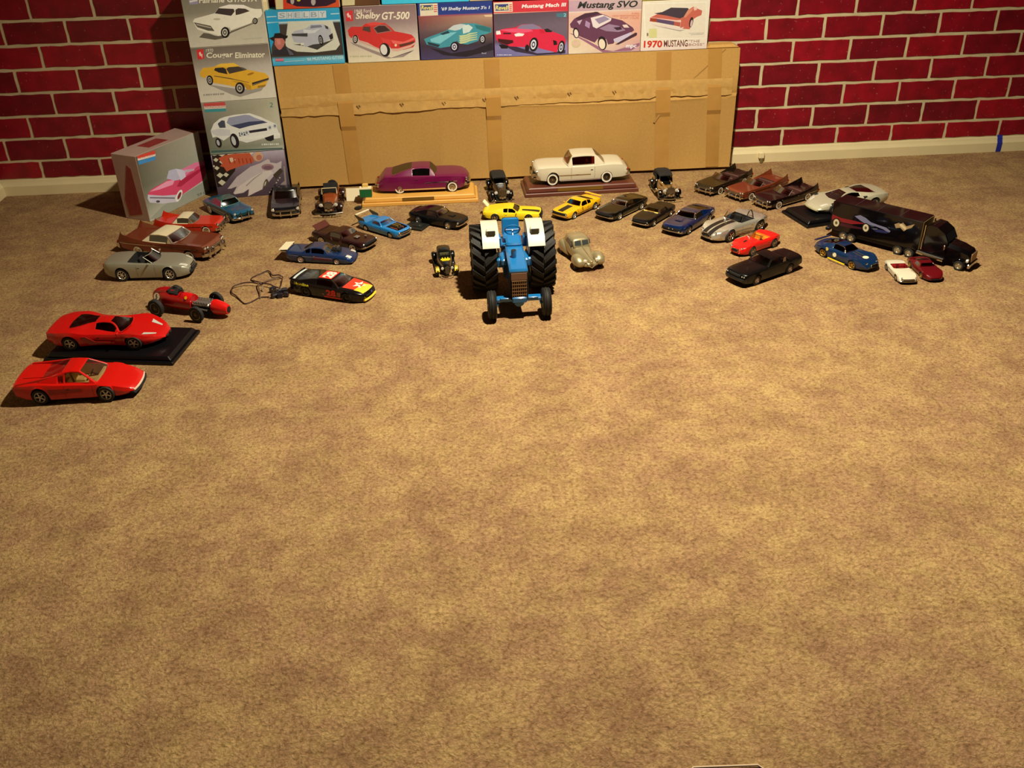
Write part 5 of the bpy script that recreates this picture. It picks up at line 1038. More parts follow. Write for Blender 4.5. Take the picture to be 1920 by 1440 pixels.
# blue race coupe with yellow wheels
sp = cobra(name='model_race_car', paint=mat('paint_navy_blue', (8,44,84), .3, .25, .8), L=.198, W=.205, r=.070, ra=.082, flare=.010, tyre=.056, rimm=GOLD, rim='big', cockpit=None, seats=None, plan=[(-.5,.80),(-.4,.95),(-.27,1),(-.05,.93),(.15,.9),(.3,.96),(.42,.84),(.5,.56)], cab=dict(x=(.10,.0,-.14,-.42), h=.262, win=[(-.14,.06)], tum=.34, round=True, wb=.84, ptaper=.12, fr=.012, z3=.19), framem=CHROME, glassm=G_SMOKE, raker=-.4,
    top=[(-.5,.19),(-.46,.195),(-.36,.2),(-.22,.196),(.0,.19),(.14,.186),(.34,.17),(.44,.145),(.49,.115),(.5,.10)], doors=(.09,-.12), tail=None)
root, b = make_car(sp, 'dark blue race coupe with yellow wheels and round pale decals, in front of the truck'); L = b.L
for x, z, rd in ((-.20,.165,.028),(-.06,.115,.034)): decal_disc(root, (x*L, -(b.side_y(x, z)+.004)*L, z*L), rd*L, .12, (214,206,170) if x > -.1 else (190,170,80))
mb = MB(); V = [((.33+.038*math.cos(t*PI/9))*L, (.0+.05*math.sin(t*PI/9))*L, 0) for t in range(18)]; V = [(x, y, (b.top_z(x/L, y/L)+.003)*L) for x, y, z in V]; mb.add(V, [tuple(range(18))]); mb.build('number_roundel', mat('decal_214_206_170'), root, smooth=0)
for s_ in (1,-1):
    mb = MB(); mb.tube([(.16*L,s_*.215*L,.04*L),(-.15*L,s_*.22*L,.04*L)], .010*L, 6); mb.build('side_exhaust', mat('yellow_plastic', (226,190,30), .4), root)
mb = MB(); mb.box((-.485*L,0,.203*L), (.04*L,.30*L,.016*L), rot=Matrix.Rotation(-.2,3,'Y')); mb.build('rear_spoiler', sp['paint'], root)
mb = MB()
for y in (-.035,.02): b.top_patch(mb, .12, .30, y, y+.008, .002)
mb.build('hood_stripe', GOLD, root); place(root, b, (1599,506), (1543,481.5), 'R')
# small white and maroon cars
sp = cobra(name='model_convertible', paint=mat('paint_ivory_white'), L=.112, W=.20, r=.072, ra=.084, flare=0, tyre=.04, bowf=.03, interior=mat('red_interior'), seats=(-.12,.085,mat('red_interior')), plan=[(-.5,.84),(-.3,.98),(.2,1),(.4,.98),(.5,.88)], grille=(.11,.12,.02,CHROME_D,4), grille_ring=False, bumperm=CHROME, bumper_z=.075, bumper_h=.012, lights=[(.15,.15,.02)], lout=.0, rim='cap', fin=False, trim=(-.3,.4,.13,.13))
root, b = make_car(sp, 'tiny white convertible with red seats, in front of the truck cab'); open_screen(b, root, .07, .03, .235, .14, .03, G_CLEAR, CHROME); place(root, b, (1679.5,528), (1661,507), 'R')
sp = cobra(name='model_car', paint=paint((92,8,16)), L=.108, W=.205, r=.072, ra=.082, flare=.004, tyre=.045, cockpit=None, seats=None, interior=INTDARK, cab=dict(x=(.12,.02,-.12,-.32), h=.25, win=[(-.12,.08)], tum=.3, round=True, fr=.01), glassm=glass('warm_window_glass', (150,110,90), .15), rimm=GOLD, grille=(.07,.08,.014), grille_ring=False, lights=[], plan=[(-.5,.84),(-.3,.98),(.2,1),(.36,.97),(.46,.8),(.5,.6)])
root, b = make_car(sp, 'tiny maroon sports coupe tucked beside the truck cab, right of the white convertible'); place(root, b, (1729,521), (1702,495), 'R')
# silver supercar on black base
SS = mat('paint_pale_silver', (190,186,160), .34, .3, .6)
sp = dict(L=.262, W=.222, xf=.28, xr=-.28, r=.074, tyre=.056, rim='star', rimm=mat('bright_alloy'), paint=SS, interior=INTDARK, top=[(-.5,.178),(-.47,.196),(-.3,.204),(-.12,.19),(.08,.165),(.24,.15),(.38,.122),(.46,.09),(.5,.062)], sh=[(-.5,.168),(-.42,.188),(-.28,.192),(-.12,.165),(.05,.155),(.25,.150),(.38,.122),(.46,.085),(.5,.055)], sfill=.42,
    plan=[(-.5,.86),(-.4,.98),(-.25,1.0),(-.02,.92),(.12,.92),(.27,.96),(.38,.9),(.46,.76),(.5,.6)], bowf=.06, flare=.004, cab=dict(x=(.25,.05,-.08,-.36), h=.228, win=[(-.10,.17)], tum=.40, wb=.84, fr=.006, bow=.06, round=True, minh=.014), glassm=glass('violet_window_glass', (60,40,44), .07), bumperm=None, doors=(.20,-.06), tail=(.15,.15,.016,.03), handlem=SS, mirror=1, mirrorm=SS)
root, b = make_car(sp, 'pale silver supercar with dark glass on a black display base behind the truck'); L = b.L
for s_ in (1,-1):
    mb = MB(); b.top_patch(mb, .36, .44, s_*.12, s_*.165, .002, y0b=s_*.10, y1b=s_*.14); mb.build('headlight', LENS, root)
    mb = MB(); mb.box((-.15*L, s_*.19*L, .165*L), (.05*L,.03*L,.035*L), bev=.004*L); mb.build('side_intake', MATBLK, root)
mb = MB(); b.bar(mb, 1, .05, .14, .012, .02, .004); mb.build('nose_intake', mat('pale_green_lens', (150,146,110), .3), root)
B1, B2 = at(1465,399), at(1513,429); bdir = (at(1700,455)-B2); bang = math.radians(-8); ux = Vector((math.cos(bang), math.sin(bang), 0)); uy = Vector((-ux.y, ux.x, 0)); bw_, bd_ = .30, .165
# plinth runs away to the right behind the trailer; its left short edge is B1-B2
e1 = (B1-B2); e1.z = 0; sang2 = math.atan2(e1.y, e1.x)-PI/2; ux = Vector((math.cos(sang2), math.sin(sang2), 0)); bd_ = e1.length; ctr = (B1+B2)/2+ux*bw_/2
base_block(ctr, sang2, bw_, bd_, .018, BASEB, 'display_base', 'black display base with sloping edges under the pale silver supercar')
root.location = ctr+Vector((0, 0, .0185)); root.rotation_euler = (0,0,sang2+PI)
SILVER_ROOT = root
# ---- left side racers
sp = fastback(name='model_race_car', paint=mat('paint_dark_maroon', (38,9,10), .32, 0, .4, spec=.3), L=.196, r=.062, cab=dict(x=(.14,.05,-.12,-.22), h=.262, win=[(-.12,.09)], tum=.22), framem=None, glassm=glass('warm_window_glass'), rim='cap', white=True, grille=(.13,.15,.02,MATBLK), lights=[(.145,.135,.016)])
root, b = make_car(sp, 'dark maroon coupe with raised trunk lid, behind the blue dragster'); L = b.L
mb = MB(); mb.box((-.43*L,0,.225*L), (.11*L,.28*L,.008*L), rot=Matrix.Rotation(.7,3,'Y')); mb.build('trunk_lid', mat('paint_dull_maroon', (84,36,26), .4, .2, .4), root)
decal_disc(root, (.09*L, -(b.side_y(.09,.11)+.003)*L, .115*L), .03*L, .03, (90,50,44)); decal_disc(root, (-.08*L, -(b.side_y(-.08,.14)+.003)*L, .15*L), .014*L, .03, (180,110,90), 'sponsor_decal')
mb = MB(); mb.box((.27*L,-.03*L,.185*L), (.07*L,.08*L,.02*L), bev=.006*L); mb.lathe([(.018*L,0),(.02*L,.016*L),(.008*L,.018*L)], (.36*L,.06*L,.176*L), 'z', 8); mb.build('air_cleaner', mat('engine_aluminium'), root); place(root, b, (676,473), (617,459), 'R')
sp = fastback(name='model_dragster', paint=mat('paint_slate_blue', (22,50,98), .3, .35, .8), L=.200, W=.185, r=.052, rr=.062, ra=.058, rar=.07, xf=.265, xr=-.27, bot=[(-.5,.05),(-.4,.03),(.4,.02),(.5,.03)], top=[(-.5,.175),(-.47,.19),(-.3,.19),(.1,.176),(.3,.155),(.44,.125),(.49,.09),(.5,.07)], sh=[(-.5,.165),(-.3,.176),(.1,.162),(.3,.142),(.44,.112),(.5,.06)],
    cab=dict(x=(.17,.04,-.13,-.27), h=.262, win=[(-.20,-.125),(-.105,.10)], tum=.3, round=True), rim='cap', rimm=mat('pale_rim'), bumperm=None, grille=None, lights=[], tyre=.035, glassm=G_SMOKE, framem=None, doors=(.13,-.09))
root, b = make_car(sp, 'slate blue pro-stock dragster with white rear wing and hood scoop'); L = b.L
mb = MB(); mb.box((-.53*L,0,.20*L), (.13*L,.30*L,.006*L), rot=Matrix.Rotation(-.1,3,'Y')); mb.build('rear_wing', mat('white_card'), root, smooth=0)
mb = MB()
for s_ in (1,-1): mb.box((-.52*L,s_*.14*L,.185*L), (.10*L,.006*L,.03*L))
mb.build('wing_bracket', sp['paint'], root)
mb = MB(); mb.box((.22*L,0,.178*L), (.12*L,.10*L,.045*L), bev=.004*L, mi=0)
for i in range(2):
    for s_ in (1,-1): mb.lathe([(.017*L,0),(.019*L,.03*L),(.012*L,.034*L)], ((.195+.045*i)*L,s_*.024*L,.2*L), 'z', 10, 1)
for k in range(4): mb.tube([((.18+.022*k)*L,-.05*L,.17*L),((.18+.022*k)*L,-.085*L,.165*L)], .008*L, 6, 1)
mb.build('engine_intake', [MATBLK, CHROME], root)
for s_ in (1,-1):
    mb = MB(); b.side_patch(mb, -.08, .2, .07, .13, s_, .0015, z0b=.07, z1b=.10); mb.build('side_decal', mat('decal_plum', (92,24,56), .4), root)
    mb = MB(); b.side_patch(mb, -.47, .2, .128, .134, s_, .002, z0b=.098, z1b=.104, nx=20, nz=1); mb.build('side_stripe', mat('decal_grey', (130,130,140), .4), root)
mb = MB(); b.top_patch(mb, .40, .47, -.14, -.08, .002); b.top_patch(mb, .40, .47, .08, .14, .002); mb.build('headlight', LENS, root)
place(root, b, (635,497), (562,493.5), 'R')
# black stock car 28
BK = mat('paint_stock_black', (13,9,9), .3, 0, .35, spec=.25); RE = mat('decal_orange_red', (226,56,34), .4); YE = mat('decal_yellow', (226,190,50), .4); WHI = mat('decal_white', (228,214,200), .4)
sp = dict(name='model_stock_car', L=.245, W=.200, xf=.28, xr=-.27, r=.066, tyre=.055, rim='cap', rimm=mat('black_rim', (26,22,22), .4), paint=BK, top=[(-.5,.17),(-.49,.205),(-.3,.20),(.1,.178),(.3,.165),(.42,.148),(.48,.125),(.5,.10)], sh=[(-.5,.165),(-.48,.192),(-.3,.188),(.1,.168),(.3,.155),(.42,.138),(.48,.115),(.5,.09)], plan=[(-.5,.88),(-.4,.97),(-.2,1),(.2,1),(.38,.97),(.46,.84),(.5,.66)], bowf=.05, bot=[(-.5,.05),(-.4,.028),(.4,.02),(.5,.02)],
    cab=dict(x=(.20,.055,-.14,-.40), h=.248, win=[(-.12,.10)], tum=.32, round=True, fr=.010), glassm=glass('grey_window_glass', (110,100,90), .12), bumperm=None, lights=[], tail=None, doors=(.16,-.12), handlem=BK)
root, b = make_car(sp, 'black stock car number 28 with orange roof and yellow nose, beside the tangled cable'); L = b.L
mb = MB(); b.top_patch(mb, .20, .47, -.13, .15, .0018, nx=14, ny=10, y0b=-.11, y1b=.11); mb.build('hood_decal', RE, root)
mb = MB(); b.top_patch(mb, .36, .478, -.13, .07, .0024, nx=8, ny=8, y0b=-.12, y1b=.11); mb.build('hood_decal', YE, root)
mb = MB(); cx, cy = .345, .02; V = []
for i in range(10): rr_s = .085 if i % 2 == 0 else .036; t = 2*PI*i/10+.3; x, y = cx+rr_s*math.cos(t), cy+rr_s*1.1*math.sin(t); V.append((b.shx(x,y)*L, y*L, (b.top_z(x,y)+.0036)*L))
mb.add(V+[(cx*L, cy*L, (b.top_z(cx,cy)+.004)*L)], [(i,(i+1)%10,10) for i in range(10)])
mb.build('star_decal', WHI, root, smooth=0)
vs_, fs = text_polys('T', .06*L, .075*L, 0, .03); mb = MB(); mb.add([((cx-.035)*L+a_z, (cy+.03)*L-a_x, (b.top_z(cx,cy)+.0065)*L) for a_x, a_z in vs_], fs); mb.build('star_letter', RE, root, smooth=0)
mb = MB(); b.bar(mb, 1, .035, .135, .014, .02, .006); mb.build('front_valance', YE, root); mb = MB(); b.bar(mb, 1, .085, .1, .016, .012, .002); mb.build('grille', MATBLK, root)
mb = MB(); x = b.shx(.5,.02)+.008; mb.lathe([(.016*L,0),(.016*L,.004*L)], (x*L,.0,.11*L), 'x', 14); mb.build('oval_badge', mat('badge_blue', (70,80,150), .3), root)
def side_text(b, root, txt, xc, z, w, h, sd, m, name='side_lettering', bold=.02, shear=0.):
    vs_, fs = text_polys(txt, w, h, shear, bold, 2); V = []
    for a, z_ in vs_:
        x = xc+(a-w/2)*(1 if sd < 0 else -1); zz = z+z_; V.append((b.shx(x, b.W*.98)*b.L, sd*(b.side_y(x, zz)+.006)*b.L, zz*b.L))
    mb = MB(); mb.add(V, fs); mb.build(name, m, root, smooth=0)
for s_ in (1,-1):
    side_text(b, root, '28', .085, .065, .13, .085, s_, mat('decal_red', (206,30,24), .4), 'door_number', .05); side_text(b, root, 'Havoline', -.32, .148, .22, .036, s_, mat('decal_lime', (214,206,50), .4), bold=.03)
    mb = MB(); b.side_patch(mb, -.02, .34, .03, .052, s_, .002); mb.build('side_stripe', mat('decal_red'), root)
    mb = MB(); b.side_patch(mb, .16, .21, .07, .13, s_, .003); b.side_patch(mb, -.04, -.01, .065, .09, s_, .003); mb.build('sponsor_decal', mat('decal_dusty', (130,80,64), .5), root)
# roof number on top, rear spoiler
mb = MB(); V = []
RF = [o for o in root.children if o.name.startswith('roof')][0]
vs_, fs = text_polys('28', .17*L, .13*L, 0, .05)
mb.box((-.04*L,0,.2485*L), (.17*L,.20*L,.002*L), bev=.0005*L, mi=0); mb.add([(-.04*L+.075*L-z_, (a-.085*L), .2505*L) for a, z_ in vs_], fs, 1); mb.build('roof_number', [RE, mat('decal_white')], root, smooth=0)
mb = MB(); mb.box((-.485*L,0,.200*L), (.008*L,.34*L,.020*L), rot=Matrix.Rotation(-.35,3,'Y')); mb.build('rear_spoiler', BK, root)
mb = MB(); b.top_patch(mb, -.462, -.43, -.15, .13, .006); mb.build('rear_banner', mat('decal_pale_blue', (190,200,200), .4), root)
place(root, b, (648,565.5), (558,551), 'R')
# bright blue open-bonnet racer
sp = fastback(name='model_race_car', paint=mat('paint_sky_blue', (14,120,190), .35, 0, .7), L=.190, r=.058, W=.19, bot=[(-.5,.07),(-.4,.035),(.4,.03),(.5,.04)], cab=dict(x=(.12,.02,-.14,-.27), h=.262, win=[(-.14,.08)], tum=.24, fr=.008), glassm=G_CLEAR, framem=None, rim='cap', grille=(.11,.15,.022,CHROME_D,2), lights=[(.14,.13,.016)], cockpit=(.17,.44), ckw=.7, zfloor=.09, interior=MATBLK, seats=None)
root, b = make_car(sp, 'bright blue drag coupe with its bonnet off and tall rear wing, behind the maroon coupe'); L = b.L
mb = MB(); mb.box((.30*L,0,.14*L), (.18*L,.10*L,.07*L), bev=.006*L); [mb.lathe([(.014*L,0),(.016*L,.04*L),(.01*L,.042*L)], ((.24+.035*i)*L,s_*.03*L,.17*L), 'z', 8, 1) for i in range(4) for s_ in (1,-1)]; [mb.box((.30*L,s_*.075*L,.15*L),(.16*L,.02*L,.03*L),bev=.004*L,mi=2) for s_ in (1,-1)]
mb.build('engine', [mat('dark_steel'), mat('brass_tube', (150,130,70), .35, .6), mat('rusty_red', (130,70,56), .5)], root)
mb = MB(); mb.box((-.53*L,0,.255*L), (.035*L,.32*L,.012*L)); mb.build('rear_wing', mat('white_card'), root, smooth=0)
for s_ in (1,-1): mb = MB(); mb.prism([(-.55*L,.25*L),(-.50*L,.258*L),(-.32*L,.225*L),(-.30*L,.18*L),(-.46*L,.17*L)], s_*.168*L, s_*.172*L); mb.build('wing_side_plate', mat('dull_olive', (96,84,54), .5), root, smooth=0)
place(root, b, (734,445.5), (684,430.5), 'R')
q = at(781,426); mb = MB(); mb.box((0,0,.004), (.062,.05,.003), bev=.001); mb.box((.005,0,.008), (.03,.02,.006), bev=.002, taper=.7); o = mb.build('loose_bonnet', mat('black_satin', (22,24,20), .5), smooth=0, loc=(q.x, q.y, 0)); o.rotation_euler = (0,0,-.5); tag(o, 'flat black bonnet panel lying on the carpet beside the bright blue drag coupe', 'bonnet')
q = at(672,391); mb = MB(); mb.lathe([(.010,0),(.012,.003),(.006,.006),(0,.006)], (0,0,0), 'z', 14); o = mb.build('black_disc', BLACKP, smooth=30, loc=(q.x, q.y, 0)); o.scale = (1,1.3,1); tag(o, 'small black disc on the carpet at the left end of the pale wooden base', 'disc')
# ------------------------------------------------------------------ prewar cars with separate wings
def arc_fender(mb, x0, z0, R, a0, a1, yc, w, th=.006, n=14, mi=0, crown=.5):
    V = []; k = 6
    for i in range(n+1):
        a = a0+(a1-a0)*i/n; ca, sa = math.cos(a), math.sin(a)
        for j in range(k+1):
            y = yc-w/2+w*j/k; d = crown*w*(1-(2*j/k-1)**2)*.3; V.append((x0+(R+d)*ca, y, z0+(R+d)*sa))
    m = len(V)
    for v in list(V): V.append((x0+(v[0]-x0)*(1-th/R), v[1], z0+(v[2]-z0)*(1-th/R)))
    q = k+1; fs = [(i*q+j, (i+1)*q+j, (i+1)*q+j+1, i*q+j+1) for i in range(n) for j in range(k)]; fs += [tuple(m+c for c in reversed(f)) for f in fs]
    for i in range(n): fs += [(i*q, (i+1)*q, m+(i+1)*q, m+i*q), (i*q+k, m+i*q+k, m+(i+1)*q+k, (i+1)*q+k)]
    fs += [tuple([j for j in range(k+1)]+[m+j for j in range(k,-1,-1)]), tuple([n*q+j for j in range(k+1)]+[m+n*q+j for j in range(k,-1,-1)])]
    mb.add(V, fs, mi)
def classic(label, L, pm, wing, top, hood, metal, loc, hd, s_top=True, screen=None, bumper=CHROME, group=None):
    r = empty('model_classic_car', label=label, cat='model car', group=group); r.location = loc; r.rotation_euler = (0,0,math.radians(hd))
    S = lambda *p: tuple(v*L for v in p)
    mb = MB(); V = []; st = [(.40,.062,.205),(.30,.072,.212),(.12,.092,.222),(.10,.098,.224),(-.30,.115,.222),(-.42,.10,.20),(-.46,.08,.15)]
    for x, hw, zt in st:
        V += [S(x,-hw,.07), S(x,-hw,zt-.03), S(x,-hw*.75,zt-.006), S(x,0,zt), S(x,hw*.75,zt-.006), S(x,hw,zt-.03), S(x,hw,.07)]
    k = 7; mb.add(V, [(i*k+j, i*k+(j+1)%k, (i+1)*k+(j+1)%k, (i+1)*k+j) for i in range(len(st)-1) for j in range(k)]+[tuple(range(k)), tuple((len(st)-1)*k+j for j in range(k))]); mb.build('body', hood, r)
    mb = MB(); mb.box(S(-.02,0,.06), S(.86,.20,.03)); mb.build('chassis', MATBLK, r)
    # radiator with surround
    mb = MB(); poly = [(-.055,.085),(.055,.085),(.066,.16),(.052,.215),(0,.232),(-.052,.215),(-.066,.16)]; mb.prism([(a*L, b*L) for a, b in poly], .40*L, .43*L, plane='yz'); mb.build('radiator_shell', metal, r)
    mb = MB(); mb.prism([(a*L*.86, (b-.15)*L*.86+.15*L) for a, b in poly], .428*L, .434*L, plane='yz'); mb.build('radiator_grille', CHROME_D, r)
    mb = MB(); mb.lathe([(.010*L,0),(.012*L,.012*L),(.004*L,.03*L),(0,.032*L)], S(.415,0,.23), 'z', 10); mb.build('radiator_cap', CHROME, r)
    for s in (1,-1):
        for x in (.29,-.30): add_wheel(r, x*L, s*.155*L, .075*L, .034*L, 'wire', CHROME, False)
        mb = MB(); arc_fender(mb, .29*L, .078*L, .088*L, .15, 2.7, s*.152*L, .075*L); mb.build('front_fender', wing, r)
        mb = MB(); arc_fender(mb, -.30*L, .078*L, .088*L, .25, 3.0, s*.152*L, .075*L); mb.build('rear_fender', wing, r)
        mb = MB(); V = [S(.215,s*.115,.10),S(.215,s*.19,.10),S(.12,s*.19,.055),S(.12,s*.115,.055),S(-.20,s*.115,.05),S(-.20,s*.19,.05)]
        mb.prism([(.21*L,.115*L),(.14*L,.07*L),(.10*L,.05*L),(-.20*L,.05*L),(-.20*L,.06*L),(.10*L,.06*L),(.13*L,.082*L),(.20*L,.125*L)], s*.112*L, s*.190*L); mb.build('running_board', wing, r)
        mb = MB(); mb.lathe([(.008*L,-.045*L),(.026*L,-.02*L),(.030*L,0),(.028*L,.004*L)], S(.40,s*.10,.175), 'x', 14, 0, cap=False); mb.lathe([(.028*L,.002*L),(0,.010*L)], S(.40,s*.10,.175), 'x', 14, 1, cap=False); mb.build('headlight', [CHROME, LENS], r)
        mb = MB(); mb.tube([S(.40,s*.03,.16),S(.40,s*.10,.15)], .005*L, 5); mb.build('lamp_bar', CHROME, r)
    mb = MB(); mb.tube([S(.47,-.19,.075),S(.49,-.1,.072),S(.495,0,.072),S(.49,.1,.072),S(.47,.19,.075)], .011*L, 6); mb.tube([S(.42,.06,.07),S(.49,.06,.07)], .006*L, 4); mb.tube([S(.42,-.06,.07),S(.49,-.06,.07)], .006*L, 4); mb.build('front_bumper', bumper, r)
    mb = MB()
    for y in (-.035,0,.035): mb.lathe([(.018*L,-.004*L),(.018*L,.004*L)], S(.455,y,.115 if y else .098), 'x', 12)
    mb.build('horn', CHROME, r)
    mb = MB(); lo = [S(.08,-.105,.222), S(.08,.105,.222)]; hi = [S(.05,-.10,.305), S(.05,.10,.305)]; mesh('windshield', lo+hi, [(0,1,3,2)], G_DARK if s_top else G_CLEAR, r); mb.tube([lo[0],hi[0],hi[1],lo[1]], .006*L, 5); mb.build('windshield_frame', screen or CHROME, r)
    if s_top:
        mb = MB(); V = []; st = [(.065,.112,.312,.295),(.0,.118,.335,.30),(-.15,.12,.338,.30),(-.30,.118,.32,.27),(-.36,.11,.26,.22)]
        for x, hw, zt, zl in st: V += [S(x,-hw,zl), S(x,-hw*.93,zt-.012), S(x,-hw*.5,zt), S(x,hw*.5,zt), S(x,hw*.93,zt-.012), S(x,hw,zl)]
        k = 6; mb.add(V, [(i*k+j, (i+1)*k+j, (i+1)*k+j+1, i*k+j+1) for i in range(len(st)-1) for j in range(k-1)]+[tuple(range(6)), tuple((len(st)-1)*6+j for j in range(6))]); mb.build('soft_top', top, r)
        mb = MB()
        for s in (1,-1): mb.prism([(-.12*L,.2*L),(-.37*L,.2*L),(-.36*L,.25*L),(-.30*L,.30*L),(-.12*L,.31*L)], s*.108*L, s*.116*L)
        mb.build('soft_top_side', top, r)
    else:
        mb = MB(); mb.box(S(-.12,0,.20), S(.30,.19,.05), bev=.01*L); mb.build('cockpit', MATBLK, r); add_seat(r, -.16*L, .05*L, .20*L, L, INTDARK); add_seat(r, -.16*L, -.05*L, .20*L, L, INTDARK)
    mb = MB(); mb.lathe([(.07*L,-.014*L),(.07*L,.014*L)], S(-.48,0,.17), 'x', 18); mb.build('spare_wheel', RUBBER, r)
    return r
CH2 = mat('chrome_bright', (225,220,205), .1, 1.0)
COPP = mat('paint_metallic_orange', (170,70,30), .28, .6, .8)
BD = mat('paint_black_dark', (12,9,9), .25, 0, .5, spec=.3); BT = mat('black_canvas', (24,21,18), .85)
classic('metallic orange prewar roadster with cream windscreen frame and silver bumper', .20, COPP, mat('paint_dark_brown', (40,18,14), .3, .3, .8), BT, COPP, mat('plum_radiator', (70,50,56), .35, .4), at(619,383), -88, False, mat('cream_frame', (226,212,160), .5), CHROME_D)
classic('black prewar limousine with black roof, between the purple and the white fifties cars', .215, BD, BD, BT, BD, mat('grey_radiator', (86,80,66), .35, .5), at(941,352), -86, True, CHROME, CH2)
classic('chromed prewar phaeton with black soft top, right of the dark walnut base', .215, CH2, CH2, mat('black_canvas'), CH2, CHROME_D, at(1246,346), -88, True, CHROME, CH2)
# ---- bronze streamlined thirties coupe
BRZ = mat('paint_bronze_silver', (160,148,112), .32, .5, .7)
r = empty('model_coupe', label='bronze streamlined thirties coupe with split windscreen, right of the tractor', cat='model car'); L = .205
def shell(name, st, m, parent, L, n=14, close=True, mi=None):
    """closed loft: stations (x, half width, z bottom, z top, squareness, y centre)"""
    V = []
    for x, hw, z0, z1, sq, yc in st:
        for i in range(n):
            a = 2*PI*i/n; ca, sa = math.cos(a), math.sin(a); e = 2.0/sq
            V.append((x*L, (yc+hw*math.copysign(abs(ca)**e, ca))*L, ((z0+z1)/2+(z1-z0)/2*math.copysign(abs(sa)**e, sa))*L))
    fs = [(j*n+i, j*n+(i+1)%n, (j+1)*n+(i+1)%n, (j+1)*n+i) for j in range(len(st)-1) for i in range(n)]+[tuple(range(n)), tuple((len(st)-1)*n+i for i in range(n))]
    return mesh(name, V, fs, m, parent, None, 50)
shell('body', [(-.48,.05,.06,.12,2.4,0),(-.42,.10,.05,.19,2.6,0),(-.3,.15,.05,.25,2.8,0),(-.15,.162,.05,.262,3,0),(.0,.158,.05,.25,3,0),(.10,.145,.05,.21,3,0),(.22,.115,.05,.195,2.6,0),(.34,.085,.05,.18,2.2,0),(.44,.04,.05,.16,2,0),(.475,.02,.07,.14,2,0)], BRZ, r, L, 28)
shell('roof', [(-.40,.04,.19,.215,2.4,0),(-.33,.095,.19,.268,2.6,0),(-.2,.138,.19,.318,3,0),(-.06,.14,.19,.325,3.2,0),(.03,.132,.19,.312,3.4,0),(.055,.125,.19,.295,3.4,0),(.09,.122,.19,.23,3.4,0),(.10,.10,.19,.21,3,0)], BRZ, r, L, 28)
for s in (1,-1):
    mb = MB(); V = [(.088*L, s*.010*L, .232*L),(.082*L, s*.104*L, .232*L),(.058*L, s*.100*L, .288*L),(.062*L, s*.010*L, .290*L)]; mb.add([(x+.006*L,y,z) for x,y,z in V]+[(x-.004*L,y,z) for x,y,z in V], [(0,1,2,3),(7,6,5,4),(0,4,5,1),(1,5,6,2),(2,6,7,3),(3,7,4,0)]); mb.build('windshield', mat('dark_glass_panel', (60,66,66), .12, .1, .8), r, smooth=0)
    mb = MB(); q_ = [(.05,.225),(.035,.285),(-.12,.29),(-.17,.235),(-.16,.225)]; V = [(x*L, s*(.1395 if z > .25 else .146)*L, z*L) for x, z in q_]+[(x*L, s*.115*L, z*L) for x, z in q_]; mb.add(V, [tuple(range(5)), tuple(range(9,4,-1))]+[(i,(i+1)%5,5+(i+1)%5,5+i) for i in range(5)]); mb.build('side_window', mat('dark_glass_panel'), r, smooth=0)
    shell('front_fender', [(.10,.02,.05,.08,2.2,s*.13),(.16,.05,.045,.14,2.4,s*.14),(.24,.07,.05,.19,2.5,s*.15),(.32,.078,.055,.205,2.5,s*.155),(.40,.076,.06,.19,2.4,s*.152),(.45,.062,.07,.155,2.2,s*.145),(.47,.035,.09,.13,2,s*.14)], BRZ, r, L, 18)
    shell('rear_fender', [(-.46,.02,.06,.10,2,s*.12),(-.42,.045,.045,.155,2.3,s*.13),(-.34,.058,.04,.195,2.4,s*.14),(-.26,.058,.04,.20,2.4,s*.145),(-.16,.045,.04,.16,2.3,s*.14),(-.06,.02,.045,.09,2,s*.135)], BRZ, r, L, 18)
    add_wheel(r, .32*L, s*.190*L, .068*L, .045*L, 'cap', mat('dark_red_rim', (90,30,26), .4)); add_wheel(r, -.29*L, s*.170*L, .066*L, .04*L, 'cap', mat('dark_red_rim'))
    mb = MB(); mb.lathe([(.012*L,-.05*L),(.024*L,-.015*L),(.025*L,0),(.02*L,.008*L),(0,.012*L)], (.455*L, s*.088*L, .145*L), 'x', 14); mb.build('headlight', LENS, r)
mb = MB(); mb.tube([(.455*L,-.075*L,.13*L),(.485*L,-.05*L,.09*L),(.492*L,0,.058*L),(.485*L,.05*L,.09*L),(.455*L,.075*L,.13*L)], .007*L, 6); mb.build('grille_surround', BRZ, r)
shell('front_apron', [(.22,.10,.05,.11,2.4,0),(.34,.16,.05,.125,2.6,0),(.42,.15,.055,.125,2.6,0),(.46,.10,.06,.115,2.2,0),(.475,.05,.07,.105,2,0)], BRZ, r, L, 22)
mb = MB(); mb.tube([(.10*L,0,.212*L),(.3*L,0,.190*L),(.46*L,0,.158*L)], .004*L, 5); mb.build('hood_ridge', mat('bronze_light', (190,176,136), .3, .8), r)
placec(r, 1090, 474, -76)
# ---- black hot rod with yellow flames
HR = mat('paint_hotrod_black', (12,13,9), .25, 0, .5, spec=.3); FL = mat('decal_flame_yellow', (220,186,20), .4); r = empty('model_hot_rod', label='black hot rod coupe with yellow flames on nose and fenders, left of the tractor', cat='model car'); L = .165
shell('body', [(-.46,.07,.06,.16,3,0),(-.4,.115,.05,.21,3.2,0),(-.2,.135,.05,.235,3.4,0),(.0,.13,.05,.23,3.4,0),(.08,.115,.05,.225,3.4,0),(.2,.095,.05,.22,3.2,0),(.34,.07,.06,.21,3,0),(.42,.055,.06,.195,2.6,0),(.44,.045,.07,.18,2.4,0)], HR, r, L, 28)
shell('roof', [(-.40,.06,.19,.22,2.6,0),(-.34,.105,.2,.28,3,0),(-.2,.12,.2,.325,3.4,0),(-.04,.118,.2,.328,3.6,0),(.02,.11,.2,.31,3.6,0),(.045,.108,.2,.23,3.6,0)], HR, r, L, 28)
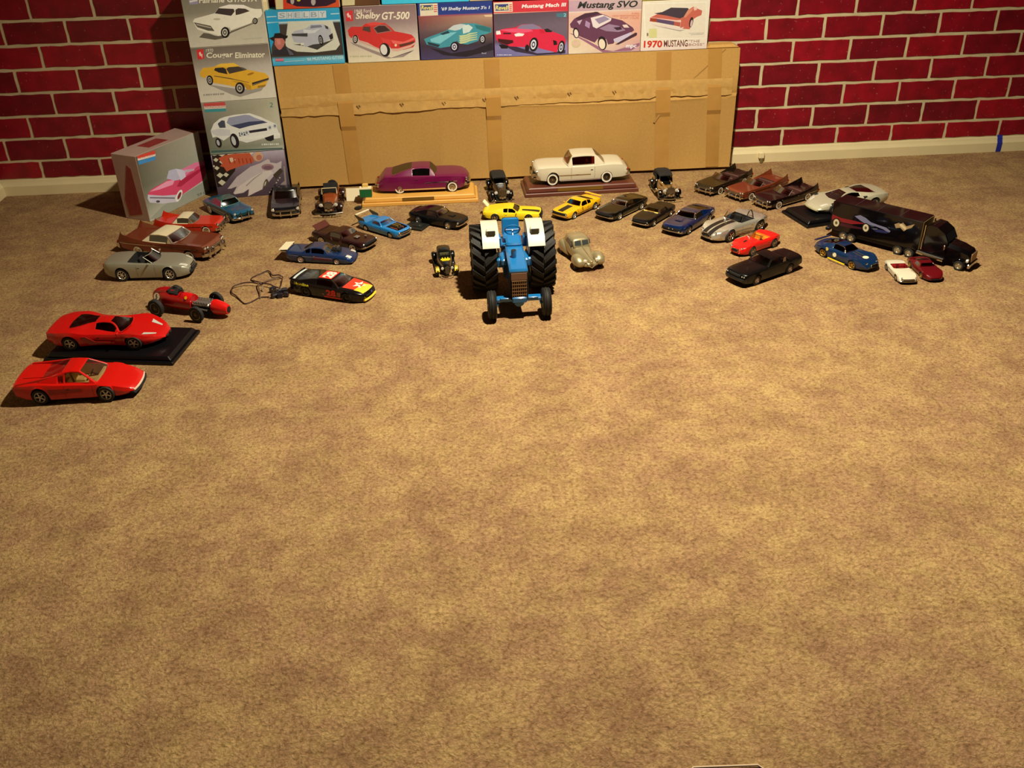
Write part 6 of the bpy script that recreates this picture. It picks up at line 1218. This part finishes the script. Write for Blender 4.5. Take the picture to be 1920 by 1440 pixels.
mb = MB(); mb.prism([(-.09*L,.242*L),(.09*L,.242*L),(.085*L,.292*L),(-.085*L,.292*L)], .030*L, .048*L, plane='yz'); mb.build('windshield', mat('dark_glass_panel'), r, smooth=0)
for s in (1,-1):
    for x, rr_ in ((.32,.066),(-.30,.078)): add_wheel(r, x*L, s*.17*L, rr_*L, .05*L, 'spoke5', CHROME)
    mb = MB(); arc_fender(mb, .32*L, .07*L, .082*L, .1, 2.6, s*.165*L, .085*L); mb.build('front_fender', HR, r)
    mb = MB(); arc_fender(mb, -.30*L, .078*L, .094*L, .2, 2.95, s*.165*L, .085*L); mb.build('rear_fender', HR, r)
    mb = MB(); mb.box((.0*L, s*.155*L, .055*L), (.44*L,.07*L,.012*L), bev=.003*L); mb.build('running_board', HR, r)
    mb = MB()
    for k, (dx, w_) in enumerate(((0,.07),(.25,.06),(.5,.05))):
        for j in (-1,0,1):
            V = []
            for i in range(5):
                a = .35+.3*i+ (0 if j else .25); R_ = .0965*L; ww = .013*L*(1-i/4.6); yc = s*(.165+j*.022)*L
                V += [(.32*L+R_*math.cos(a), yc-ww, .07*L+R_*math.sin(a)), (.32*L+R_*math.cos(a), yc+ww, .07*L+R_*math.sin(a))]
            if k == 0: mb.add(V, [(2*i,2*i+1,2*i+3,2*i+2) for i in range(4)])
    mb.build('fender_flame', FL, r, smooth=0)
    mb = MB(); mb.lathe([(.010*L,-.03*L),(.024*L,-.01*L),(.026*L,0),(.02*L,.006*L),(0,.008*L)], (.43*L, s*.085*L, .165*L), 'x', 12); mb.build('headlight', [LENS], r)
mb = MB()
for j in range(-3,4):
    x1 = .10+.05*(j % 2); y = j*.024; mb.add([((.235-abs(j)*.01)*L,(y-.015)*L,.2235*L),((.235-abs(j)*.01)*L,(y+.015)*L,.2235*L),((x1+.02)*L,(y+.010)*L,.2275*L),(x1*L,(y)*L,.2290*L),((x1+.02)*L,(y-.010)*L,.2275*L)], [(0,1,2,3,4)])
mb.box((.20*L,0,.2200*L), (.07*L,.13*L,.008*L)); mb.build('hood_flame', FL, r, smooth=0)
mb = MB(); mb.prism([(-.03*L,.07*L),(.03*L,.07*L),(.042*L,.18*L),(0,.205*L),(-.042*L,.18*L)], .435*L, .452*L, plane='yz'); mb.build('grille', mat('grey_radiator'), r)
mb = MB(); mb.tube([(.43*L,-.12*L,.06*L),(.49*L,-.06*L,.055*L),(.495*L,.06*L,.055*L),(.43*L,.12*L,.06*L)], .009*L, 6); mb.build('front_bumper', CHROME, r)
placec(r, 833, 484, -84)
# ------------------------------------------------------------------ blue tractor
TB = mat('tractor_blue', (12,100,160), .38, 0, .5); TBD = mat('tractor_blue_dark', (12,62,110), .45); TW = mat('tractor_white', (196,191,170), .4, 0, .4); TG = mat('tractor_grille', (124,92,74), .5)
r = empty('toy_tractor', label='large blue toy farm tractor with white fenders and big ribbed black tyres', cat='toy tractor')
RW, RR_ = .070, .080
def big_wheel(x, y, s):
    mb = MB(); R = RR_; w2 = .029; mb.lathe([(R*.55,w2*.7),(R*.62,w2),(R*.86,w2),(R*.92,w2*.92),(R*.92,-w2*.92),(R*.86,-w2),(R*.62,-w2),(R*.55,-w2*.7)], n=40, cap=False)
    o = mb.build('rear_wheel', RUBBER_B, r, loc=(x, y, R)); mb = MB(); nL = 20
    for i in range(nL):
        for h in (1,-1):
            a0 = 2*PI*(i+(.5 if h > 0 else 0))/nL; V = []
            for k in range(5):
                t = k/4; yy = h*w2*(1.02*t+.02); a = a0+.30*t; wd = .0052/R
                for (rr_l, da) in ((R*.90,-wd*1.3),(R*1.0,-wd*.8),(R*1.0,wd*.8),(R*.90,wd*1.3)): V.append((rr_l*math.cos(a+da), yy, rr_l*math.sin(a+da)))
            mb.add(V, [(k*4+j, k*4+(j+1)%4, k*4+4+(j+1)%4, k*4+4+j) for k in range(4) for j in range(4)]+[(3,2,1,0),(16,17,18,19)])
    for i in range(nL):      # lug ends wrapping on the sidewalls
        for h in (1,-1):
            a = 2*PI*(i+(.5 if h > 0 else 0))/nL+.30; R_ = Matrix.Rotation(-a, 3, 'Y'); mb.box(R_ @ Vector((R*.89, h*w2*.99, 0)), (R*.16, w2*.10, .0085), rot=R_)
    t_ = mb.build('tread_lugs', RUBBER_B, o, smooth=0)
    mb = MB(); mb.lathe([(R*.56,s*w2*.9),(R*.5,s*w2*.95),(R*.44,s*w2*.4),(R*.2,s*w2*.3),(R*.16,s*w2*.8),(0,s*w2*.85)], n=30, cap=False); mb.lathe([(R*.56,-s*w2*.9),(R*.45,-s*w2*.6),(0,-s*w2*.5)], n=30, cap=False); mb.build('rim', TW, o)
big_wheel(-.058, .070, 1); big_wheel(-.058, -.070, -1)
def front_wheel(x, y, s):
    R = .034; w2 = .0105; mb = MB(); mb.lathe([(R*.5,w2*.8),(R*.6,w2),(R*.88,w2*.95),(R*.97,w2*.7),(R*1.0,w2*.6),(R*.95,w2*.42),(R*.95,w2*.3),(R*1.0,w2*.15),(R*1.0,-w2*.15),(R*.95,-w2*.3),(R*.95,-w2*.42),(R*1.0,-w2*.6),(R*.97,-w2*.7),(R*.88,-w2*.95),(R*.6,-w2),(R*.5,-w2*.8)], n=32, cap=False)
    o = mb.build('front_wheel', RUBBER_B, r, smooth=20, loc=(x, y, R)); mb = MB(); mb.lathe([(R*.52,s*w2*.8),(R*.4,s*w2*.4),(R*.15,s*w2*.3),(R*.12,s*w2*.9),(0,s*w2)], n=20, cap=False); mb.lathe([(R*.52,-s*w2*.8),(0,-s*w2*.4)], n=20, cap=False); mb.build('rim', TW, o)
front_wheel(.115, .063, 1); front_wheel(.115, -.063, -1)
mb = MB(); V = []; st = [(.122,.0195,.060,.116),(.118,.021,.060,.122),(.06,.0215,.060,.130),(.0,.0205,.060,.134),(-.012,.020,.060,.134)]
mb = MB()
for x, hw, z0, z1 in st: V += [(x,-hw,z1-.014),(x,-hw,z1-.004),(x,-hw*.8,z1),(x,hw*.8,z1),(x,hw,z1-.004),(x,hw,z1-.014)]
mb.add(V, [(i*6+j, (i+1)*6+j, (i+1)*6+j+1, i*6+j+1) for i in range(4) for j in range(5)]+[(0,1,2,3,4,5),(24,25,26,27,28,29)]+[(i*6, i*6+5, (i+1)*6+5, (i+1)*6) for i in range(4)]); mb.build('hood', TB, r)
mb = MB(); mb.box((.055,0,.085), (.13,.036,.066), bev=.003); mb.build('engine_block', TBD, r)
mb = MB(); mb.box((.118,0,.082), (.012,.041,.07), bev=.002); mb.build('grille_shell', MATBLK, r)
mb = MB(); mb.box((.1245,0,.106), (.002,.036,.016)); mb.build('grille_header', TG, r, smooth=0)
mb = MB()
for k in range(8): mb.box((.1255,-.0155+.031*k/7,.074), (.002,.0012,.044))
for k in range(6): mb.box((.1257,0,.053+.0425*k/5), (.002,.034,.0012))
mb.build('grille_mesh', mat('tan_metal', (150,116,80), .5, .3), r, smooth=0)
mb = MB(); mb.box((-.045,0,.075), (.10,.05,.06), bev=.005); mb.box((-.055,0,.072), (.03,.105,.03), bev=.004); mb.build('transmission', TBD, r)
for s in (1,-1):
    mb = MB(); mb.box((.0,s*.033,.092), (.030,.020,.022), bev=.003); mb.box((.010,s*.026,.102),(.05,.014,.016),bev=.003); mb.build('side_tank', TB, r)
mb = MB(); mb.tube([(.066,-.006,.128),(.066,-.006,.146)], .006, 10); mb.build('air_stack', TB, r); mb = MB(); mb.lathe([(.006,0),(.0045,-.004)], (.066,-.006,.1465), 'z', 10); mb.build('air_stack_opening', MATBLK, r)
mb = MB(); mb.box((-.005,0,.138), (.035,.036,.016), bev=.004, rot=Matrix.Rotation(.3,3,'Y')); mb.build('dashboard', TB, r)
mb = MB(); pts = [Matrix.Rotation(.6,3,'Y') @ Vector((0,.018*math.cos(2*PI*k/18),.018*math.sin(2*PI*k/18)))+Vector((-.030,0,.158)) for k in range(18)]; mb.tube(pts, .002, 6, closed=True); mb.tube([(-.008,0,.14),(-.030,0,.158)], .0022, 6); mb.box((-.030,0,.158), (.002,.034,.003), rot=Matrix.Rotation(.6,3,'Y')); mb.build('steering_wheel', TB, r)
mb = MB(); mb.box((-.072,0,.125), (.036,.040,.012), bev=.004); mb.box((-.090,0,.143), (.010,.042,.044), bev=.004, rot=Matrix.Rotation(-.2,3,'Y')); mb.build('seat', TB, r)
mb = MB(); mb.box((-.07,0,.112), (.06,.085,.006), bev=.002); mb.box((-.05,.034,.125),(.03,.014,.024),bev=.002); mb.box((-.05,-.034,.125),(.03,.014,.024),bev=.002); mb.build('platform', TB, r)
for s in (1,-1):
    mb = MB(); V = []; n_ = 10
    for i in range(n_+1):
        a = .62+1.48*i/n_; R = .088; 
        for R2 in (R, R-.0035): V += [(-.058+R2*math.cos(a), s*.034, .080+R2*math.sin(a)), (-.058+R2*math.cos(a), s*.074, .080+R2*math.sin(a))]
    fs = []
    for i in range(n_): a, c = i*4, (i+1)*4; fs += [(a,a+1,c+1,c),(a+2,c+2,c+3,a+3),(a,c,c+2,a+2),(a+1,a+3,c+3,c+1)]
    fs += [(0,2,3,1),(n_*4,n_*4+1,n_*4+3,n_*4+2)]; mb.add(V, fs)
    V = [(-.058+.086*math.cos(.62+1.48*i/n_), 0, .080+.086*math.sin(.62+1.48*i/n_)) for i in range(n_+1)]; poly = [(v[0], v[2]) for v in V]+[(-.09,.115),(-.0,.10)]; mb.prism(poly, s*.034, s*.037)
    mb.build('fender', TW, r)
    mb = MB(); a = 1.05; cx, cz = -.058+.089*math.cos(a), .080+.089*math.sin(a); mb.box((cx-.003, s*.052, cz+.004), (.016,.022,.012), bev=.002); o = mb.build('lamp_housing', TW, r, smooth=0); mb = MB(); mb.box((cx+.006, s*.052, cz+.004), (.003,.018,.0095)); mb.build('lamp_lens', mat('dark_lamp', (50,50,38), .3), o, smooth=0)
mb = MB(); mb.box((.108,0,.044), (.020,.105,.009), bev=.002); mb.box((.112,0,.048),(.034,.034,.016),bev=.003); mb.lathe([(.012,-.008),(.012,.008)], (.112,0,.040), 'x', 14)
for s in (1,-1): mb.tube([(.110,s*.050,.044),(.113,s*.051,.030),(.115,s*.054,.034)], .0035, 6); mb.tube([(.115,s*.048,.034),(.115,s*.066,.034)], .003, 6); mb.box((.118,s*.030,.050),(.008,.028,.004),bev=.001)
mb.build('front_axle', TB, r)
ta = (at(918,597)+at(1030,590))/2; th = math.atan2((at(1030,590)-at(918,597)).y, (at(1030,590)-at(918,597)).x)-PI/2+.0
TR = r; r.rotation_euler = (0,0,th); r.scale = (1,1,1); u = Vector((math.cos(th), math.sin(th), 0)); r.location = ta-u*.115; r.location.z = 0
# ------------------------------------------------------------------ black truck with box trailer
TK = mat('paint_truck_black', (8,6,8), .14, 0, .5, spec=.3); TR_TOP = TK; r = empty('toy_truck', label='black semi truck with long box trailer bearing a flame-red and blue race car picture', cat='toy truck')
P0, P1 = at(1680,477.5), at(1794,507.5); u = (P1-P0); u.z = 0; u.normalize(); tang = math.atan2(u.y, u.x); n = Vector((-u.y, u.x, 0)); HWT = .034
O = P0+n*HWT; O.z = 0; r.location = O; r.rotation_euler = (0,0,tang)     # origin: first visible wheel axle, x towards the cab
TL0, TL1, TZ0, TZ1 = -.190, .052, .024, .102
mb = MB(); mb.box(((TL0+TL1)/2, 0, (TZ0+TZ1)/2), (TL1-TL0, HWT*2, TZ1-TZ0), bev=.0015); mb.build('trailer_box', TK, r, smooth=0)
mb = MB(); mb.box((TL1+.0006, 0, (TZ0+TZ1)/2+.002), (.0015, HWT*1.9, TZ1-TZ0-.006)); mb.build('trailer_front_panel', mat('olive_panel', (120,100,58), .4, .3), r, smooth=0)
mb = MB(); mb.box((TL0-.006, 0, .022), (.012, HWT*2, .010), bev=.002); mb.box(((TL0+TL1)/2,0,.020), (TL1-TL0-.01, HWT*1.7, .012)); mb.build('chassis', BLACKP, r, smooth=0)
mb = MB(); [mb.box((TL0+.24*k, 0, TZ1+.0003), (.0015, HWT*1.9, .0008)) for k in (.22,.45,.68)] if False else [mb.box((x_, 0, TZ1+.0003), (.0015, HWT*1.9, .0008)) for x_ in (-.13,-.07,-.01)]; mb.build('roof_seam', mat('seam_grey', (60,46,50), .4), r, smooth=0)
# picture on the trailer side (facing the camera, y = -HWT)
class SideArt:
    def __init__(s): s.mb = MB(); s.ms = []; s.ly = 1
    def p(s, col, pts):
        m = mat('decal_%d_%d_%d' % col, col, .35, k=1.0)
        if m not in s.ms: s.ms.append(m)
        s.mb.add([(x, -HWT-.0004-.0001*s.ly, z) for x, z in pts], [tuple(range(len(pts)))], s.ms.index(m)); s.ly += 1
sa = SideArt(); o_ = Vector((0,0,1))
def tside(px, py):
    d = ray(px, py); nn = n; q = (Vector(r.location)-n*HWT); t = (q-o_).dot(nn)/d.dot(nn); w3 = o_+d*t-Vector(r.location); return (max(TL0+.002, min(TL1-.002, w3.dot(u))), max(TZ0+.002, min(TZ1-.002, w3.z)))
def tz(*xy): return [tside(1440+x/6, 320+y/6) for x, y in zip(xy[::2], xy[1::2])]
def ell(cx, cy, rx, ry, n_=14): q = []; [q.extend((cx+rx*math.cos(2*PI*i/n_), cy+ry*math.sin(2*PI*i/n_))) for i in range(n_)]; return tz(*q)
sa.p((120,22,30), tz(695,520,730,490,820,530,960,560,1080,590,1070,600,940,600,840,580,780,560,720,550)); sa.p((60,16,30), tz(700,540,800,580,960,620,1060,640,1050,660,900,640,780,610))
sa.p((110,110,140), tz(975,510,1040,500,1100,530,1160,580,1240,610,1330,640,1380,680,1360,700,1300,660,1200,620,1100,600,1040,560)); sa.p((34,36,80), tz(1150,640,1300,670,1370,695,1330,705,1220,690))
for cx, cy in ((770,585),(1102,642)): sa.p((20,16,16), ell(cx, cy, 46, 54)); sa.p((196,186,150), ell(cx, cy, 33, 42)); sa.p((90,80,60), ell(cx, cy, 14, 18))
sa.p((150,126,90), tz(1425,600,1480,585,1500,610,1520,580,1560,625,1655,600,1620,640,1560,660,1530,680,1490,640,1440,645)); sa.p((196,180,140), tz(1480,610,1500,590,1560,640,1550,670,1510,640)); sa.p((96,96,110), tz(1180,648,1235,650,1230,662,1182,658))
sa.mb.build('side_picture', sa.ms, r, smooth=0)
TRW = mat('truck_rim', (205,200,180), .25, .9)
for x in (-.150,-.128, 0., .030):
    for s in (1,-1): add_wheel(r, x, s*(HWT-.006), .0125, .012, 'cap', TRW)
CX = .114; fx = (P1-P0).length
for s in (1,-1): add_wheel(r, fx, s*(HWT-.006), .0125, .011, 'cap', TRW)
# cab: sleeper with raked roof, bonnet, grille
pf = [(.062,.020),(.062,.090),(.070,.094),(.092,.092),(.112,.080),(.120,.062),(fx-.012,.055),(fx+.016,.046),(fx+.018,.018)]
mb = MB(); V = []; W2 = [.030,.030,.028,.027,.028,.031,.026,.024,.026]
mb.prism([(a, z) for a, z in [(.062,.018),(.062,.092),(.070,.097),(.088,.095),(.108,.083),(.120,.062),(.120,.018)]], -.030, .030); mb.build('cab', TK, r, smooth=20)
mb = MB(); V = []
for x, hw, zt in ((.118,.030,.060),(fx-.01,.027,.056),(fx+.014,.024,.049),(fx+.020,.022,.042)): V += [(x,-hw,.022),(x,-hw,zt-.008),(x,-hw*.7,zt),(x,hw*.7,zt),(x,hw,zt-.008),(x,hw,.022)]
mb.add(V, [(i*6+j, i*6+(j+1)%6, (i+1)*6+(j+1)%6, (i+1)*6+j) for i in range(3) for j in range(6)]+[tuple(range(6)), tuple(18+j for j in range(6))]); mb.build('hood', TK, r, smooth=30)
mb = MB(); mb.prism([(.1095,.0815),(.1192,.0640),(.1206,.0645),(.1108,.0822)], -.024, .024); o = mb.build('windshield', mat('truck_glass', (20,20,26), .08, 0, 1), r, smooth=0); o.location = (0,0,0)
mb = MB(); mb.box((fx+.022,0,.033), (.003,.034,.022), bev=.001); mb.build('grille', mat('tan_metal'), r, smooth=0)
mb = MB(); mb.box((fx+.022,0,.014), (.006,.058,.012), bev=.002); mb.build('front_bumper', CHROME, r, smooth=0)
for s in (1,-1):
    mb = MB(); mb.tube([(.050,s*.031,.022),(.072,s*.033,.020),(.118,s*.033,.017)], .0055, 10); mb.build('fuel_tank', CHROME, r)
    mb = MB(); arc_fender(mb, fx, .0125, .016, .1, 2.9, s*(HWT-.008), .014, .002, 10); mb.build('front_fender', TK, r)
    mb = MB(); mb.box((fx+.017,s*.026,.028), (.006,.008,.007), bev=.001); mb.build('headlight', LENS, r, smooth=0)
    mb = MB(); mb.tube([(.058,s*.030,.03),(.058,s*.030,.095)], .0022, 8); mb.build('exhaust_stack', CHROME, r)
    mb = MB(); mb.box((.116,s*.037,.052), (.003,.006,.012), bev=.0008); mb.tube([(.116,s*.030,.052),(.116,s*.036,.052)], .0008, 4); mb.build('side_mirror', CHROME, r, smooth=0)
mb = MB()
for k in range(5): mb.box((.076+.0,-.02+.01*k,.0975), (.004,.003,.002))
mb.build('marker_light', CHROME, r, smooth=0)
# ------------------------------------------------------------------ tangled cable and plug by the stock car
CAB = mat('brown_cable', (54,28,22), .5)
def cable(pts, rad=.0017): return [Vector((at(430+x/11.29, 490+y/11.29).x, at(430+x/11.29, 490+y/11.29).y, rad+z)) for x, y, z in pts]
def smooth_pts(P, k=5):
    out = []
    for i in range(len(P)-1):
        p0, p1, p2, p3 = P[max(0,i-1)], P[i], P[i+1], P[min(len(P)-1,i+2)]
        for j in range(k): t = j/k; out.append(.5*((2*p1)+(p2-p0)*t+(2*p0-5*p1+4*p2-p3)*t*t+(3*p1-p0-3*p2+p3)*t**3))
    return out+[P[-1]]
r = empty('tangled_cable', tuple(at(505,545)), label='loops of thin brown cable with black plugs, tied up left of the stock car', cat='cable'); off = Vector(r.location)
def cb(name, pts, rad=.0017, m=CAB): mb = MB(); mb.tube([p-off for p in smooth_pts(cable(pts, rad))], rad, 6); mb.build(name, m, r)
cb('cable_loop', [(840,770,0),(650,780,0),(480,870,0),(340,910,0),(260,860,0),(150,760,.002),(60,700,.003),(60,620,.004),(160,560,.006),(400,520,.008),(640,530,.006),(720,520,.004)])
cb('cable_loop', [(720,500,.004),(560,450,.002),(460,400,0),(520,340,0),(660,280,0),(800,230,.002),(870,260,.003),(920,340,.004),(1060,345,.006),(1140,380,.004)])
cb('cable_loop', [(1140,370,.006),(960,400,.004),(820,440,.003),(700,500,.004),(620,540,.008),(650,700,.004),(650,800,0)], .0017, mat('grey_brown_cable', (92,70,52), .5))
cb('cable_loop', [(700,520,.006),(860,560,.008),(960,590,.006),(1060,600,.004),(1100,540,.004),(1130,420,.006)])
mb = MB()
rp = random.Random(2)
for x, y, z, sx in ((930,650,.008,.016),(1010,720,.007,.014),(960,770,.006,.016),(1100,700,.009,.016),(1180,690,.010,.015),(1080,770,.006,.014),(1210,750,.007,.013)):
    q = at(430+x/11.29, 490+y/11.29)-off; mb.box((q.x, q.y, z), (sx, sx*.7, .012), bev=.002, rot=Matrix.Rotation(rp.uniform(-1,1),3,'Z') @ Matrix.Rotation(rp.uniform(-.4,.4),3,'X'))
mb.build('plug', mat('dark_plug', (28,24,32), .35, 0, .3), r, smooth=0)
mb = MB(); q = at(494,545)-off; mb.tube([(q.x,q.y-.008,.003),(q.x,q.y,.012),(q.x,q.y+.008,.003)], .0016, 6); mb.build('cable_tie', mat('clear_tie', (150,130,110), .4), r)
# ------------------------------------------------------------------ flat case at the bottom edge of the picture
p0, p1 = at(1287,1436), at(1425,1431); u = (p1-p0); wd = u.length; ang = math.atan2(u.y, u.x)
r = empty('flat_case', ((p0.x+p1.x)/2, (p0.y+p1.y)/2-.0085, 0), ang, label='dark flat case with a pale rounded rim, cut by the bottom edge of the picture', cat='case')
mb = MB(); mb.box((0,-.045,.004), (wd, .09, .008), bev=.0035); mb.build('case_body', mat('case_brown', (46,22,16), .8, spec=.1), r, smooth=0)
mb = MB(); mb.tube([(-wd/2,-.085,.008),(-wd/2,-.006,.008),(-wd/2+.006,0,.008),(wd/2-.006,0,.008),(wd/2,-.006,.008),(wd/2,-.085,.008)], .0014, 8); mb.build('case_rim', mat('pale_rim_plastic', (214,190,160), .4), r)
# FINE placement: size and position measured again on the photograph (scale, height scale, shift x, shift y)
ADJ = {'lower left': (0.989, 1.068, 0.015, -0.0118),
  'supercar with pointed': (0.992, 0.927, 0.0196, -0.0159),
  'open-wheel': (1.095, 1.183, -0.0001, -0.0065),
  'silver two-seat': (0.888, 0.942, 0.0078, -0.0076),
  'copper brown finned': (1.092, 1.004, 0.0163, -0.0082),
  'orange-red finned': (0.92, 0.935, -0.0153, 0.0042),
  'teal blue fifties': (0.985, 0.985, -0.0087, -0.0075),
  'small black convertible': (1.14, 1.049, -0.0033, 0.005),
  'purple lowered': (0.987, 0.977, 0.0038, 0.0124),
  'white fifties hardtop with red': (0.995, 1.052, 0.0094, -0.0001),
  'dark olive': (0.9, 0.828, -0.0006, -0.0389),
  'bronze brown': (0.909, 0.837, 0.0002, -0.0426),
  'black-maroon': (0.901, 0.829, -0.0039, -0.0399),
  'black fastback coupe': (0.9, 0.94, -0.0019, -0.0062),
  'lemon': (0.919, 0.845, 0.0163, 0.0012),
  'orange-yellow': (0.907, 0.835, 0.0004, -0.0073),
  'glossy black fastback': (0.939, 0.864, 0.0031, -0.0077),
  'notchback coupe with pale': (0.868, 0.837, -0.0032, -0.0082),
  'metallic blue fast': (0.978, 0.899, -0.0016, -0.0022),
  'polished silver': (0.987, 0.908, 0.0096, -0.0109),
  'small red open': (1.042, 1.074, -0.01, -0.0161),
  'boxy': (0.996, 1.018, -0.0039, -0.0087),
  'dark blue race': (0.891, 0.827, -0.0069, -0.0006),
  'tiny white': (1.043, 0.96, 0.0012, 0.0043),
  'tiny maroon': (1.14, 1.049, -0.0029, -0.0122),
  'pale silver supercar with': (0.876, 0.806, 0.0137, 0.013),
  'dark maroon coupe': (0.955, 0.879, -0.0218, 0.0046),
  'dragster with': (0.926, 0.851, -0.001, -0.0032),
  'number 28': (0.85, 0.782, 0.0106, -0.0194),
  'bright blue drag coupe with': (0.865, 0.795, -0.0029, -0.012),
  'metallic orange prewar': (1.068, 0.982, 0.0056, -0.015),
  'black prewar lim': (0.85, 0.918, -0.0116, -0.0681),
  'chromed prewar': (0.85, 0.918, -0.0175, -0.0779),
  'bronze stream': (0.884, 0.954, -0.0107, -0.0397),
  'hot rod': (0.879, 0.949, 0.0018, -0.0635)}
for o in list(C.objects):
    for k in ADJ:
        if not o.parent and k in (o.get('label') or '') and not (k == 'orange-yellow' and 'glossy' in o['label']):
            s_, z_, dx, dy = ADJ[k]; o.scale = (s_, s_, z_); o.location.x += dx; o.location.y += dy
